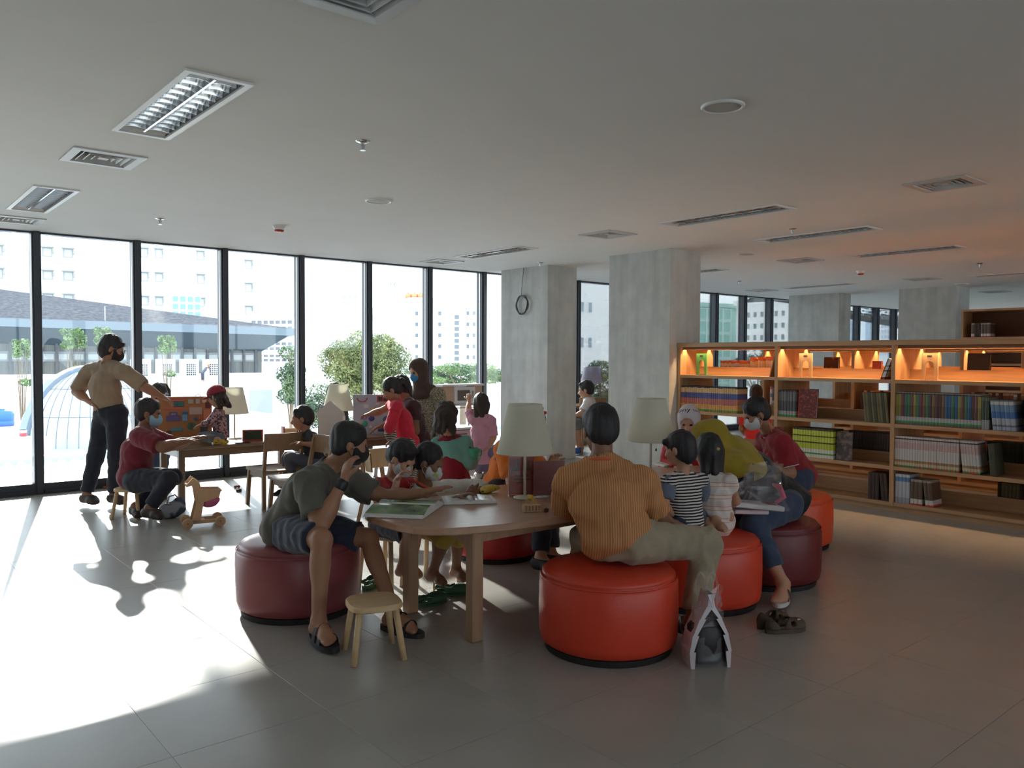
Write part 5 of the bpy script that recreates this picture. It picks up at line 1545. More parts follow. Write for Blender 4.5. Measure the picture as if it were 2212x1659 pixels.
def body(name, label, J, s=1.0, hk=None, bulk=1.0, skin=SKIN, hair=('short', HAIR), top=None, sleeve=0.6, bottom=None, leg=1.0, shoes=None, mask=None, h=0.011,
         hands=True, curl=(0.4, 0.4), palm=(None, None), loc=None, wr=0.004, hem=0.0, skirt=None, feet=True, extra=None, bare=False):
    """J: joints in metres. pel che nek hed hf [hu]; sl el wl / sr er wr; [pl] kl al tl / [pr] kr ar tr (t* = toe point)"""
    A = {k_: np.asarray(v, float) for k_, v in J.items()}
    if hk is None: hk = s
    lat = unit(A['sl'] - A['sr'])
    up = unit(A['che'] - A['pel']); fwd = unit(np.cross(lat, up)); lat2 = np.cross(up, fwd)
    fr = np.array((lat2, fwd, up))
    sb = s*bulk
    hipw = 0.085*s
    plat = unit(A.get('plat', lat2))
    for sd, q in (('l', 1), ('r', -1)):
        if 'p'+sd not in A:
            A['p'+sd] = A['pel'] + plat*hipw*q - up*0.02*s
    torso = [ell(A['pel'], (0.155*sb, 0.118*sb, 0.115*s), fr), ell(lerp(A['pel'], A['che'], 0.5), (0.140*sb, 0.108*sb, 0.16*s), fr), ell(A['che'], (0.158*sb, 0.112*sb, 0.15*s), fr),
             cap(lerp(A['sl'], A['sr'], 0.06), lerp(A['sl'], A['sr'], 0.94), 0.058*sb), cap(lerp(A['sl'], A['nek'], 0.3), A['nek'] - up*0.01*s, 0.052*s, 0.056*s), cap(lerp(A['sr'], A['nek'], 0.3), A['nek'] - up*0.01*s, 0.052*s, 0.056*s)]
    hd = Head(A['hed'], A['hf'], A.get('hu', (0, 0, 1)), hk)
    neck = [cap(A['nek'] - up*0.03*s, hd.p(-0.018, 0, -0.055), 0.055*s, 0.050*hk)]
    arms = []; armc = []
    for sd, q in (('l', 1), ('r', -1)):
        if 'e'+sd not in A: continue
        S, E, W = A['s'+sd], A['e'+sd], A['w'+sd]
        arms += [cap(S, E, 0.050*sb, 0.040*sb), cap(E, W, 0.041*sb, 0.027*s), ell(lerp(E, W, 0.28), (0.09*s, 0.044*sb, 0.044*sb), frame_of(W - E))]
        if sleeve <= 1:
            armc.append(cap(S, lerp(S, E, sleeve), 0.064*sb, 0.060*sb, True))
        else:
            armc += [cap(S, E, 0.062*sb, 0.052*sb), cap(E, lerp(E, W, sleeve - 1), 0.052*sb, 0.042*sb, True)]
    legs = []; legc = []; feetp = []
    for sd in 'lr':
        if 'k'+sd not in A: continue
        Hp, K_, N = A['p'+sd], A['k'+sd], A['a'+sd]
        legs += [cap(Hp, K_, 0.086*sb, 0.056*s), cap(K_, N, 0.053*s, 0.036*s), ell(lerp(K_, N, 0.30) - unit(A['t'+sd] - N)*0.012*s if 't'+sd in A else lerp(K_, N, 0.3), (0.12*s, 0.050*s, 0.052*s), frame_of(N - K_))]
        if leg <= 1:
            legc += [cap(Hp, lerp(Hp, K_, leg), 0.095*sb, 0.078*s, True)]
        else:
            legc += [cap(Hp, K_, 0.096*sb, 0.068*s), cap(K_, lerp(K_, N, leg - 1), 0.068*s, 0.056*s, True)]
        if 't'+sd in A:
            feetp += foot_prims(N, A['t'+sd], s)
    org = np.asarray(loc if loc is not None else (A['pel'][0], A['pel'][1], 0.0), float)
    t = thing(name, label, 'person', org)
    # the body itself, one surface
    V, F = grow(torso + neck + arms + legs + feetp, h, 0.022*s)
    Vh, Fh = grow(hd.skull(), min(h, 0.008)*max(hk, 0.75), 0.016*hk)
    Vs, Fs = [V, Vh], [F, Fh + len(V)]
    nv = len(V) + len(Vh)
    if hands:
        for i, (sd, q) in enumerate((('l', 1), ('r', -1))):
            if 'w'+sd not in A: continue
            d = A['h'+sd] if 'h'+sd in A else A['w'+sd] - A['e'+sd]
            n = palm[i] if palm[i] is not None else (V3(0, 0, -1) if abs(unit(d)[2]) < 0.8 else -lat*q)
            hh, fh = grow(hand_prims(A['w'+sd], d, n, q, s if s > 0.7 else s*1.05, curl[i]), 0.0055 if h <= 0.011 else 0.007, 0.006*s)
            Vs.append(hh); Fs.append(fh + nv); nv += len(hh)
    V = np.concatenate(Vs); F = np.concatenate(Fs)
    fm = np.zeros(len(F), np.int32)
    cen = V[F].mean(1)
    for c, r in hd.eyes():
        fm[np.linalg.norm((cen - c)*1.0, axis=1) < r] = 1
    mesh_obj('body', V, F.tolist(), [skin, EYE], t, True, fm, org)
    def part(nm, VF, m):
        return mesh_obj(nm, VF[0], VF[1].tolist(), m, t, True, None, org)
    if top is not None:
        tp = torso[:3] + torso[3:] + armc
        cuts = [(A['pel'] - up*(0.09 + hem)*s, -up)]
        if hem > 0:
            tp = tp + [cap(A['pel'], A['pel'] - up*(hem + 0.1)*s, 0.125*sb, 0.14*sb)]
        o = part('top', grow(tp, h, 0.026*s, inf=0.013*s, cuts=cuts, noise=wr, nf=46/s, subs=[cap(A['nek'], A['nek'] + up*0.1*s + fwd*0.02*s, 0.060*s, 0.075*s)]), top)
    if skirt is not None:
        part('skirt', grow(skirt[1], h, 0.05*s, noise=wr, nf=22/s, cuts=skirt[2] if len(skirt) > 2 else ()), skirt[0])
    if bottom is not None and legc:
        part('trousers' if leg > 1.2 else 'shorts', grow([torso[0]] + legc, h, 0.03*s, inf=0.008*s, noise=wr, nf=46/s), bottom)
    if shoes is not None and feetp:
        for sd in 'lr':
            if 't'+sd in A:
                fp = foot_prims(A['a'+sd], A['t'+sd], s)
                part('shoe', grow(fp, h*0.8, 0.03*s, inf=0.010*s, cuts=[(A['a'+sd] + V3(0, 0, 0.0), V3(0, 0, 1)), ((0, 0, max(0.001, A['a'+sd][2] - 0.085*s)), V3(0, 0, -1))]), shoes)
    if hair is not None:
        part('hair', hair_mesh(hd, hair[0], min(h, 0.008)*max(hk, 0.8)), hair[1])
    if mask is not None:
        mo = part('mask', mask_mesh(hd, 0.0065), mask)
        for q in (-1, 1):
            MB().tube([hd.p(0.03, q*0.066, -0.03), hd.p(0.012, q*0.078, -0.02), hd.p(-0.012, q*0.083, 0.0)], 0.0016, 5).tube([hd.p(0.026, q*0.066, -0.075), hd.p(0.008, q*0.074, -0.06), hd.p(-0.016, q*0.083, -0.02)], 0.0016, 5).build('ear_loop', mo.data.materials[0], mo, True, off=org)
    t_info = dict(obj=t, hd=hd, A=A, org=org, up=up, fwd=fwd, lat=lat2, part=part)
    return t_info

def frame_of(d):
    d = unit(d); t = V3(0, 0, 1) if abs(d[2]) < 0.9 else V3(1, 0, 0)
    u = unit(np.cross(d, t)); return np.array((d, u, np.cross(d, u)))

def hijab_prims(hd, A, s, drape=0.16):
    """cloth round the head, open at the face, falling over shoulders and chest"""
    k = hd.k
    P = [ell(hd.p(-0.018, 0, 0.030), (0.115*k, 0.098*k, 0.108*k), hd.fr), ell(hd.p(-0.005, 0, -0.055), (0.092*k, 0.088*k, 0.09*k), hd.fr),
         cap(hd.p(-0.01, 0, -0.08), A['nek'], 0.085*k, 0.10*s), cap(lerp(A['sl'], A['nek'], 0.45), lerp(A['sr'], A['nek'], 0.45), 0.08*s),
         ell(A['nek'] + (A['che'] - A['nek'])*0.3, (0.14*s, 0.125*s, drape*s), np.array((unit(A['sl'] - A['sr']), unit(np.cross(unit(A['sl'] - A['sr']), A['nek'] - A['che'])), unit(A['nek'] - A['che']))))]
    subs = [ell(hd.p(0.10, 0, -0.015), (0.075*k, 0.060*k, 0.082*k), hd.fr)]
    return P, subs

# ------------------------------------------------------------------ the people
CR = V3(0.766, -0.642, 0); CF = V3(0.642, 0.766, 0); UP = V3(0, 0, 1)     # room directions: along the view to the right, and away
cloth = lambda n, c, **k: mat(n, c, 0.9, var=k.get('var', 0.10), vscale=k.get('vs', 9), bump=0.5, bscale=k.get('bs', 24), sheen=0.15)

# man in the grey T-shirt
D = body('person', 'man in grey T-shirt and dark shorts on the rose pouf, hand at his masked face',
    dict(pel=(2.014, 4.432, 0.506), che=(2.082, 4.305, 0.706), nek=(2.156, 4.197, 0.867), hed=(2.240, 4.106, 1.008), hf=CR*0.93 + CF*0.22 - UP*0.18,
         sr=(1.985, 4.103, 0.810), er=(1.969, 3.951, 0.593), wr=(2.100, 3.917, 0.837), hr=V3(*(2.149, 3.946, 0.959)) - V3(*(2.100, 3.917, 0.837)),
         sl=(2.331, 4.360, 0.768), el=(2.520, 4.171, 0.655), wl=(2.639, 3.942, 0.706), hl=V3(*(2.726, 3.845, 0.748)) - V3(*(2.639, 3.942, 0.706)),
         pr=(1.965, 4.264, 0.509), kr=(1.931, 3.850, 0.544), ar=(1.911, 3.849, 0.116), tr=(1.900, 3.646, 0.054),
         pl=(2.111, 4.479, 0.474), kl=(2.370, 4.131, 0.443), al=(2.317, 3.769, 0.097), tl=(2.356, 3.644, 0.070)),
    hk=0.98, bulk=1.16, top=cloth('grey-brown T-shirt', (90, 86, 80)), sleeve=0.72, bottom=cloth('dark blue shorts cotton', (40, 46, 64)), leg=0.86, mask=cloth('black mask', (30, 30, 34)),
    h=0.0095, curl=(0.12, 0.5), palm=(V3(0, 0, -1), CR*0.5 + CF*0.6), skin=SKIN, wr=0.006, hair=('short', HAIR))
t, org = D['obj'], D['org']
w_ = D['A']['wr']; e_ = D['A']['er']; q_ = unit(w_ - e_)
D['part']('wrist_band', grow([cap(w_ - q_*0.045, w_ - q_*0.02, 0.034, 0.033)], 0.006, 0.0), mat('black watch strap', (30, 30, 34), 0.5))
M_sand = mat('black sandal rubber', (34, 32, 34), 0.7)
def sandal(D, sd, m=M_sand, s=1.0, sole=None):
    a, tt = D['A']['a'+sd], D['A']['t'+sd]
    d = tt - a; d[2] = 0; d = unit(d); l = np.cross(d, UP)
    g = V3(a[0], a[1], max(0.0, a[2] - 0.098*s))
    q = MB()
    out = []
    for k in range(24):
        an = 2*PI*k/24
        x = 0.14*math.cos(an); y = 0.048*math.sin(an)*(1.0 + 0.18*math.cos(an))
        out.append(g + d*(0.055 + x)*s + l*y*s)
    sl_ = MB(); n = 24
    sl_.add([p for p in out] + [p + UP*0.024*s for p in out], [tuple(range(n-1, -1, -1)), tuple(range(n, 2*n))] + [(i, (i+1) % n, n+(i+1) % n, n+i) for i in range(n)])
    o = sl_.build('sole', sole or m, D['obj'], off=D['org'])
    for f, w in ((0.10, 0.05), (0.045, 0.05)):
        pts = [g + d*f*s + l*(0.05*math.cos(PI*k/8))*s + UP*(0.02 + 0.062*math.sin(PI*k/8)*(1.35 if f < 0.08 else 0.85))*s for k in range(9)]
        b = MB()
        for k in range(8):
            b.add([pts[k] - d*0.016*s, pts[k] + d*0.016*s, pts[k+1] + d*0.016*s, pts[k+1] - d*0.016*s, pts[k]*1.0 + UP*0.005 - d*0.016*s, pts[k] + UP*0.005 + d*0.016*s, pts[k+1] + UP*0.005 + d*0.016*s, pts[k+1] + UP*0.005 - d*0.016*s],
                  [(0, 1, 2, 3), (7, 6, 5, 4), (0, 4, 5, 1), (1, 5, 6, 2), (2, 6, 7, 3), (3, 7, 4, 0)])
        b.build('strap', m, D['obj'], off=D['org'])
sandal(D, 'r', s=1.08); sandal(D, 'l', s=1.08)
MB().tube([D['hd'].p(-0.012, -0.09, -0.04) + CR*0.003 + V3(0, 0, 0.006*math.sin(a)) + CF*0.006*math.cos(a) for a in [2*PI*k/10 for k in range(10)]], 0.0018, 5, True).build('earring', M_chrome, t, True, off=org)

# man in the striped orange shirt
M_stripe = bands('orange shirt with fine pale stripes', [(0, (184, 124, 78)), (0.30, (214, 172, 126)), (0.46, (176, 116, 70))], 'X', 0.9, 'Object', 82.0, 0.0, frac=True)
def turn_coord(m, rz, ry=0.0):
    nt = m.node_tree
    tc = [n for n in nt.nodes if n.type == 'TEX_COORD'][0]
    mp = nt.nodes.new('ShaderNodeMapping')
    mp.inputs['Rotation'].default_value = (0, ry, rz)
    for l in list(nt.links):
        if l.from_node == tc:
            to = l.to_socket
            nt.links.remove(l)
            nt.links.new(mp.outputs[0], to)
    nt.links.new(tc.outputs['Object'], mp.inputs['Vector'])
turn_coord(M_stripe, math.radians(40))
D = body('person', 'man in striped orange shirt and beige trousers, back to the viewer, on the front pouf',
    dict(pel=(3.078, 2.826, 0.581), che=(3.073, 2.902, 0.754), nek=(3.100, 2.966, 0.961), hed=(3.137, 3.007, 1.112), hf=CF*0.93 - CR*0.22 - UP*0.25, plat=-CR + CF*0.1,
         sl=(2.996, 3.101, 0.834), el=(3.106, 3.236, 0.646), wl=(3.391, 3.231, 0.645), sr=(3.220, 2.783, 0.851), er=(3.365, 2.810, 0.659), wr=(3.588, 2.894, 0.582),
         pr=(3.132, 2.766, 0.560), kr=(3.544, 2.602, 0.520), ar=(3.391, 2.583, 0.125), tr=(3.529, 2.775, -0.007), pl=(3.117, 2.961, 0.542), kl=(3.310, 3.292, 0.462), al=(3.347, 3.349, 0.095), tl=(3.503, 3.530, 0.047)),
    hk=1.1, bulk=1.18, top=M_stripe, sleeve=0.92, bottom=cloth('beige trousers', (154, 140, 118)), leg=1.86, shoes=mat('maroon leather shoe', (70, 34, 32), 0.5), h=0.0095, hem=0.0, wr=0.006, skin=SKIN3)
MB().tube([D['A']['nek'] + V3(0, 0, -0.004) + CR*0.074*math.cos(a) + CF*0.074*math.sin(a) + V3(0, 0, -0.018*math.sin(a)) for a in [2*PI*k/24 for k in range(24)]], 0.009, 6, True).build('lanyard', mat('orange lanyard', (206, 92, 60), 0.7), D['obj'], True, off=D['org'])

# toddler in stripes
M_hoop = bands('black and white hooped cotton', [(0, (30, 28, 32)), (0.5, (214, 206, 200))], 'Z', 0.9, 'Object', 58.0, 0.0, frac=True, distort=0.012)
D = body('person', 'toddler in a black and white striped shirt sitting on the middle orange pouf',
    dict(pel=(3.833, 2.962, 0.562), che=(3.809, 2.961, 0.691), nek=(3.785, 2.961, 0.819), hed=(3.773, 2.977, 0.970), hf=-CR*0.78 + CF*0.6 - UP*0.2,
         sl=(3.672, 2.975, 0.779), el=(3.620, 2.962, 0.658), wl=(3.735, 2.993, 0.586), sr=(3.931, 2.941, 0.769), er=(4.017, 2.967, 0.628), wr=(4.041, 3.101, 0.566),
         kl=(3.867, 3.141, 0.518), al=(4.006, 3.127, 0.486), tl=(4.120, 3.161, 0.471), kr=(4.094, 3.029, 0.519), ar=(4.091, 3.160, 0.481), tr=(4.107, 3.224, 0.469)),
    s=0.66, hk=0.84, top=M_hoop, sleeve=0.08, bottom=cloth('blue denim', (52, 64, 88)), leg=1.7, h=0.009, hair=('fringe', HAIR), skin=SKIN2, hem=0.04, wr=0.004)
for sd in 'lr':
    S, E = D['A']['s'+sd], D['A']['e'+sd]
    D['part']('sleeve', grow([cap(S, lerp(S, E, 0.72), 0.050, 0.046, True)], 0.009, 0.01, inf=0.002, noise=0.002), cloth('grey-blue sleeve cotton', (98, 106, 122)))

# girl in the pink striped dress
M_pinkd = bands('white dress with pink stripes', [(0, (214, 204, 196)), (0.55, (206, 150, 150)), (0.62, (220, 206, 190)), (0.86, (196, 90, 110)), (0.9, (216, 200, 196))], 'Z', 0.9, 'Object', 14.0, 0.25, frac=True)
D = body('person', 'girl with tied black hair in a pink striped dress kneeling on the pouf',
    dict(pel=(4.078, 2.939, 0.563), che=(4.053, 2.939, 0.679), nek=(4.040, 2.955, 0.796), hed=(4.065, 2.992, 0.932), hf=CF*0.9 - CR*0.3 - UP*0.1,
         sl=(4.034, 3.036, 0.736), el=(4.070, 3.079, 0.609), wl=(4.205, 3.119, 0.550), sr=(4.097, 2.853, 0.758), er=(4.219, 2.889, 0.628), wr=(4.283, 3.028, 0.563),
         kl=(4.171, 3.093, 0.482), al=(3.950, 2.915, 0.532), tl=(3.900, 2.827, 0.547), kr=(4.244, 3.006, 0.492), ar=(3.961, 2.854, 0.546), tr=(3.937, 2.770, 0.557)),
    s=0.66, hk=0.90, top=M_pinkd, sleeve=0.25, h=0.009, hair=('bob', HAIR), skin=SKIN2, wr=0.004,
    skirt=(M_pinkd, [cap((4.079, 2.941, 0.614), (4.094, 2.950, 0.520), 0.085, 0.12)]))
D['part']('hair_tie', grow([ell(D['hd'].p(-0.12, 0.0, 0.02), (0.012, 0.02, 0.012))], 0.006, 0), mat('gold hair tie', (196, 160, 90), 0.4))

# woman in the yellow hijab
M_yel = cloth('mustard yellow hijab cloth', (150, 128, 34), var=0.12)
M_black = cloth('black cotton', (26, 24, 28), var=0.1)
M_jean = cloth('blue denim', (52, 64, 88))
D = body('person', 'woman in mustard yellow hijab and black top bending forward on the maroon pouf',
    dict(pel=(4.930, 3.008, 0.551), che=(4.753, 3.112, 0.739), nek=(4.597, 3.196, 0.868), hed=(4.477, 3.275, 0.957), hf=-CR*0.8 + CF*0.15 - UP*0.6, plat=-CF + CR*0.1,
         sl=(4.541, 3.057, 0.782), el=(4.466, 3.058, 0.571), wl=(4.409, 3.212, 0.611), sr=(4.847, 3.271, 0.811), er=(4.741, 3.378, 0.606), wr=(4.622, 3.479, 0.638),
         pl=(4.827, 2.910, 0.526), kl=(4.430, 2.901, 0.455), al=(4.432, 2.689, 0.118), tl=(4.191, 2.589, 0.079), pr=(5.037, 3.073, 0.501), kr=(4.642, 3.141, 0.452), ar=(4.629, 3.084, 0.089), tr=(4.423, 3.021, 0.082)),
    hk=1.0, bulk=1.05, top=M_black, sleeve=1.9, bottom=M_jean, leg=1.72, h=0.0105, hair=None, skin=SKIN2, hem=0.02)
P_, S_ = hijab_prims(D['hd'], D['A'], 1.0, 0.17)
P_ += [cap(D['hd'].p(-0.06, 0, -0.02), (4.648, 3.072, 0.796), 0.06, 0.075), cap((4.648, 3.151, 0.825), (4.806, 3.068, 0.752), 0.085, 0.045), cap((4.453, 3.160, 0.861), (4.453, 3.053, 0.790), 0.07, 0.06), cap((4.471, 3.065, 0.823), (4.655, 3.013, 0.759), 0.075, 0.05)]
D['part']('hijab', grow(P_, 0.010, 0.05, subs=S_, noise=0.005, nf=30), M_yel)
sandal(D, 'l', mat('brown sandal strap', (74, 52, 46), 0.6), 0.98, mat('white rubber sole', (206, 202, 196), 0.6))

# man in the red polo
M_polo = cloth('dark red polo pique', (140, 26, 38))
D = body('person', 'man in a red polo shirt and white mask leaning over the table end',
    dict(pel=(5.921, 3.483, 0.565), che=(5.793, 3.532, 0.724), nek=(5.690, 3.587, 0.900), hed=(5.551, 3.633, 1.066), hf=-CR*0.85 - CF*0.12 - UP*0.4, plat=-CF,
         sl=(5.595, 3.429, 0.846), el=(5.605, 3.360, 0.623), wl=(5.394, 3.459, 0.644), sr=(5.844, 3.717, 0.843), er=(5.840, 3.762, 0.602), wr=(5.608, 3.774, 0.613),
         pl=(5.811, 3.418, 0.546), kl=(5.385, 3.540, 0.522), al=(5.394, 3.515, 0.131), tl=(5.247, 3.507, 0.110), pr=(6.019, 3.557, 0.533), kr=(5.709, 3.789, 0.496), ar=(5.627, 3.710, 0.101), tr=(5.521, 3.733, 0.075)),
    hk=1.02, bulk=1.16, top=M_polo, sleeve=0.8, bottom=M_jean, leg=1.9, shoes=M_sand, mask=mat('white surgical mask', (206, 206, 208), 0.8), h=0.0105, skin=SKIN, wr=0.005)
for sd in 'lr':
    S, E = D['A']['s'+sd], D['A']['e'+sd]; c_ = lerp(S, E, 0.79); f_ = frame_of(E - S)
    MB().tube([c_ + (f_[1]*math.cos(a) + f_[2]*math.sin(a))*0.083 for a in [2*PI*k/20 for k in range(20)]], 0.004, 5, True).build('piping', mat('white piping', (206, 200, 200), 0.8), D['obj'], True, off=D['org'])
c_ = D['A']['nek']
MB().tube([c_ + V3(0, 0, 0.02) + CF*0.085*math.cos(a) - CR*(0.075*math.sin(a) - 0.01) + V3(0, 0, -0.03*math.sin(a)) for a in [2*PI*k/24 for k in range(24)]], 0.012, 6, True).build('collar', M_polo, D['obj'], True, off=D['org'])
MB().tube([D['hd'].p(-0.03, -0.07, -0.1), c_ - CF*0.09 + CR*0.0, D['A']['che'] - CF*0.10 - CR*0.10 + V3(0, 0, 0.08), D['A']['che'] - CR*0.155 - CF*0.03], 0.006, 5).build('lanyard', mat('orange lanyard', (206, 92, 60), 0.7), D['obj'], True, off=D['org'])

# child in the white printed hijab
M_whij = cloth('white hijab cloth', (204, 198, 204))
M_navy = cloth('navy jacket', (44, 46, 78)); M_redk = cloth('red knit', (176, 34, 44))
D = body('person', 'child in a printed white hijab and red top at the far table end',
    dict(pel=(5.499, 4.253, 0.516), che=(5.485, 4.245, 0.659), nek=(5.484, 4.227, 0.825), hed=(5.438, 4.194, 0.985), hf=-CR*0.35 - CF*0.9 - UP*0.45,
         sl=(5.577, 4.106, 0.751), el=(5.502, 3.994, 0.614), wl=(5.240, 3.926, 0.613), sr=(5.333, 4.311, 0.758), er=(5.183, 4.235, 0.622), wr=(5.073, 4.015, 0.633),
         kl=(5.526, 4.194, 0.261), al=(5.555, 4.213, 0.058), tl=(5.411, 4.150, 0.049), kr=(5.430, 4.274, 0.261), ar=(5.458, 4.294, 0.057), tr=(5.317, 4.229, 0.048)),
    s=0.74, hk=0.96, top=M_redk, sleeve=1.85, bottom=M_navy, leg=1.9, shoes=M_sand, h=0.012, hair=None, skin=SKIN2)
P_, S_ = hijab_prims(D['hd'], D['A'], 0.74, 0.2)
hj = D['part']('hijab', grow(P_, 0.010, 0.035, subs=S_, noise=0.003, nf=34), M_whij)
def cloth_word(text, hd, f, r, u, size, m, parent, org, tilt=0.0):
    """lettering printed on the cloth: outline letters bent onto the head"""
    cu = bpy.data.curves.new('print', 'FONT'); cu.body = text; cu.size = size; cu.extrude = 0.0
    o = bpy.data.objects.new('print', cu); col.objects.link(o)
    dg = bpy.context.evaluated_depsgraph_get()
    me = bpy.data.meshes.new_from_object(o.evaluated_get(dg))
    bpy.data.objects.remove(o)
    return me
def put_print(text, size, origin, xdir, ydir, m, parent, org, wrap=None):
    me = cloth_word(text, None, 0, 0, 0, size, m, parent, org)
    co = np.zeros(len(me.vertices)*3); me.vertices.foreach_get('co', co); co = co.reshape(-1, 3)
    xd, yd = unit(xdir), unit(ydir); nd = np.cross(xd, yd)
    w = co[:, 0].max() if len(co) else 0
    P_ = np.asarray(origin, float) + np.outer(co[:, 0] - w/2, xd) + np.outer(co[:, 1], yd)
    if wrap is not None:
        c, r = wrap
        d = P_ - c; L = np.linalg.norm(d/r, axis=1)
        P_ = c + d/L[:, None]
    me.vertices.foreach_set('co', (P_ - np.asarray(org)).reshape(-1))
    me.materials.append(m); me.update()
    o = bpy.data.objects.new('lettering', me); col.objects.link(o)
    if parent is not None: o.parent = parent
    return o
M_ink = mat('dark navy print', (44, 46, 74), 0.8)
hd = D['hd']
put_print('Lavany tera', 0.042, hd.p(0.02, 0.0, 0.075), -hd.r*0.98 + hd.u*0.15, hd.u, M_ink, hj, D['org'], wrap=(hd.p(-0.018, 0, 0.030), np.array((0.123, 0.123, 0.116))*0.99))

# woman in orange behind the lamp
D = body('person', 'woman in an orange shirt half hidden behind the front table lamp',
    dict(pel=(3.806, 4.667, 0.538), che=(3.825, 4.593, 0.701), nek=(3.878, 4.530, 0.876), hed=(3.929, 4.453, 1.005), hf=CR*0.85 - CF*0.2 - UP*0.4, plat=CF,
         sr=(3.654, 4.429, 0.842), er=(3.626, 4.313, 0.620), wr=(3.708, 4.113, 0.630), sl=(4.024, 4.667, 0.823), el=(4.063, 4.455, 0.609), wl=(4.014, 4.332, 0.730),
         pr=(3.716, 4.546, 0.521), kr=(3.850, 4.250, 0.493), ar=(3.739, 4.144, 0.108), tr=(3.736, 3.989, 0.084), pl=(3.922, 4.764, 0.486), kl=(4.115, 4.470, 0.440), al=(4.051, 4.376, 0.048), tl=(4.048, 4.248, 0.039)),
    hk=1.02, bulk=1.1, top=cloth('bright orange cotton', (218, 116, 36)), sleeve=0.8, bottom=cloth('dark navy trousers', (36, 38, 52)), leg=1.9, shoes=M_sand, h=0.012, hair=('long', HAIR), skin=SKIN2)
D['part']('vest', grow([ell(lerp(D['A']['che'], D['A']['nek'], 0.35) - CR*0.085, (0.06, 0.17, 0.10), np.array((CR, CF, UP))), cap(lerp(D['A']['sr'], D['A']['nek'], 0.5), D['A']['che'] - CR*0.1 - CF*0.08, 0.05, 0.03)], 0.011, 0.03), M_navy)
D['part']('hair_clip', grow([ell(D['hd'].p(0.0, 0.02, 0.135), (0.03, 0.035, 0.015)), ell(D['hd'].p(0.05, 0.02, 0.125), (0.012, 0.014, 0.014))], 0.006, 0.004), mat('red hair clip', (190, 30, 40), 0.4))
pouf('red leather pouf under the woman in orange, beyond the table', D['A']['pel'][0] + 0.02, D['A']['pel'][1] + 0.08, mat('red leather', (176, 40, 40), 0.42), r=0.33)

# boy in red leaning his cheek on his fist
D = body('person', 'boy in a red shirt resting his cheek on his fist at the table',
    dict(pel=(2.730, 4.508, 0.447), che=(2.698, 4.410, 0.597), nek=(2.673, 4.358, 0.730), hed=(2.678, 4.256, 0.875), hf=CR*0.72 - CF*0.35 - UP*0.55,
         sr=(2.546, 4.334, 0.699), er=(2.540, 4.152, 0.611), wr=(2.579, 4.152, 0.764), hr=V3(*(2.617, 4.098, 0.850)) - V3(*(2.579, 4.152, 0.764)), sl=(2.835, 4.429, 0.670), el=(2.787, 4.257, 0.579), wl=(2.766, 4.121, 0.647),
         kr=(2.661, 4.147, 0.427), ar=(2.623, 4.170, 0.218), tr=(2.630, 4.058, 0.178), kl=(2.806, 4.286, 0.402), al=(2.823, 4.366, 0.158), tl=(2.813, 4.243, 0.131)),
    s=0.74, hk=0.90, top=cloth('bright red cotton', (168, 26, 36)), sleeve=0.5, bottom=cloth('dark navy trousers', (36, 38, 52)), leg=0.95, h=0.0095, hair=('short', HAIR), skin=SKIN2, curl=(0.3, 0.9), palm=(None, CR*0.6 - CF*0.1), mask=mat('pale grey mask', (190, 190, 192), 0.8))
def press_on(text, size, p, xdir, ydir, ray, obj, m, D):
    """lettering pressed onto a garment: each point of the letters is carried along `ray` until it meets the cloth"""
    from mathutils.bvhtree import BVHTree
    bv = BVHTree.FromPolygons([tuple(v.co) for v in obj.data.vertices], [tuple(q.vertices) for q in obj.data.polygons])
    me = cloth_word(text, None, 0, 0, 0, size, m, None, None)
    r = Vector(tuple(unit(ray)))
    for v in me.vertices:
        q = Vector(tuple(np.asarray(p) + unit(xdir)*v.co.x + unit(ydir)*v.co.y - np.asarray(D['org']))) - r*0.5
        hit = bv.ray_cast(q, r)[0]
        v.co = (hit - r*0.003) if hit is not None else (q + r*0.5)
    me.materials.append(m); me.update()
    o = bpy.data.objects.new('lettering', me); col.objects.link(o); o.parent = obj
top_ = [c_ for c_ in D['obj'].children if c_.name.startswith('top')][0]
press_on('PF', 0.040, (2.696, 4.232, 0.668), CR, UP, CF, top_, mat('white print', (206, 200, 200), 0.8), D)
def child_seat(label, p, w=0.30, h_=0.33, m=None):
    t = thing('child_stool', label, 'stool', (p[0], p[1], 0), math.radians(20))
    m = m or M_chp
    MB().box((-w/2, -w/2, h_ - 0.02), (w/2, w/2, h_), bev=0.008).build('seat', m, t)
    for sx in (-1, 1):
        for sy in (-1, 1):
            MB().cyl((sx*(w/2 - 0.04), sy*(w/2 - 0.04), h_ - 0.021), (sx*(w/2 - 0.015), sy*(w/2 - 0.015), 0), 0.016, n=10).build('leg', m, t, True)
    return t
child_seat('pale child stool under the boy in red', D['A']['pel'], h_=float(D['A']['pel'][2]) - 0.085)

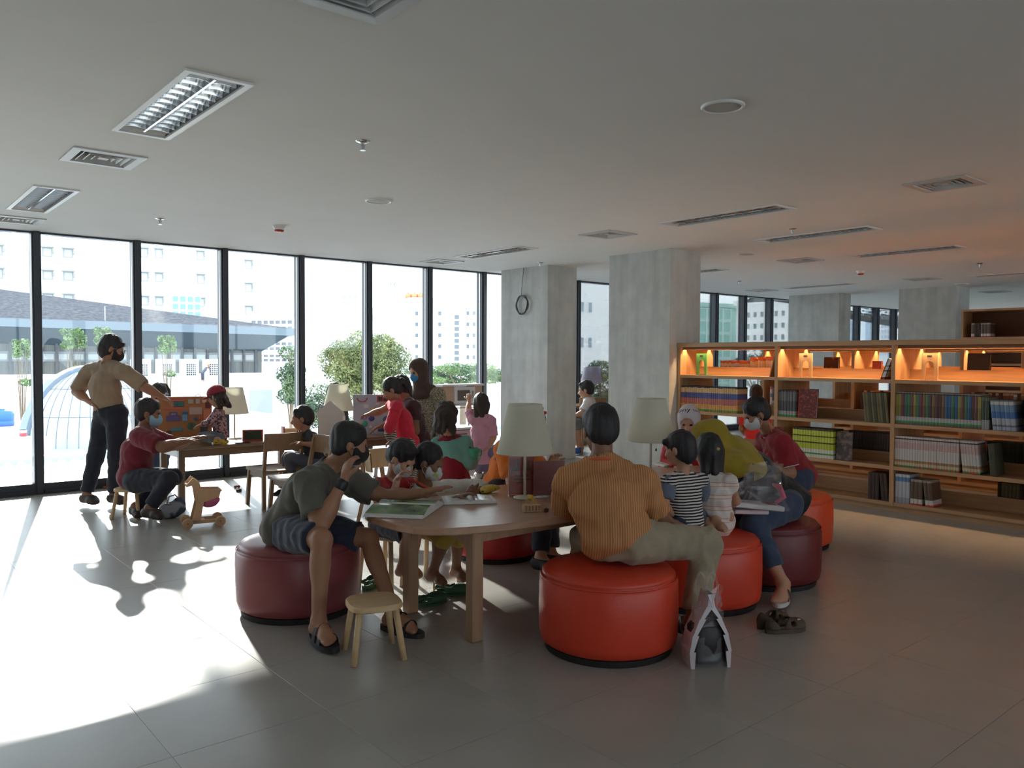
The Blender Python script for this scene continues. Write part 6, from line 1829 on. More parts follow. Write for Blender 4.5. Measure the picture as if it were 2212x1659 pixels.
# girl with the printed mask writing in a book
M_wcot = cloth('white cotton blouse', (204, 198, 192))
D = body('person', 'girl in a white blouse and printed mask writing in a book at the table',
    dict(pel=(2.987, 4.397, 0.445), che=(2.939, 4.337, 0.551), nek=(2.858, 4.280, 0.681), hed=(2.854, 4.212, 0.842), hf=CR*0.86 - CF*0.28 - UP*0.35,
         sr=(2.768, 4.248, 0.618), er=(2.777, 4.057, 0.575), wr=(2.859, 3.912, 0.654), sl=(3.042, 4.306, 0.623), el=(3.220, 4.131, 0.627), wl=(3.058, 4.007, 0.660), hl=V3(*(2.971, 3.978, 0.707)) - V3(*(3.058, 4.007, 0.660)),
         kr=(2.887, 4.086, 0.389), ar=(2.833, 4.148, 0.159), tr=(2.843, 4.033, 0.107), kl=(3.067, 4.196, 0.363), al=(3.098, 4.263, 0.115), tl=(3.085, 4.143, 0.090)),
    s=0.80, hk=0.92, top=M_wcot, sleeve=0.85, bottom=cloth('yellow trousers', (170, 140, 60)), leg=1.3, h=0.0095, hair=('lowtail', HAIR), skin=SKIN3, curl=(0.9, 0.35), palm=(-CF, V3(0, 0, -1)), mask=spots('printed mask cloth', (202, 204, 206), (176, 186, 120), 28, 0.58, 0.62))
D['part']('puff_sleeve', grow([cap(D['A']['sl'], lerp(D['A']['sl'], D['A']['el'], 0.86), 0.075, 0.085)], 0.01, 0.02, noise=0.005, nf=40), M_wcot)
MB().tube([D['A']['nek'] + CR*0.055*math.cos(a) + CF*0.055*math.sin(a) + V3(0, 0, 0.012 - 0.03*math.cos(a)) for a in [2*PI*k/20 for k in range(20)]], 0.010, 6, True).build('lanyard', mat('orange lanyard', (206, 92, 60), 0.7), D['obj'], True, off=D['org'])
child_seat('pale child stool under the girl in the white blouse', D['A']['pel'], h_=float(D['A']['pel'][2]) - 0.085)
p_ = D['A']['wl'] + unit(D['A']['hl'])*0.07
t = thing('pencil', 'short white pencil in the writing girl\'s hand', 'pencil', p_)
MB().cyl((0.012, -0.02, 0.05), (-0.012, 0.02, -0.055), 0.004, n=6).build('shaft', mat('white pencil', (206, 204, 200), 0.4), t)
MB().cyl((-0.012, 0.02, -0.055), (-0.0135, 0.0225, -0.064), 0.004, 0.0008, n=6).build('tip', mat('graphite', (50, 50, 54), 0.4), t)

# standing woman in the brown hijab
M_speck = spots('flecked cream and brown knit', (92, 84, 66), (176, 168, 148), 95, 0.42, 0.58)
M_bhij = cloth('brown hijab cloth', (74, 56, 50))
D = body('person', 'standing woman in brown hijab, blue mask and flecked tunic by the window',
    dict(pel=(5.236, 7.793, 0.610), che=(5.213, 7.798, 0.890), nek=(5.182, 7.809, 1.148), hed=(5.142, 7.825, 1.346), hf=-CR*0.62 - CF*0.62 - UP*0.3,
         sl=(5.288, 7.625, 1.077), el=(5.319, 7.613, 0.768), wl=(5.219, 7.542, 0.524), sr=(5.142, 8.021, 1.055), er=(5.135, 8.001, 0.741), wr=(5.106, 7.897, 0.501),
         kl=(5.262, 7.707, 0.336), al=(5.274, 7.725, 0.064), tl=(5.153, 7.630, 0.055), kr=(5.200, 7.864, 0.325), ar=(5.206, 7.874, 0.085), tr=(5.099, 7.807, 0.070)),
    s=1.04, hk=1.06, bulk=1.12, top=M_speck, sleeve=1.9, bottom=cloth('pale grey trousers', (176, 172, 162)), leg=1.95, shoes=M_sand, h=0.0125, hair=None, skin=SKIN2, mask=mat('bright blue mask', (52, 140, 192), 0.8), hem=0.14)
P_, S_ = hijab_prims(D['hd'], D['A'], 1.0, 0.075)
D['part']('hijab', grow(P_, 0.011, 0.035, subs=S_, noise=0.003, nf=34), M_bhij)

# girl in pink-red with a ponytail, and the person in maroon behind her
M_zeb = bands('black and white zigzag print', [(0, (50, 46, 48)), (0.5, (196, 188, 180))], 'Z', 0.9, 'Object', 48.0, 0.0, frac=True, distort=0.05)
D = body('person', 'girl in a pink-red jacket and zigzag trousers reaching to the lilac activity board',
    dict(pel=(4.632, 7.254, 0.596), che=(4.581, 7.281, 0.833), nek=(4.528, 7.307, 1.030), hed=(4.472, 7.308, 1.159), hf=-CR*0.85 - CF*0.1 - UP*0.45, plat=-CF,
         sl=(4.442, 7.168, 0.982), el=(4.345, 7.137, 0.777), wl=(4.421, 7.224, 0.632), sr=(4.572, 7.452, 0.983), er=(4.487, 7.598, 0.909), wr=(4.438, 7.690, 0.885),
         kl=(4.597, 7.144, 0.394), al=(4.629, 7.158, 0.115), tl=(4.522, 7.116, 0.093), kr=(4.691, 7.327, 0.387), ar=(4.723, 7.340, 0.113), tr=(4.615, 7.299, 0.099)),
    s=0.90, hk=1.0, top=cloth('pink-red jacket', (200, 38, 64)), sleeve=0.25, bottom=M_zeb, leg=1.9, shoes=M_sand, h=0.012, hair=('tail', HAIR), skin=SKIN, hem=0.16)
D['part']('sleeve', grow([cap(D['A']['sl'], D['A']['el'], 0.064, 0.056), cap(D['A']['el'], lerp(D['A']['el'], D['A']['wl'], 0.5), 0.056, 0.052, True)], 0.012, 0.02, noise=0.003), cloth('pink-red jacket', (200, 38, 64)))
w_, e_ = D['A']['wl'], D['A']['el']
D['part']('cuff', grow([cap(lerp(e_, w_, 0.35), lerp(e_, w_, 0.65), 0.062, 0.06)], 0.01, 0.0, noise=0.003), M_zeb)
M_mar = cloth('dark maroon dress cloth', (64, 34, 40))
D = body('person', 'person in a dark maroon dress standing close behind the girl in pink-red',
    dict(pel=(4.886, 7.444, 0.534), che=(4.832, 7.473, 0.800), nek=(4.790, 7.518, 1.013), hed=(4.727, 7.551, 1.165), hf=-CR*0.85 - UP*0.4, plat=-CF,
         sl=(4.752, 7.313, 0.963), el=(4.715, 7.229, 0.722), wl=(4.651, 7.357, 0.626), sr=(4.852, 7.673, 0.962), er=(4.782, 7.775, 0.773), wr=(4.665, 7.820, 0.734),
         kl=(4.865, 7.375, 0.348), al=(4.906, 7.383, 0.120), tl=(4.804, 7.337, 0.095), kr=(4.940, 7.546, 0.335), ar=(4.979, 7.530, 0.115), tr=(4.868, 7.491, 0.089)),
    s=1.0, hk=1.04, bulk=1.1, top=M_mar, sleeve=0.6, h=0.0125, hair=('short', HAIR), skin=SKIN3, shoes=M_sand,
    skirt=(M_mar, [cap((4.887, 7.445, 0.595), (4.906, 7.438, 0.185), 0.15, 0.20)]))

# girl in the teal smock
M_teal = cloth('teal smock cotton', (114, 170, 160))
D = body('person', 'small curly-haired girl in a teal smock over a dark red dress',
    dict(pel=(3.693, 5.114, 0.530), che=(3.674, 5.113, 0.735), nek=(3.665, 5.126, 0.880), hed=(3.651, 5.144, 1.031), hf=CF*0.9 + CR*0.3 - UP*0.05,
         sl=(3.609, 5.222, 0.810), el=(3.623, 5.281, 0.634), wl=(3.718, 5.301, 0.520), sr=(3.747, 5.030, 0.832), er=(3.760, 4.987, 0.683), wr=(3.897, 5.108, 0.719), hr=UP*0.6 + CF*0.6,
         kl=(3.655, 5.135, 0.276), al=(3.658, 5.151, 0.090), tl=(3.750, 5.281, 0.062), kr=(3.716, 5.059, 0.280), ar=(3.730, 5.065, 0.095), tr=(3.836, 5.184, 0.067)),
    s=0.72, hk=0.94, top=cloth('dark red dress cloth', (138, 24, 44)), sleeve=0.3, h=0.011, hair=('curly', HAIRB), skin=SKIN2, shoes=M_sand,
    skirt=(cloth('dark red dress cloth', (138, 24, 44)), [cap((3.673, 5.112, 0.713), (3.701, 5.101, 0.370), 0.105, 0.165)]))
A = D['A']; s = 0.72
fr_ = np.array((D['lat'], D['fwd'], D['up']))
sm = [ell(A['che'] + UP*0.0, (0.150*s, 0.112*s, 0.16*s), fr_), cap(lerp(A['sl'], A['sr'], 0.06), lerp(A['sl'], A['sr'], 0.94), 0.062*s), cap(A['sl'], A['el'], 0.055*s, 0.052*s), cap(A['el'], lerp(A['el'], A['wl'], 0.8), 0.052*s, 0.05*s, True),
      cap(A['sr'], A['er'], 0.055*s, 0.052*s), cap(A['er'], lerp(A['er'], A['wr'], 0.8), 0.052*s, 0.05*s, True), ell(lerp(A['che'], A['pel'], 0.45) + D['fwd']*0.02, (0.15*s, 0.115*s, 0.15*s), fr_)]
bk = A['che'] - D['fwd']*0.13*s - UP*0.02
D['part']('smock', grow(sm, 0.0105, 0.02, inf=0.026*s, noise=0.004, nf=36, subs=[cap(bk - UP*0.02 + D['lat']*-0.03, bk - UP*0.28 - D['lat']*0.03, 0.025, 0.16), cap(A['nek'], A['nek'] + UP*0.08, 0.055, 0.06)]), M_teal)
p_ = A['wr'] + UP*0.0
t = thing('toy_cup', 'small mint green toy cup in the girl in teal\'s hand', 'cup', (3.776, 4.961, 0.713))
MB().lathe([(0.0, 0.0), (0.035, 0.0), (0.048, 0.055), (0.05, 0.085), (0.045, 0.085), (0.042, 0.05), (0.03, 0.008), (0.0, 0.008)], n=20).build('bowl', mat('mint plastic', (70, 176, 142), 0.4), t, True)
MB().tube([(0.048, 0, 0.07), (0.075, 0, 0.06), (0.072, 0, 0.03), (0.042, 0, 0.02)], 0.005, 6).build('handle', mat('mint plastic', (70, 176, 142)), t, True)

# girl in pink at the toy kitchen
D = body('person', 'little girl in a long pink top reaching up to the toy kitchen microwave',
    dict(pel=(6.123, 7.874, 0.333), che=(6.122, 7.884, 0.574), nek=(6.117, 7.897, 0.781), hed=(6.128, 7.921, 0.929), hf=CF*0.92 - CR*0.25 + UP*0.1,
         sl=(6.054, 7.974, 0.722), el=(6.072, 8.094, 0.830), wl=(6.151, 8.190, 0.963), sr=(6.196, 7.802, 0.726), er=(6.207, 7.759, 0.521), wr=(6.148, 7.777, 0.398),
         kl=(6.091, 7.898, 0.282), al=(6.095, 7.912, 0.072), tl=(6.188, 8.071, 0.123), kr=(6.157, 7.843, 0.282), ar=(6.170, 7.849, 0.073), tr=(6.269, 8.003, 0.123)),
    s=0.86, hk=1.08, top=cloth('pink cotton', (196, 142, 164)), sleeve=0.95, bottom=cloth('lilac leggings', (118, 106, 138)), leg=1.9, shoes=mat('pale shoe', (180, 176, 178), 0.6), h=0.011, hair=('bob', HAIRB), skin=SKIN2, hem=0.08)

# standing man at the left window
D = body('person', 'standing man in beige shirt and dark trousers reaching over the activity board',
    dict(pel=(2.074, 8.680, 0.933), che=(2.037, 8.723, 1.194), nek=(2.062, 8.712, 1.424), hed=(2.103, 8.683, 1.576), hf=CR*0.86 + CF*0.35 - UP*0.3,
         sl=(1.951, 8.932, 1.348), el=(1.839, 8.991, 1.144), wl=(1.928, 8.729, 1.032), hl=V3(*(1.980, 8.632, 0.989)) - V3(*(1.928, 8.729, 1.032)), sr=(2.167, 8.490, 1.344), er=(2.310, 8.364, 1.200), wr=(2.478, 8.376, 1.099),
         kl=(1.972, 8.826, 0.503), al=(1.885, 8.831, 0.125), tl=(1.964, 8.607, 0.092), kr=(2.097, 8.566, 0.518), ar=(2.088, 8.635, 0.130), tr=(2.155, 8.396, 0.109)),
    s=1.0, hk=1.06, bulk=1.05, top=cloth('beige shirt cotton', (150, 128, 106)), sleeve=0.95, bottom=cloth('navy trousers', (34, 38, 52)), leg=1.93, shoes=mat('dark brown shoe', (52, 40, 40), 0.6), mask=cloth('dark maroon mask', (50, 34, 38)), h=0.012, hair=('fringe', HAIR), skin=SKIN, hem=-0.135)
hd = D['hd']
g_ = MB()
for q in (-1, 1):
    g_.tube([hd.p(0.108, q*0.036 + 0.026*math.cos(a), 0.004 + 0.020*math.sin(a)) for a in [2*PI*k/16 for k in range(16)]], 0.0022, 5, True)
    g_.tube([hd.p(0.106, q*0.062, 0.008), hd.p(0.04, q*0.08, 0.008), hd.p(-0.01, q*0.086, -0.004)], 0.002, 5)
g_.tube([hd.p(0.110, -0.012, 0.006), hd.p(0.113, 0, 0.009), hd.p(0.110, 0.012, 0.006)], 0.002, 5).build('glasses', mat('thin steel glasses', (150, 150, 155), 0.3, metal=1.0), D['obj'], True, off=D['org'])
D['part']('belt', grow([ell(D['A']['pel'] + D['up']*0.05, (0.172, 0.136, 0.024), np.array((D['lat'], D['fwd'], D['up'])))], 0.01, 0.0), mat('black belt', (24, 24, 28), 0.5))

# seated man in maroon
D = body('person', 'man in a maroon shirt and pale blue mask sitting on the small stool',
    dict(pel=(2.106, 7.978, 0.380), che=(2.122, 7.923, 0.621), nek=(2.156, 7.850, 0.826), hed=(2.192, 7.800, 0.981), hf=CR*0.9 + CF*0.22 - UP*0.12,
         sr=(2.072, 7.658, 0.778), er=(2.198, 7.418, 0.699), wr=(2.428, 7.514, 0.726), sl=(2.246, 8.059, 0.754), el=(2.465, 8.002, 0.647), wl=(2.657, 7.948, 0.702),
         pr=(2.091, 7.833, 0.364), kr=(2.256, 7.436, 0.404), ar=(2.100, 7.503, 0.155), tr=(2.194, 7.293, 0.126), pl=(2.173, 8.077, 0.344), kl=(2.428, 7.864, 0.363), al=(2.113, 7.986, 0.101), tl=(2.120, 7.745, 0.101)),
    s=0.98, hk=1.05, bulk=1.2, top=cloth('maroon cotton', (112, 28, 44)), sleeve=0.85, bottom=cloth('navy trousers', (34, 38, 52)), leg=1.9, shoes=mat('dark brown shoe', (52, 40, 40)), mask=mat('pale blue surgical mask', (140, 176, 196), 0.8), h=0.0115, hair=('short', HAIR), skin=SKIN3)

# person behind the orange board
D = body('person', 'dark-haired child behind the orange activity board, only the hair showing',
    dict(pel=(2.814, 9.612, 0.560), che=(2.813, 9.621, 0.771), nek=(2.812, 9.628, 0.919), hed=(2.798, 9.594, 1.068), hf=-CF*0.85 - CR*0.2 - UP*0.5,
         sl=(2.874, 9.549, 0.878), el=(2.869, 9.440, 0.691), wl=(2.791, 9.347, 0.624), sr=(2.728, 9.671, 0.877), er=(2.685, 9.594, 0.690), wr=(2.688, 9.433, 0.623),
         kl=(2.837, 9.580, 0.285), al=(2.840, 9.596, 0.092), tl=(2.786, 9.483, 0.069), kr=(2.780, 9.628, 0.285), ar=(2.783, 9.644, 0.092), tr=(2.730, 9.530, 0.069)),
    s=0.78, hk=0.98, top=cloth('grey jersey', (90, 92, 98)), sleeve=1.5, bottom=M_jean, leg=1.9, shoes=M_sand, h=0.014, hair=('tail', HAIR), skin=SKIN)
D['part']('scrunchie', grow([ell(D['hd'].p(-0.02, -0.085, -0.012), (0.03, 0.03, 0.022))], 0.008, 0, noise=0.003), spots('blue and white scrunchie', (190, 200, 216), (70, 96, 150), 40))

# child in the red cap on the table
M_flor = spots('pink and dark floral print', (176, 140, 146), (70, 48, 56), 46, 0.5, 0.56)
D = body('person', 'small child in a red cap and floral jacket sitting on the window table',
    dict(pel=(3.018, 8.272, 0.692), che=(3.005, 8.261, 0.827), nek=(2.997, 8.274, 0.960), hed=(2.988, 8.287, 1.084), hf=-CR*0.85 + CF*0.25 - UP*0.3, plat=-CF,
         sl=(2.945, 8.172, 0.925), el=(2.862, 8.148, 0.841), wl=(2.804, 8.221, 0.812), sr=(3.058, 8.378, 0.914), er=(3.004, 8.497, 0.822), wr=(2.930, 8.506, 0.796),
         kl=(2.809, 8.211, 0.690), al=(2.908, 8.049, 0.674), tl=(2.972, 7.970, 0.672), kr=(2.914, 8.462, 0.674), ar=(3.053, 8.423, 0.650), tr=(3.120, 8.367, 0.645)),
    s=0.58, hk=0.86, top=M_flor, sleeve=1.75, bottom=cloth('grey-blue trousers', (96, 106, 118)), leg=1.85, shoes=spots('yellow shoe print', (186, 150, 40), (60, 50, 30), 60, 0.6, 0.63), h=0.010, hair=('curly', HAIRB), skin=SKIN2)
hd = D['hd']; k = hd.k
cp = D['part']('cap', grow([ell(hd.p(-0.014, 0, 0.048), (0.118*k, 0.104*k, 0.098*k), hd.fr)], 0.008, 0, cuts=[(hd.p(0, 0, 0.035), -hd.u)]), cloth('red cap cotton', (150, 40, 58)))
D['part']('cap_brim', grow([ell(hd.p(0.125, 0, 0.030), (0.055*k, 0.07*k, 0.012*k), hd.fr)], 0.007, 0), cloth('red cap cotton', (150, 40, 58)))

# boy in a dark shirt at the window table
D = body('person', 'boy in a dark shirt sitting sideways with his arm on the oak chair back',
    dict(pel=(3.736, 7.554, 0.440), che=(3.678, 7.558, 0.604), nek=(3.619, 7.561, 0.739), hed=(3.584, 7.570, 0.881), hf=-CR*0.9 - CF*0.2 - UP*0.12, plat=-CF,
         sl=(3.621, 7.401, 0.696), el=(3.614, 7.247, 0.635), wl=(3.465, 7.321, 0.657), sr=(3.688, 7.683, 0.679), er=(3.639, 7.797, 0.558), wr=(3.560, 7.891, 0.593),
         kl=(3.484, 7.637, 0.480), al=(3.491, 7.591, 0.157), tl=(3.405, 7.597, 0.137), kr=(3.564, 7.856, 0.462), ar=(3.559, 7.872, 0.133), tr=(3.467, 7.870, 0.114)),
    s=0.76, hk=1.0, top=cloth('black-blue cotton', (40, 42, 52)), sleeve=0.75, bottom=cloth('grey-blue denim', (78, 84, 100)), leg=1.9, shoes=M_sand, h=0.0115, hair=('short', HAIR), skin=SKIN)
child_seat('oak child stool under the boy in the dark shirt', D['A']['pel'], h_=float(D['A']['pel'][2]) - 0.09, m=M_ch)

# child hidden behind the lamp in the middle
D = body('person', 'dark-haired child behind the lamp with the house-shaped board',
    dict(pel=(4.718, 9.058, 0.510), che=(4.722, 9.064, 0.728), nek=(4.724, 9.069, 0.888), hed=(4.718, 9.055, 1.050), hf=-CF*0.9 + CR*0.2 - UP*0.3,
         sl=(4.793, 8.983, 0.844), el=(4.777, 8.884, 0.656), wl=(4.693, 8.821, 0.580), sr=(4.626, 9.123, 0.843), er=(4.568, 9.059, 0.655), wr=(4.564, 8.929, 0.580),
         kl=(4.748, 9.022, 0.246), al=(4.756, 9.037, 0.140), tl=(4.690, 8.935, 0.122), kr=(4.678, 9.081, 0.246), ar=(4.685, 9.096, 0.140), tr=(4.620, 8.993, 0.122)),
    s=0.84, hk=1.04, top=cloth('black-blue cotton', (40, 42, 52)), sleeve=1.6, bottom=M_jean, leg=1.9, shoes=M_sand, h=0.014, hair=('bob', HAIR), skin=SKIN)

# boy in white far off between the columns
D = body('person', 'boy in a white T-shirt sitting far off between the two columns',
    dict(pel=(9.186, 8.969, 0.513), che=(9.166, 8.992, 0.660), nek=(9.136, 9.026, 0.851), hed=(9.096, 9.039, 0.998), hf=-CR*0.85 + CF*0.2 - UP*0.2, plat=-CF,
         sl=(9.006, 8.897, 0.787), el=(8.887, 8.899, 0.647), wl=(8.844, 8.998, 0.600), sr=(9.298, 9.122, 0.782), er=(9.229, 9.199, 0.617), wr=(9.102, 9.239, 0.590),
         kl=(8.857, 9.010, 0.497), al=(8.897, 8.985, 0.104), tl=(8.743, 8.931, 0.090), kr=(9.065, 9.200, 0.490), ar=(9.106, 9.176, 0.103), tr=(8.965, 9.137, 0.086)),
    s=1.04, hk=1.16, top=cloth('white T-shirt cotton', (206, 206, 210)), sleeve=0.8, bottom=cloth('grey shorts', (110, 112, 118)), leg=1.3, shoes=mat('blue trainer', (40, 90, 170), 0.6), h=0.015, hair=('short', HAIR), skin=SKIN2)
ch = oak_chair('oak chair under the boy in white between the columns', D['A']['pel'][0] + 0.02, D['A']['pel'][1] - 0.02, math.radians(140), sh=0.44, bh=0.86, w=0.44, d=0.42, group=None)
t = thing('reading_desk', 'oak desk by the window between the columns, with the lilac lamp', 'desk', (9.25, 9.64, 0))
MB().box((-0.7, -0.26, 0.69), (0.7, 0.26, 0.72), bev=0.006).build('top', M_wt, t)
for sx in (-1, 1):
    for sy in (-1, 1):
        MB().box((sx*0.64 - 0.025, sy*0.21 - 0.025, 0), (sx*0.64 + 0.025, sy*0.21 + 0.025, 0.689)).build('leg', M_wl, t)
lamp('lilac table lamp between the two columns', (9.78, 9.58, 0.721), M_shadeL, pole=0.36, rb=0.185, rt=0.13, sh=0.27)

# person between the bookcases
D = body('person', 'child with black hair and red shirt seen through the bookcase shelves',
    dict(pel=(9.191, 6.024, 0.411), che=(9.196, 6.031, 0.671), nek=(9.204, 6.032, 0.877), hed=(9.216, 6.029, 1.034), hf=CR*0.2 + CF*0.9 - UP*0.2,
         sl=(9.122, 6.137, 0.802), el=(9.108, 6.166, 0.587), wl=(9.239, 6.182, 0.475), sr=(9.283, 5.924, 0.807), er=(9.334, 5.912, 0.593), wr=(9.374, 6.004, 0.480),
         kl=(9.151, 6.050, 0.229), al=(9.166, 6.057, 0.087), tl=(9.279, 6.132, 0.082), kr=(9.235, 5.980, 0.229), ar=(9.250, 5.987, 0.087), tr=(9.364, 6.061, 0.082)),
    s=0.84, hk=0.96, top=M_redk, sleeve=0.8, bottom=M_jean, leg=1.9, shoes=M_sand, h=0.016, hair=('short', HAIR), skin=SKIN)

# two workers on the terrace outside
for lab, px, m1, m2 in (('worker in a dark jacket on the outside terrace, between the first two units', (18.321, 62.892, -0.295), mat('brown work jacket', (70, 56, 60), 0.8), mat('blue work jeans', (90, 110, 150), 0.8)),
                        ('worker with an orange helmet bending on the outside terrace', (19.906, 57.910, -0.264), mat('grey work shirt', (80, 84, 96), 0.8), mat('dark work trousers', (60, 64, 76), 0.8))):
    c_ = V3(*px); bend = 'helmet' in lab
    x_ = CR*(0.35 if bend else 0.0)
    D = body('person', lab, dict(pel=c_ + UP*0.62, che=c_ + UP*0.85 + x_*0.5, nek=c_ + UP*1.0 + x_, hed=c_ + UP*1.12 + x_*1.2, hf=CR*0.8 - CF*0.5,
         sl=c_ + UP*0.98 + CR*0.13 + x_, el=c_ + UP*0.8 + CR*0.18 + x_, wl=c_ + UP*0.64 + CR*0.2 + x_, sr=c_ + UP*0.98 - CR*0.13 + x_, er=c_ + UP*0.8 - CR*0.18 + x_, wr=c_ + UP*0.95 - CR*0.06 + x_,
         kl=c_ + UP*0.34 + CR*0.06, al=c_ + UP*0.06 + CR*0.06, tl=c_ + UP*0.04 + CR*0.2, kr=c_ + UP*0.34 - CR*0.06, ar=c_ + UP*0.06 - CR*0.06, tr=c_ + UP*0.04 + CR*0.08),
         s=0.74, hk=0.8, top=m1, sleeve=1.8, bottom=m2, leg=1.9, h=0.022, hands=False, hair=('short', HAIR) if not bend else None, skin=SKIN, wr=0.0)
    if bend:
        D['part']('helmet', grow([ell(D['hd'].p(-0.01, 0, 0.05), (0.1, 0.09, 0.08), D['hd'].fr), ell(D['hd'].p(0.02, 0, 0.03), (0.12, 0.1, 0.015), D['hd'].fr)], 0.02, 0.01), mat('orange helmet', (230, 110, 50), 0.4))

# ------------------------------------------------------------------ things on the big table
def page_mat(name, kind):
    m = bpy.data.materials.new(name); m.use_nodes = True
    nt = m.node_tree; b = nt.nodes['Principled BSDF']; b.inputs['Roughness'].default_value = 0.22
    tc = nt.nodes.new('ShaderNodeTexCoord')
    n = nt.nodes.new('ShaderNodeTexNoise'); n.inputs['Scale'].default_value = 9 if kind == 'nature' else 30; n.inputs['Detail'].default_value = 4
    nt.links.new(tc.outputs['Object'], n.inputs['Vector'])
    r = nt.nodes.new('ShaderNodeValToRGB'); e = r.color_ramp.elements
    if kind == 'nature':
        st = [(0.30, (44, 60, 40)), (0.42, (72, 104, 60)), (0.52, (96, 130, 72)), (0.60, (120, 146, 96)), (0.68, (96, 128, 156)), (0.72, (196, 202, 198))]
    else:
        st = [(0.30, (214, 212, 206)), (0.62, (208, 206, 202)), (0.66, (120, 116, 116))]
    e[0].position, e[0].color = st[0][0], srgb(*st[0][1]); e[1].position, e[1].color = st[1][0], srgb(*st[1][1])
    for p, c in st[2:]:
        q = e.new(p); q.color = srgb(*c)
    nt.links.new(n.outputs['Fac'], r.inputs[0]); nt.links.new(r.outputs[0], b.inputs['Base Color'])
    return m
M_nat = page_mat('nature magazine page', 'nature'); M_txt = page_mat('text page', 'text'); M_paper = mat('white paper', (210, 210, 206), 0.5)
def open_book(name, label, loc, rz, w, d, m1, m2, bow=0.02, th=0.008, cover=None, tilt=0.0):
    """two bowed page blocks either side of a spine along local Y"""
    t = thing(name, label, 'magazine' if 'magazine' in name else 'book', loc, rz)
    n = 8
    for sx, m in ((-1, m1), (1, m2)):
        q = MB()
        for i in range(n):
            u0, u1 = i/n, (i+1)/n
            z0 = th + bow*math.sin(PI*u0**0.6)*(1 - 0.3*u0); z1 = th + bow*math.sin(PI*u1**0.6)*(1 - 0.3*u1)
            x0, x1 = sx*u0*w, sx*u1*w
            V_ = [(x0, -d/2, z0), (x1, -d/2, z1), (x1, d/2, z1), (x0, d/2, z0), (x0, -d/2, 0.002), (x1, -d/2, 0.002), (x1, d/2, 0.002), (x0, d/2, 0.002)]
            q.mi = 0 if 0 < i < n-1 else 1
            q.add(V_, [(0, 1, 2, 3) if sx > 0 else (3, 2, 1, 0)])
            q.mi = 1
            q.add(V_, [(0, 4, 5, 1), (2, 6, 7, 3)] + ([(1, 5, 6, 2)] if i == n-1 else []))
        o = q.build('page', [m, M_paper], t)
    MB().box((-w - 0.004, -d/2 - 0.003, 0.0), (w + 0.004, d/2 + 0.003, 0.002)).build('cover', cover or M_paper, t)
    return t
t = open_book('magazine', 'open nature magazine with green photographs at the table\'s left end', (2.452, 3.859, 0.637), math.radians(50 - 90 + 80), 0.225, 0.33, M_nat, M_nat, 0.04, 0.008)
for k in range(7):
    MB().box((0.06, -0.14 + 0.014*k, 0.0475), (0.14, -0.135 + 0.014*k, 0.0482)).build('text_line', mat('grey print', (190, 194, 196), 0.5), t)
open_book('open_book', 'open white book the girl is writing in', (2.907, 3.873, 0.637), math.radians(-30), 0.155, 0.21, M_txt, M_txt, 0.014, 0.012)
open_book('open_book', 'open white book in front of the child in white hijab', (5.189, 4.164, 0.637), math.radians(-20), 0.13, 0.19, M_txt, M_txt, 0.012, 0.010)
# acrylic sign holders with red cards
M_acr = clear('clear acrylic', gloss=0.04, alpha=0.04)
def card_mat(name, c1, c2):
    return mat(name, c1, 0.35, var=0.06)
def sign(label, loc, rz, w, h, m, blocks):
    t = thing('sign_holder', label, 'sign', loc, rz, 'red cards in acrylic holders')
    MB().box((-w/2, -0.004, 0.004), (w/2, -0.0025, h)).box((-w/2, 0.0025, 0.004), (w/2, 0.004, h)).box((-w/2, -0.035, 0.0), (w/2, 0.035, 0.004)).build('acrylic', M_acr, t)
    c_ = MB().box((-w/2 + 0.003, -0.0015, 0.006), (w/2 - 0.003, 0.0015, h - 0.003)).build('card', m, t)
    for (x0, x1, z0, z1) in blocks:
        MB().box((x0*w, -0.0021, z0*h), (x1*w, -0.0016, z1*h)).build('print_block', mat('dark card print', (64, 34, 38), 0.6), c_)
    return t
M_card = mat('red card', (190, 52, 44), 0.35, var=0.05); M_card2 = mat('dull red card', (150, 44, 46), 0.35, var=0.05)
t = sign('tall red card in a clear holder behind the front lamp', (3.283, 3.823, 0.637), math.radians(-34), 0.165, 0.245, M_card, [(-0.36, -0.05, 0.62, 0.70), (-0.30, -0.22, 0.70, 0.92), (-0.16, -0.06, 0.70, 0.95), (0.10, 0.36, 0.64, 0.70), (0.12, 0.18, 0.70, 0.94), (0.24, 0.32, 0.70, 0.90)])
for k, w_ in enumerate((0.5, 0.6, 0.42)):
    MB().box((-w_*0.08, -0.0021, 0.12 - 0.022*k), (w_*0.08, -0.0016, 0.128 - 0.022*k)).build('print_line', mat('dark card print', (64, 34, 38)), t.children[1])
t = sign('wide dull red card in a clear holder beside the striped-shirt man', (3.397, 3.689, 0.637), math.radians(-58 + 34), 0.21, 0.225, M_card2, [(0.0, 0.24, 0.34, 0.38), (0.0, 0.34, 0.27, 0.30), (0.05, 0.3, 0.21, 0.24)])
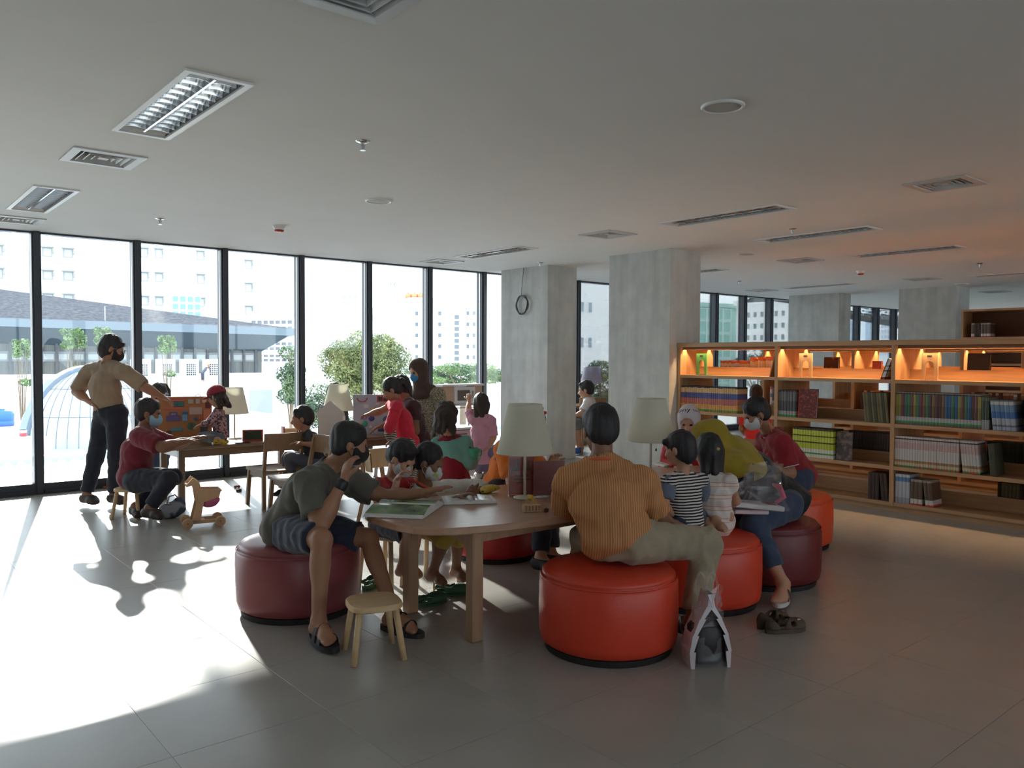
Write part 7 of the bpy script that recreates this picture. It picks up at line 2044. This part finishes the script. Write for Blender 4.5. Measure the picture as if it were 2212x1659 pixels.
# wooden toy blocks
c = Vector((2.989, 3.392, 0.637))
t = thing('toy_block', 'slotted wooden toy block by the front lamp', 'toy', c, math.radians(-25))
q = MB().box((-0.05, -0.022, 0.0), (0.05, 0.022, 0.004)).box((-0.05, -0.022, 0.034), (0.05, 0.022, 0.038))
for k in range(6):
    q.box((-0.05 + 0.0192*k, -0.022, 0.004), (-0.046 + 0.0192*k, 0.022, 0.034))
q.build('frame', M_oakpale, t)
t2 = thing('toy_block', 'yellow-topped wooden toy block behind the slotted one', 'toy', (3.138, 3.569, 0.637), math.radians(10))
MB().box((-0.03, -0.018, 0), (0.045, 0.018, 0.022), bev=0.002).build('base', M_oakpale, t2)
MB(Matrix.Translation((-0.012, 0, 0.023)) @ Matrix.Rotation(0.5, 4, 'Y')).box((-0.015, -0.015, 0.004), (0.02, 0.015, 0.03), bev=0.003).build('cap', mat('yellow paint', (206, 178, 60), 0.4), t2)
for lab, g_, c_, r_ in (('tiny dark wooden cube next to the slotted block', (3.036, 3.320, 0.637), (74, 40, 34), 0.5), ('tiny red wooden cube near the dull red card', (3.394, 3.627, 0.637), (170, 44, 40), 0.2)):
    t = thing('toy_cube', lab, 'toy', g_, r_)
    MB().box((-0.011, -0.011, 0), (0.011, 0.011, 0.02), bev=0.002).build('cube_body', mat('cube ' + lab[:9], c_, 0.5), t)
    MB().cyl((0, 0, 0.02), (0, 0, 0.023), 0.005, n=10).build('stud', mat('cube ' + lab[:9], c_), t)
t = thing('plush_banana', 'speckled yellow plush banana on the far table edge', 'toy', (3.181, 3.994, 0.637), 0.3)
MB().tube([(0.10*math.cos(a), 0.06*math.sin(a) - 0.02, 0.024) for a in [0.3 + 2.4*k/10 for k in range(11)]], [0.006, 0.015, 0.021, 0.025, 0.027, 0.027, 0.027, 0.025, 0.021, 0.014, 0.006], 12).build('fruit', spots('speckled banana', (206, 178, 84), (110, 80, 40), 90, 0.63, 0.66), t, True)
MB().cyl((0.10*math.cos(2.7), 0.06*math.sin(2.7) - 0.02, 0.024), (0.10*math.cos(2.7) - 0.015, -0.01, 0.03), 0.006, 0.004, n=8).build('stem', mat('brown stem', (96, 72, 44), 0.7), t)

# ------------------------------------------------------------------ bags, shoes and toys on the floor
M_film = clear('clear plastic film', gloss=0.014, alpha=0.10, rough=0.08, body=(214, 206, 212))
def crumple(name, c, w, d, h, m, parent, seed, off, taper=0.6, n=14, mm=12, amp=0.03):
    """thin crinkled sleeve of plastic"""
    rng = np.random.default_rng(seed)
    vs = []; fs = []
    for j in range(mm):
        f = j/(mm-1)
        for i in range(n):
            a = 2*PI*i/n
            k = (1 - (1 - taper)*f)
            rr = rng.uniform(-amp, amp)*(0.3 + f)
            vs.append((c[0] + (w*k + rr)*math.copysign(abs(math.cos(a))**0.6, math.cos(a)) + 0.02*math.sin(5*f + seed), c[1] + (d*k + rr*0.6)*math.copysign(abs(math.sin(a))**0.6, math.sin(a)), c[2] + h*f + rr*0.4))
    for j in range(mm-1):
        for i in range(n):
            fs.append((j*n+i, j*n+(i+1) % n, (j+1)*n+(i+1) % n, (j+1)*n+i))
    return mesh_obj(name, vs, fs, m, parent, False, None, off)
c = Vector((3.260, 2.396, 0.000))
t = thing('carrier_bag', 'clear and white plastic carrier bag with dark contents on the floor', 'bag', (c.x, c.y, 0), math.radians(-32))
MB().box((-0.088, -0.055, 0.004), (0.088, 0.055, 0.22), bev=0.03).build('contents', mat('dark package', (34, 30, 32), 0.5, bump=0.3, bscale=30), t, True)
crumple('film', (0, 0, 0.0), 0.098, 0.066, 0.36, M_film, t, 3, None, taper=0.55)
for sx in (-1, 1):
    q = MB()
    pr = [(sx*0.10, 0.0), (sx*0.106, 0.08), (sx*0.09, 0.16), (sx*0.055, 0.24), (sx*0.02, 0.30), (sx*0.01, 0.36)]
    for k in range(5):
        (x0, z0), (x1, z1) = pr[k], pr[k+1]
        q.add([(x0, -0.068, z0), (x1, -0.062, z1), (x1 - sx*0.03, -0.068, z1), (x0 - sx*0.018, -0.072, z0)], [(0, 1, 2, 3)])
        q.add([(x0, -0.068, z0), (x1, -0.062, z1), (x1, 0.05, z1), (x0, 0.06, z0)], [(3, 2, 1, 0)])
    q.build('white_panel', mat('white plastic film', (200, 190, 194), 0.35), t)
for sx in (-0.03, 0.03):
    MB().tube([(sx + 0.03*math.cos(a), 0.01*sx, 0.34 + 0.11*math.sin(a)) for a in [PI*k/10 for k in range(11)]], 0.006, 5).build('handle', M_film, t, True)
# bag with white packet on the woman's lap
c = Vector((4.476, 2.893, 0.575))
t = thing('lap_bag', 'clear bag with a white and pink packet on the yellow-hijab woman\'s lap', 'bag', c, math.radians(-30))
MB(Matrix.Rotation(0.12, 4, 'Y')).box((-0.21, -0.09, -0.02), (0.13, 0.09, 0.012), bev=0.006).build('packet', mat('white packet', (206, 200, 202), 0.4), t)
MB(Matrix.Rotation(0.05, 4, 'Y')).box((-0.2, -0.08, -0.05), (0.03, 0.08, -0.024), bev=0.006).build('box', mat('pale pink box', (206, 184, 186), 0.5), t)
MB(Matrix.Rotation(0.12, 4, 'Y')).box((0.03, -0.05, 0.013), (0.09, 0.04, 0.016)).build('label_patch', mat('magenta print', (130, 40, 62), 0.5), t)
MB().tube([(0.10, -0.02, 0.01), (0.15, -0.03, 0.05), (0.13, -0.01, 0.11), (0.09, 0, 0.13)], [0.012, 0.02, 0.02, 0.008], 8).build('pink_fold', mat('pink plastic', (206, 90, 116), 0.35), t, True)
crumple('film', (0.02, 0, -0.03), 0.16, 0.10, 0.29, M_film, t, 9, None, taper=0.6, amp=0.014)
MB().tube([(-0.14, -0.06, 0.03), (-0.12, -0.08, 0.10), (-0.05, -0.07, 0.06), (0.0, -0.06, 0.02)], 0.006, 5).build('handle', M_film, t, True)
# pair of brown sandals
M_bsand = mat('brown sandal leather', (78, 60, 48), 0.7, var=0.15)
for lab, g_, rz in (('brown buckled sandal, front one of the pair on the floor', (3.980, 2.399, 0.000), math.radians(-25)), ('brown buckled sandal, rear one of the pair on the floor', (4.020, 2.505, -0.000), math.radians(-5))):
    t = thing('sandal', lab, 'shoe', g_, rz, 'pair of brown sandals')
    out = [(0.125*math.cos(2*PI*k/24), 0.044*math.sin(2*PI*k/24)*(1 + 0.15*math.cos(2*PI*k/24))) for k in range(24)]
    MB().prism(out, 0.0, 0.024).build('sole', M_bsand, t)
    up_ = [ell((0.055, 0, 0.028), (0.075, 0.046, 0.046)), ell((0.0, 0, 0.03), (0.05, 0.042, 0.06)), ell((-0.075, 0, 0.035), (0.045, 0.036, 0.055))]
    v, f = grow(up_, 0.007, 0.015, cuts=[((0, 0, 0.02), (0, 0, -1))], subs=[ell((-0.04, 0, 0.085), (0.045, 0.05, 0.05)), ell((-0.03, 0, 0.05), (0.075, 0.030, 0.045)), cap((0.028, -0.06, 0.05), (0.028, 0.06, 0.05), 0.014), cap((0.12, 0, 0.03), (0.16, 0, 0.03), 0.026)])
    mesh_obj('upper', v, f.tolist(), M_bsand, t, True)
    MB().box((0.055, -0.03, 0.068), (0.075, -0.012, 0.074)).build('buckle', M_chrome, t)
# green clogs under the table
M_clog = mat('green foam clog', (52, 88, 62), 0.6)
for lab, g_, rz in (('green foam clog under the table, nearer one', (2.737, 4.037, 0.000), math.radians(0)), ('green foam clog under the table, farther one', (2.960, 4.127, 0.000), math.radians(-35)),
                    ('green clog behind the rose pouf, beside the man\'s leg', (2.649, 4.593, 0.000), math.radians(40))):
    t = thing('foam_clog', lab, 'shoe', g_, rz, 'green foam clogs')
    P_ = [ell((0.04, 0, 0.032), (0.085, 0.045, 0.042)), ell((-0.045, 0, 0.02), (0.06, 0.038, 0.022)), cap((-0.02, 0.036, 0.05), (-0.09, 0.02, 0.058), 0.009), cap((-0.02, -0.036, 0.05), (-0.09, -0.02, 0.058), 0.009), cap((-0.09, 0.02, 0.058), (-0.09, -0.02, 0.058), 0.009)]
    v, f = grow(P_, 0.008, 0.015, cuts=[((0, 0, 0.0), (0, 0, -1))], subs=[ell((-0.03, 0, 0.055), (0.065, 0.028, 0.035))])
    mesh_obj('shell', v, f.tolist(), M_clog, t, True)
    MB().prism([(0.115*math.cos(2*PI*k/20) + 0.01, 0.046*math.sin(2*PI*k/20)) for k in range(20)], 0.0, 0.014).build('sole', M_clog, t)

# wooden doll pram / push cart
c = Vector((2.472, 7.221, 0.000))
t = thing('toy_cart', 'wooden toy push cart with a pink fabric basket', 'toy', (c.x, c.y, 0), math.radians(-12))
M_ply = wood('toy birch ply', (206, 170, 132), 0.5, 'Z', 0.06)
wr_ = [(-0.135, -0.10), (0.135, -0.10), (-0.135, 0.10), (0.135, 0.10)]
for (x, y) in wr_:
    w = MB().lathe([(0.0, -0.013), (0.042, -0.013), (0.045, -0.008), (0.045, 0.008), (0.042, 0.013), (0.0, 0.013)], (x, y, 0.046), 24, axis=(0, 1, 0)).build('wheel', M_ply, t)
    MB().lathe([(0.0, -0.016), (0.012, -0.016), (0.012, 0.016), (0.0, 0.016)], (x, y, 0.046), 12, axis=(0, 1, 0)).build('hub', M_tl, w)
    MB().lathe([(0.026, -0.0145), (0.03, -0.0145), (0.03, -0.013)], (x, y, 0.046), 20, axis=(0, 1, 0)).build('groove', M_tl, w)
for sy in (-1, 1):
    y = sy*0.078
    MB().bar((-0.135, y, 0.05), (0.135, y, 0.05), 0.016, 0.03).build('base_rail', M_ply, t)
    # curved side panel: foot, upright and handle
    prof = [(-0.10, 0.05), (-0.03, 0.05), (0.0, 0.22), (0.13, 0.26), (0.145, 0.325), (-0.02, 0.335), (-0.035, 0.40), (-0.09, 0.44), (-0.125, 0.40), (-0.145, 0.38), (-0.13, 0.365), (-0.09, 0.375), (-0.075, 0.33), (-0.06, 0.22)]
    MB().slab([(x, y - 0.008, z) for x, z in prof], (0, 1, 0), 0.016).build('side_panel', M_ply, t)
MB().cyl((-0.135, -0.078, 0.374), (-0.135, 0.078, 0.374), 0.012, n=12).build('handle', M_ply, t, True)
MB().cyl((0.14, -0.085, 0.315), (0.14, 0.085, 0.315), 0.011, n=12).build('crossbar', M_tl, t, True)
MB().bar((0, -0.078, 0.05), (0, 0.078, 0.05), 0.03, 0.016).build('axle_board', M_ply, t)
v, f = grow([cap((0.0, -0.05, 0.25), (0.11, -0.05, 0.23), 0.028), cap((0.0, 0.05, 0.25), (0.11, 0.05, 0.23), 0.028), ell((0.055, 0, 0.215), (0.085, 0.068, 0.06))], 0.009, 0.03, cuts=[((0, 0, 0.285), (0, 0, 1))], noise=0.003)
mesh_obj('basket', v, f.tolist(), mat('pink felt', (206, 110, 150), 0.9), t, True)

# white scooter under the table, small toy bits on the floor
for lab, g_, c_, n_ in (('small red wooden toy car on the floor by the window', (3.489, 9.053, 0.000), (150, 46, 48), 0), ('tiny dark toy block on the floor by the window', (3.408, 8.790, 0.000), (60, 50, 48), 1), ('small red toy block by the standing man\'s shoe', (2.318, 9.943, 0.000), (150, 60, 60), 2)):
    t = thing('toy_piece', lab, 'toy', g_, 0.4*n_)
    MB().box((-0.035, -0.014, 0.006), (0.035, 0.014, 0.028), bev=0.006).build('block', mat('toy paint %d' % n_, c_, 0.5), t)
    for sx in (-1, 1):
        MB().cyl((sx*0.02, -0.016, 0.009), (sx*0.02, 0.016, 0.009), 0.009, n=10).build('peg', M_tl, t)
t = thing('cloth_bag', 'white and blue cloth bag on the floor between the stool and the cart', 'bag', (2.374, 7.754, 0.000), 0.3)
v, f = grow([ell((0, 0, 0.07), (0.13, 0.09, 0.075)), ell((0.08, 0.02, 0.10), (0.07, 0.05, 0.08))], 0.011, 0.03, noise=0.006, nf=30, cuts=[((0, 0, 0.0), (0, 0, -1))])
mesh_obj('sack', v, f.tolist(), spots('blue and white cloth', (150, 156, 170), (70, 80, 104), 7, 0.45, 0.55), t, True)
MB().tube([(-0.06, 0, 0.12), (-0.03, 0, 0.2), (0.03, 0, 0.21), (0.08, 0.01, 0.16)], 0.007, 6).build('strap', mat('grey strap', (170, 170, 176), 0.8), t, True)

# ------------------------------------------------------------------ things on and around the window tables
# orange activity board on an easel frame
a, b = Vector((2.569, 8.840, 0.602)), Vector((3.065, 8.646, 0.611))
L = (b - a).length
ang = math.atan2(b.y - a.y, b.x - a.x)
t = thing('activity_board', 'orange wooden activity board with locks, gears and a purple car', 'toy', (a.x, a.y, WZ + 0.001), ang)
Hh = 0.475
M_bo = mat('orange-brown board', (166, 112, 70), 0.6, var=0.08)
MB().box((0, 0, 0.0), (L, 0.02, Hh)).build('panel', M_bo, t)
def bit(nm, c_, *boxes):
    q = MB()
    for bx in boxes: q.box((bx[0]*L, bx[4] if len(bx) > 4 else -0.012, bx[2]*Hh), (bx[1]*L, -0.0005, bx[3]*Hh), bev=0.002)
    return q.build(nm, mat('board ' + nm + str(c_), c_, 0.5), t)
bit('rail', (190, 92, 80), (0.12, 0.5, 0.90, 0.95)); bit('rail', (190, 92, 80), (0.12, 0.5, 0.72, 0.77))
bit('sliding_tile', (50, 112, 104), (0.30, 0.48, 0.78, 0.89)); bit('tile', (60, 90, 150), (0.33, 0.38, 0.80, 0.86))
bit('lock_plate', (170, 164, 156), (0.56, 0.66, 0.84, 0.94)); bit('lock_plate', (170, 164, 156), (0.70, 0.78, 0.84, 0.95)); bit('latch', (196, 190, 170), (0.82, 0.9, 0.86, 0.93))
bit('keypad', (180, 160, 150), (0.58, 0.82, 0.60, 0.76)); bit('phone', (110, 150, 186), (0.45, 0.55, 0.46, 0.66)); bit('phone_top', (50, 130, 180), (0.45, 0.55, 0.60, 0.67))
bit('car_body', (96, 80, 130), (0.16, 0.42, 0.46, 0.58)); bit('car_roof', (96, 80, 130), (0.22, 0.36, 0.58, 0.66)); bit('car_window', (170, 180, 200), (0.25, 0.34, 0.59, 0.64))
bit('blue_slider', (70, 136, 150), (0.24, 0.46, 0.24, 0.31)); bit('flap', (60, 64, 72), (0.78, 0.92, 0.2, 0.32)); bit('orange_patch', (196, 120, 90), (0.84, 0.97, 0.48, 0.7)); bit('dark_patch', (84, 40, 40), (0.88, 0.98, 0.74, 0.88))
for u, v_, r_, c_ in ((0.62, 0.34, 0.042, (60, 110, 84)), (0.62, 0.35, 0.03, (186, 56, 60)), (0.92, 0.38, 0.035, (130, 44, 48)), (0.70, 0.50, 0.022, (60, 96, 130)), (0.76, 0.50, 0.02, (180, 90, 60)), (0.2, 0.2, 0.026, (70, 56, 44))):
    MB().lathe([(0.0, 0.0), (r_, 0.0), (r_, 0.008), (r_*0.5, 0.012), (0.0, 0.012)], (u*L, -0.001, v_*Hh), 18, axis=(0, -1, 0)).build('gear', mat('gear' + str(c_), c_, 0.5), t)
MB().tube([(0.74*L + 0.025*math.cos(q_), 0.0, Hh + 0.028*math.sin(q_) - 0.002) for q_ in [PI*k/10 for k in range(11)]], 0.003, 6).build('hasp', M_chrome, t, True)
MB().bar((0.1*L, 0.02, Hh*0.8), (0.1*L, 0.15, 0.005), 0.02, 0.012).bar((0.9*L, 0.02, Hh*0.8), (0.9*L, 0.15, 0.005), 0.02, 0.012).build('strut', M_ply, t)

# lilac activity board
a, b = Vector((4.630, 8.419, 0.641)), Vector((5.026, 8.152, 0.627))
L = (b - a).length
ang = math.atan2(b.y - a.y, b.x - a.x)
t = thing('activity_board', 'pale lilac activity board with round coloured knobs', 'toy', (a.x, a.y, WZ + 0.001), ang)
Hh = 0.46
MB().box((0, 0, 0.0), (L, 0.02, Hh)).build('panel', mat('pale lilac board', (176, 178, 196), 0.6), t)
bit('window_frame', (186, 70, 80), (0.58, 0.98, 0.82, 0.97)); 
for k in range(3): bit('window_pane', (70, 60, 66), (0.61 + 0.125*k, 0.71 + 0.125*k, 0.845, 0.945, -0.014))
bit('blue_box', (50, 60, 100), (0.6, 0.8, 0.06, 0.16)); bit('clock_plate', (206, 204, 200), (0.26, 0.38, 0.66, 0.76)); bit('tag', (206, 200, 196), (0.55, 0.64, 0.74, 0.8)); bit('yellow_flap', (206, 160, 60), (0.68, 0.76, 0.68, 0.78))
for u, v_, r_, c_ in ((0.27, 0.42, 0.030, (150, 130, 170)), (0.44, 0.40, 0.034, (74, 70, 140)), (0.28, 0.26, 0.034, (70, 150, 140)), (0.14, 0.22, 0.034, (206, 170, 70)), (0.82, 0.36, 0.046, (110, 86, 140)), (0.88, 0.30, 0.018, (196, 90, 60)), (0.42, 0.18, 0.016, (206, 206, 206))):
    MB().lathe([(0.0, 0.0), (r_, 0.0), (r_, 0.01), (r_*0.6, 0.016), (0.0, 0.016)], (u*L, -0.001, v_*Hh), 18, axis=(0, -1, 0)).build('knob', mat('knob' + str(c_), c_, 0.45), t)
MB().tube([((0.55 + 0.14*math.cos(q_))*L, -0.008, (0.52 + 0.14*math.sin(q_))*Hh) for q_ in [PI*k/12 for k in range(13)]], 0.012, 6).build('rainbow', mat('orange rainbow', (212, 146, 70), 0.5), t, True)
MB().tube([((0.22 + 0.12*math.cos(q_))*L, -0.008, (0.92 + 0.1*math.sin(q_))*Hh) for q_ in [PI + PI*k/12 for k in range(13)]], 0.006, 6).build('chain', mat('red cord', (176, 60, 70), 0.6), t, True)
MB().bar((0.1*L, 0.02, Hh*0.8), (0.1*L, 0.15, 0.005), 0.02, 0.012).bar((0.9*L, 0.02, Hh*0.8), (0.9*L, 0.15, 0.005), 0.02, 0.012).build('strut', M_ply, t)

# white house-shaped board
a, b = Vector((4.061, 8.176, 0.577)), Vector((4.268, 8.002, 0.578))
L = (b - a).length; ang = math.atan2(b.y - a.y, b.x - a.x)
t = thing('house_board', 'white house-shaped wooden board with a pointed roof on the table', 'toy', (a.x + 0.0, a.y + 0.0, WZ + 0.001), ang)
MB().slab([(0, 0, 0), (L, 0, 0), (L, 0, 0.24), (L + 0.02, 0, 0.26), (L + 0.02, 0, 0.285), (L/2, 0, 0.42), (-0.02, 0, 0.285), (-0.02, 0, 0.26), (0, 0, 0.24)], (0, 1, 0), 0.02).build('front', mat('white painted board', (206, 204, 198), 0.5), t)
MB().slab([(0, 0.14, 0), (L, 0.14, 0), (L, 0.14, 0.24), (L/2, 0.14, 0.41), (0, 0.14, 0.24)], (0, 1, 0), 0.015).build('back', mat('white painted board', (206, 204, 198)), t)
MB().box((0, 0.02, 0), (L, 0.14, 0.012)).build('floor_board', M_ply, t)
# little chalkboard with a red frame
c = Vector((3.407, 8.387, 0.601))
t = thing('toy_chalkboard', 'green toy chalkboard with a red frame on the window table', 'toy', c, math.radians(-14))
MB().box((-0.09, -0.008, 0.012), (0.09, 0.004, 0.108)).build('slate', mat('green slate', (44, 66, 50), 0.7), t)
MB().box((-0.105, -0.012, 0), (0.105, 0.01, 0.014)).box((-0.105, -0.012, 0.106), (0.105, 0.01, 0.12)).box((-0.105, -0.012, 0.014), (-0.09, 0.01, 0.106)).box((0.09, -0.012, 0.014), (0.105, 0.01, 0.106)).build('frame', mat('red toy frame', (168, 46, 40), 0.5), t)
t = thing('mobile_phone', 'dark phone lying on the window table before the lamp', 'phone', (3.232, 8.226, 0.601), math.radians(-8))
MB().box((-0.075, -0.037, 0), (0.075, 0.037, 0.009), bev=0.003).build('case', mat('black phone case', (34, 34, 38), 0.4), t)
MB().box((-0.07, -0.033, 0.009), (0.07, 0.033, 0.0096)).build('screen', mat('dark phone glass', (20, 22, 26), 0.1), t)
t = thing('toy_crate', 'small wooden toy crate with red ends on the window table', 'toy', (4.031, 8.832, 0.601), math.radians(-10))
MB().box((-0.07, -0.05, 0), (0.07, 0.05, 0.01)).box((-0.07, -0.05, 0.01), (0.07, -0.042, 0.07)).box((-0.07, 0.042, 0.01), (0.07, 0.05, 0.07)).build('tray', M_ply, t)
for sx in (-1, 1):
    MB().box((sx*0.078 - 0.008, -0.05, 0), (sx*0.078 + 0.008, 0.05, 0.095 if sx < 0 else 0.07)).build('end_panel', mat('red-brown toy paint', (150, 60, 44), 0.5), t)
# toy kitchen
a, b = Vector((6.267, 9.057, 0.315)), Vector((6.921, 8.901, 0.318))
c = a
t = thing('toy_kitchen', 'wooden toy kitchen with a white microwave and a pink lower cabinet', 'toy kitchen', (a.x + 0.16, a.y - 0.05, 0), math.radians(0))
W = 0.72
M_kw = wood('toy kitchen birch', (176, 148, 126), 0.5, 'X', 0.06)
M_kp = mat('pale pink cabinet', (196, 162, 172), 0.5)
MB().box((0, 0, 0.02), (0.02, 0.38, 0.50)).box((W - 0.02, 0, 0.02), (W, 0.38, 0.50)).box((0.02, 0, 0.02), (W - 0.02, 0.38, 0.04)).box((0.02, 0.36, 0.04), (W - 0.02, 0.38, 0.50)).build('carcass', M_kp, t)
MB().box((-0.01, -0.01, 0.50), (W + 0.01, 0.39, 0.53)).build('worktop', mat('white worktop', (206, 204, 204), 0.4), t)
for x0 in (0.022, W/2 + 0.004):
    d_ = MB().box((x0, -0.012, 0.045), (x0 + W/2 - 0.028, 0.002, 0.49)).build('door', M_kp, t)
    MB().cyl((x0 + 0.06, -0.026, 0.44), (x0 + 0.26, -0.026, 0.44), 0.007, n=8).build('handle', mat('dark handle', (70, 62, 60), 0.5), d_, True)
MB().cyl((0.50, 0.22, 0.53), (0.50, 0.22, 0.68), 0.008, n=8).tube([(0.50, 0.22, 0.68), (0.50, 0.20, 0.70), (0.50, 0.14, 0.70), (0.50, 0.12, 0.67)], 0.008, 8).build('tap', mat('dark steel tap', (70, 72, 76), 0.3, metal=0.6), t, True)
for sx in (0.0, W - 0.02):
    MB().box((sx, 0.20, 0.53), (sx + 0.02, 0.38, 1.12)).build('upright', M_kw, t)
MB().box((0.02, 0.16, 0.82), (W - 0.02, 0.38, 0.84)).build('shelf', mat('white worktop', (206, 204, 204)), t)
MB().box((-0.005, 0.15, 1.10), (W + 0.005, 0.385, 1.125)).build('top', mat('white worktop', (206, 204, 204)), t)
MB().box((0.02, 0.17, 0.845), (0.20, 0.36, 1.10)).build('side_box', M_kw, t)
MB().box((0.56, 0.17, 0.845), (W - 0.02, 0.36, 1.10)).build('side_box', M_kw, t)
mw = MB().box((0.20, 0.15, 0.85), (0.56, 0.37, 1.09)).build('microwave', mat('white toy microwave', (206, 204, 206), 0.4), t)
MB().box((0.25, 0.142, 0.895), (0.46, 0.151, 1.04)).build('microwave_window', mat('grey-brown window', (96, 84, 80), 0.3), mw)
MB().cyl((0.51, 0.135, 0.92), (0.51, 0.135, 1.03), 0.008, n=8).build('microwave_handle', mat('grey handle', (140, 138, 140), 0.4), mw, True)
MB().cyl((0.02, 0.165, 0.79), (W - 0.02, 0.165, 0.79), 0.006, n=8).build('hanging_rail', mat('dark steel tap', (70, 72, 76)), t, True)
# blue toy trolley near the lilac board and toy scooter
t = thing('toy_pram', 'small white toy scooter with round wheels under the far chairs', 'toy', (4.814, 8.344, -0.000), 0.6)
MB().box((-0.16, -0.04, 0.05), (0.16, 0.04, 0.065), bev=0.006).build('deck', mat('white toy plastic', (206, 206, 208), 0.4), t)
MB().bar((0.14, 0, 0.06), (0.20, 0, 0.36), 0.03, 0.03).build('stem', mat('white toy plastic', (206, 206, 208)), t)
MB().cyl((0.2, -0.1, 0.36), (0.2, 0.1, 0.36), 0.012, n=8).build('handlebar', mat('white toy plastic', (206, 206, 208)), t, True)
for sx in (-0.14, 0.14):
    MB().lathe([(0, -0.012), (0.045, -0.012), (0.045, 0.012), (0, 0.012)], (sx, 0, 0.046), 18, axis=(0, 1, 0)).build('wheel', mat('lilac wheel', (170, 160, 190), 0.5), t)
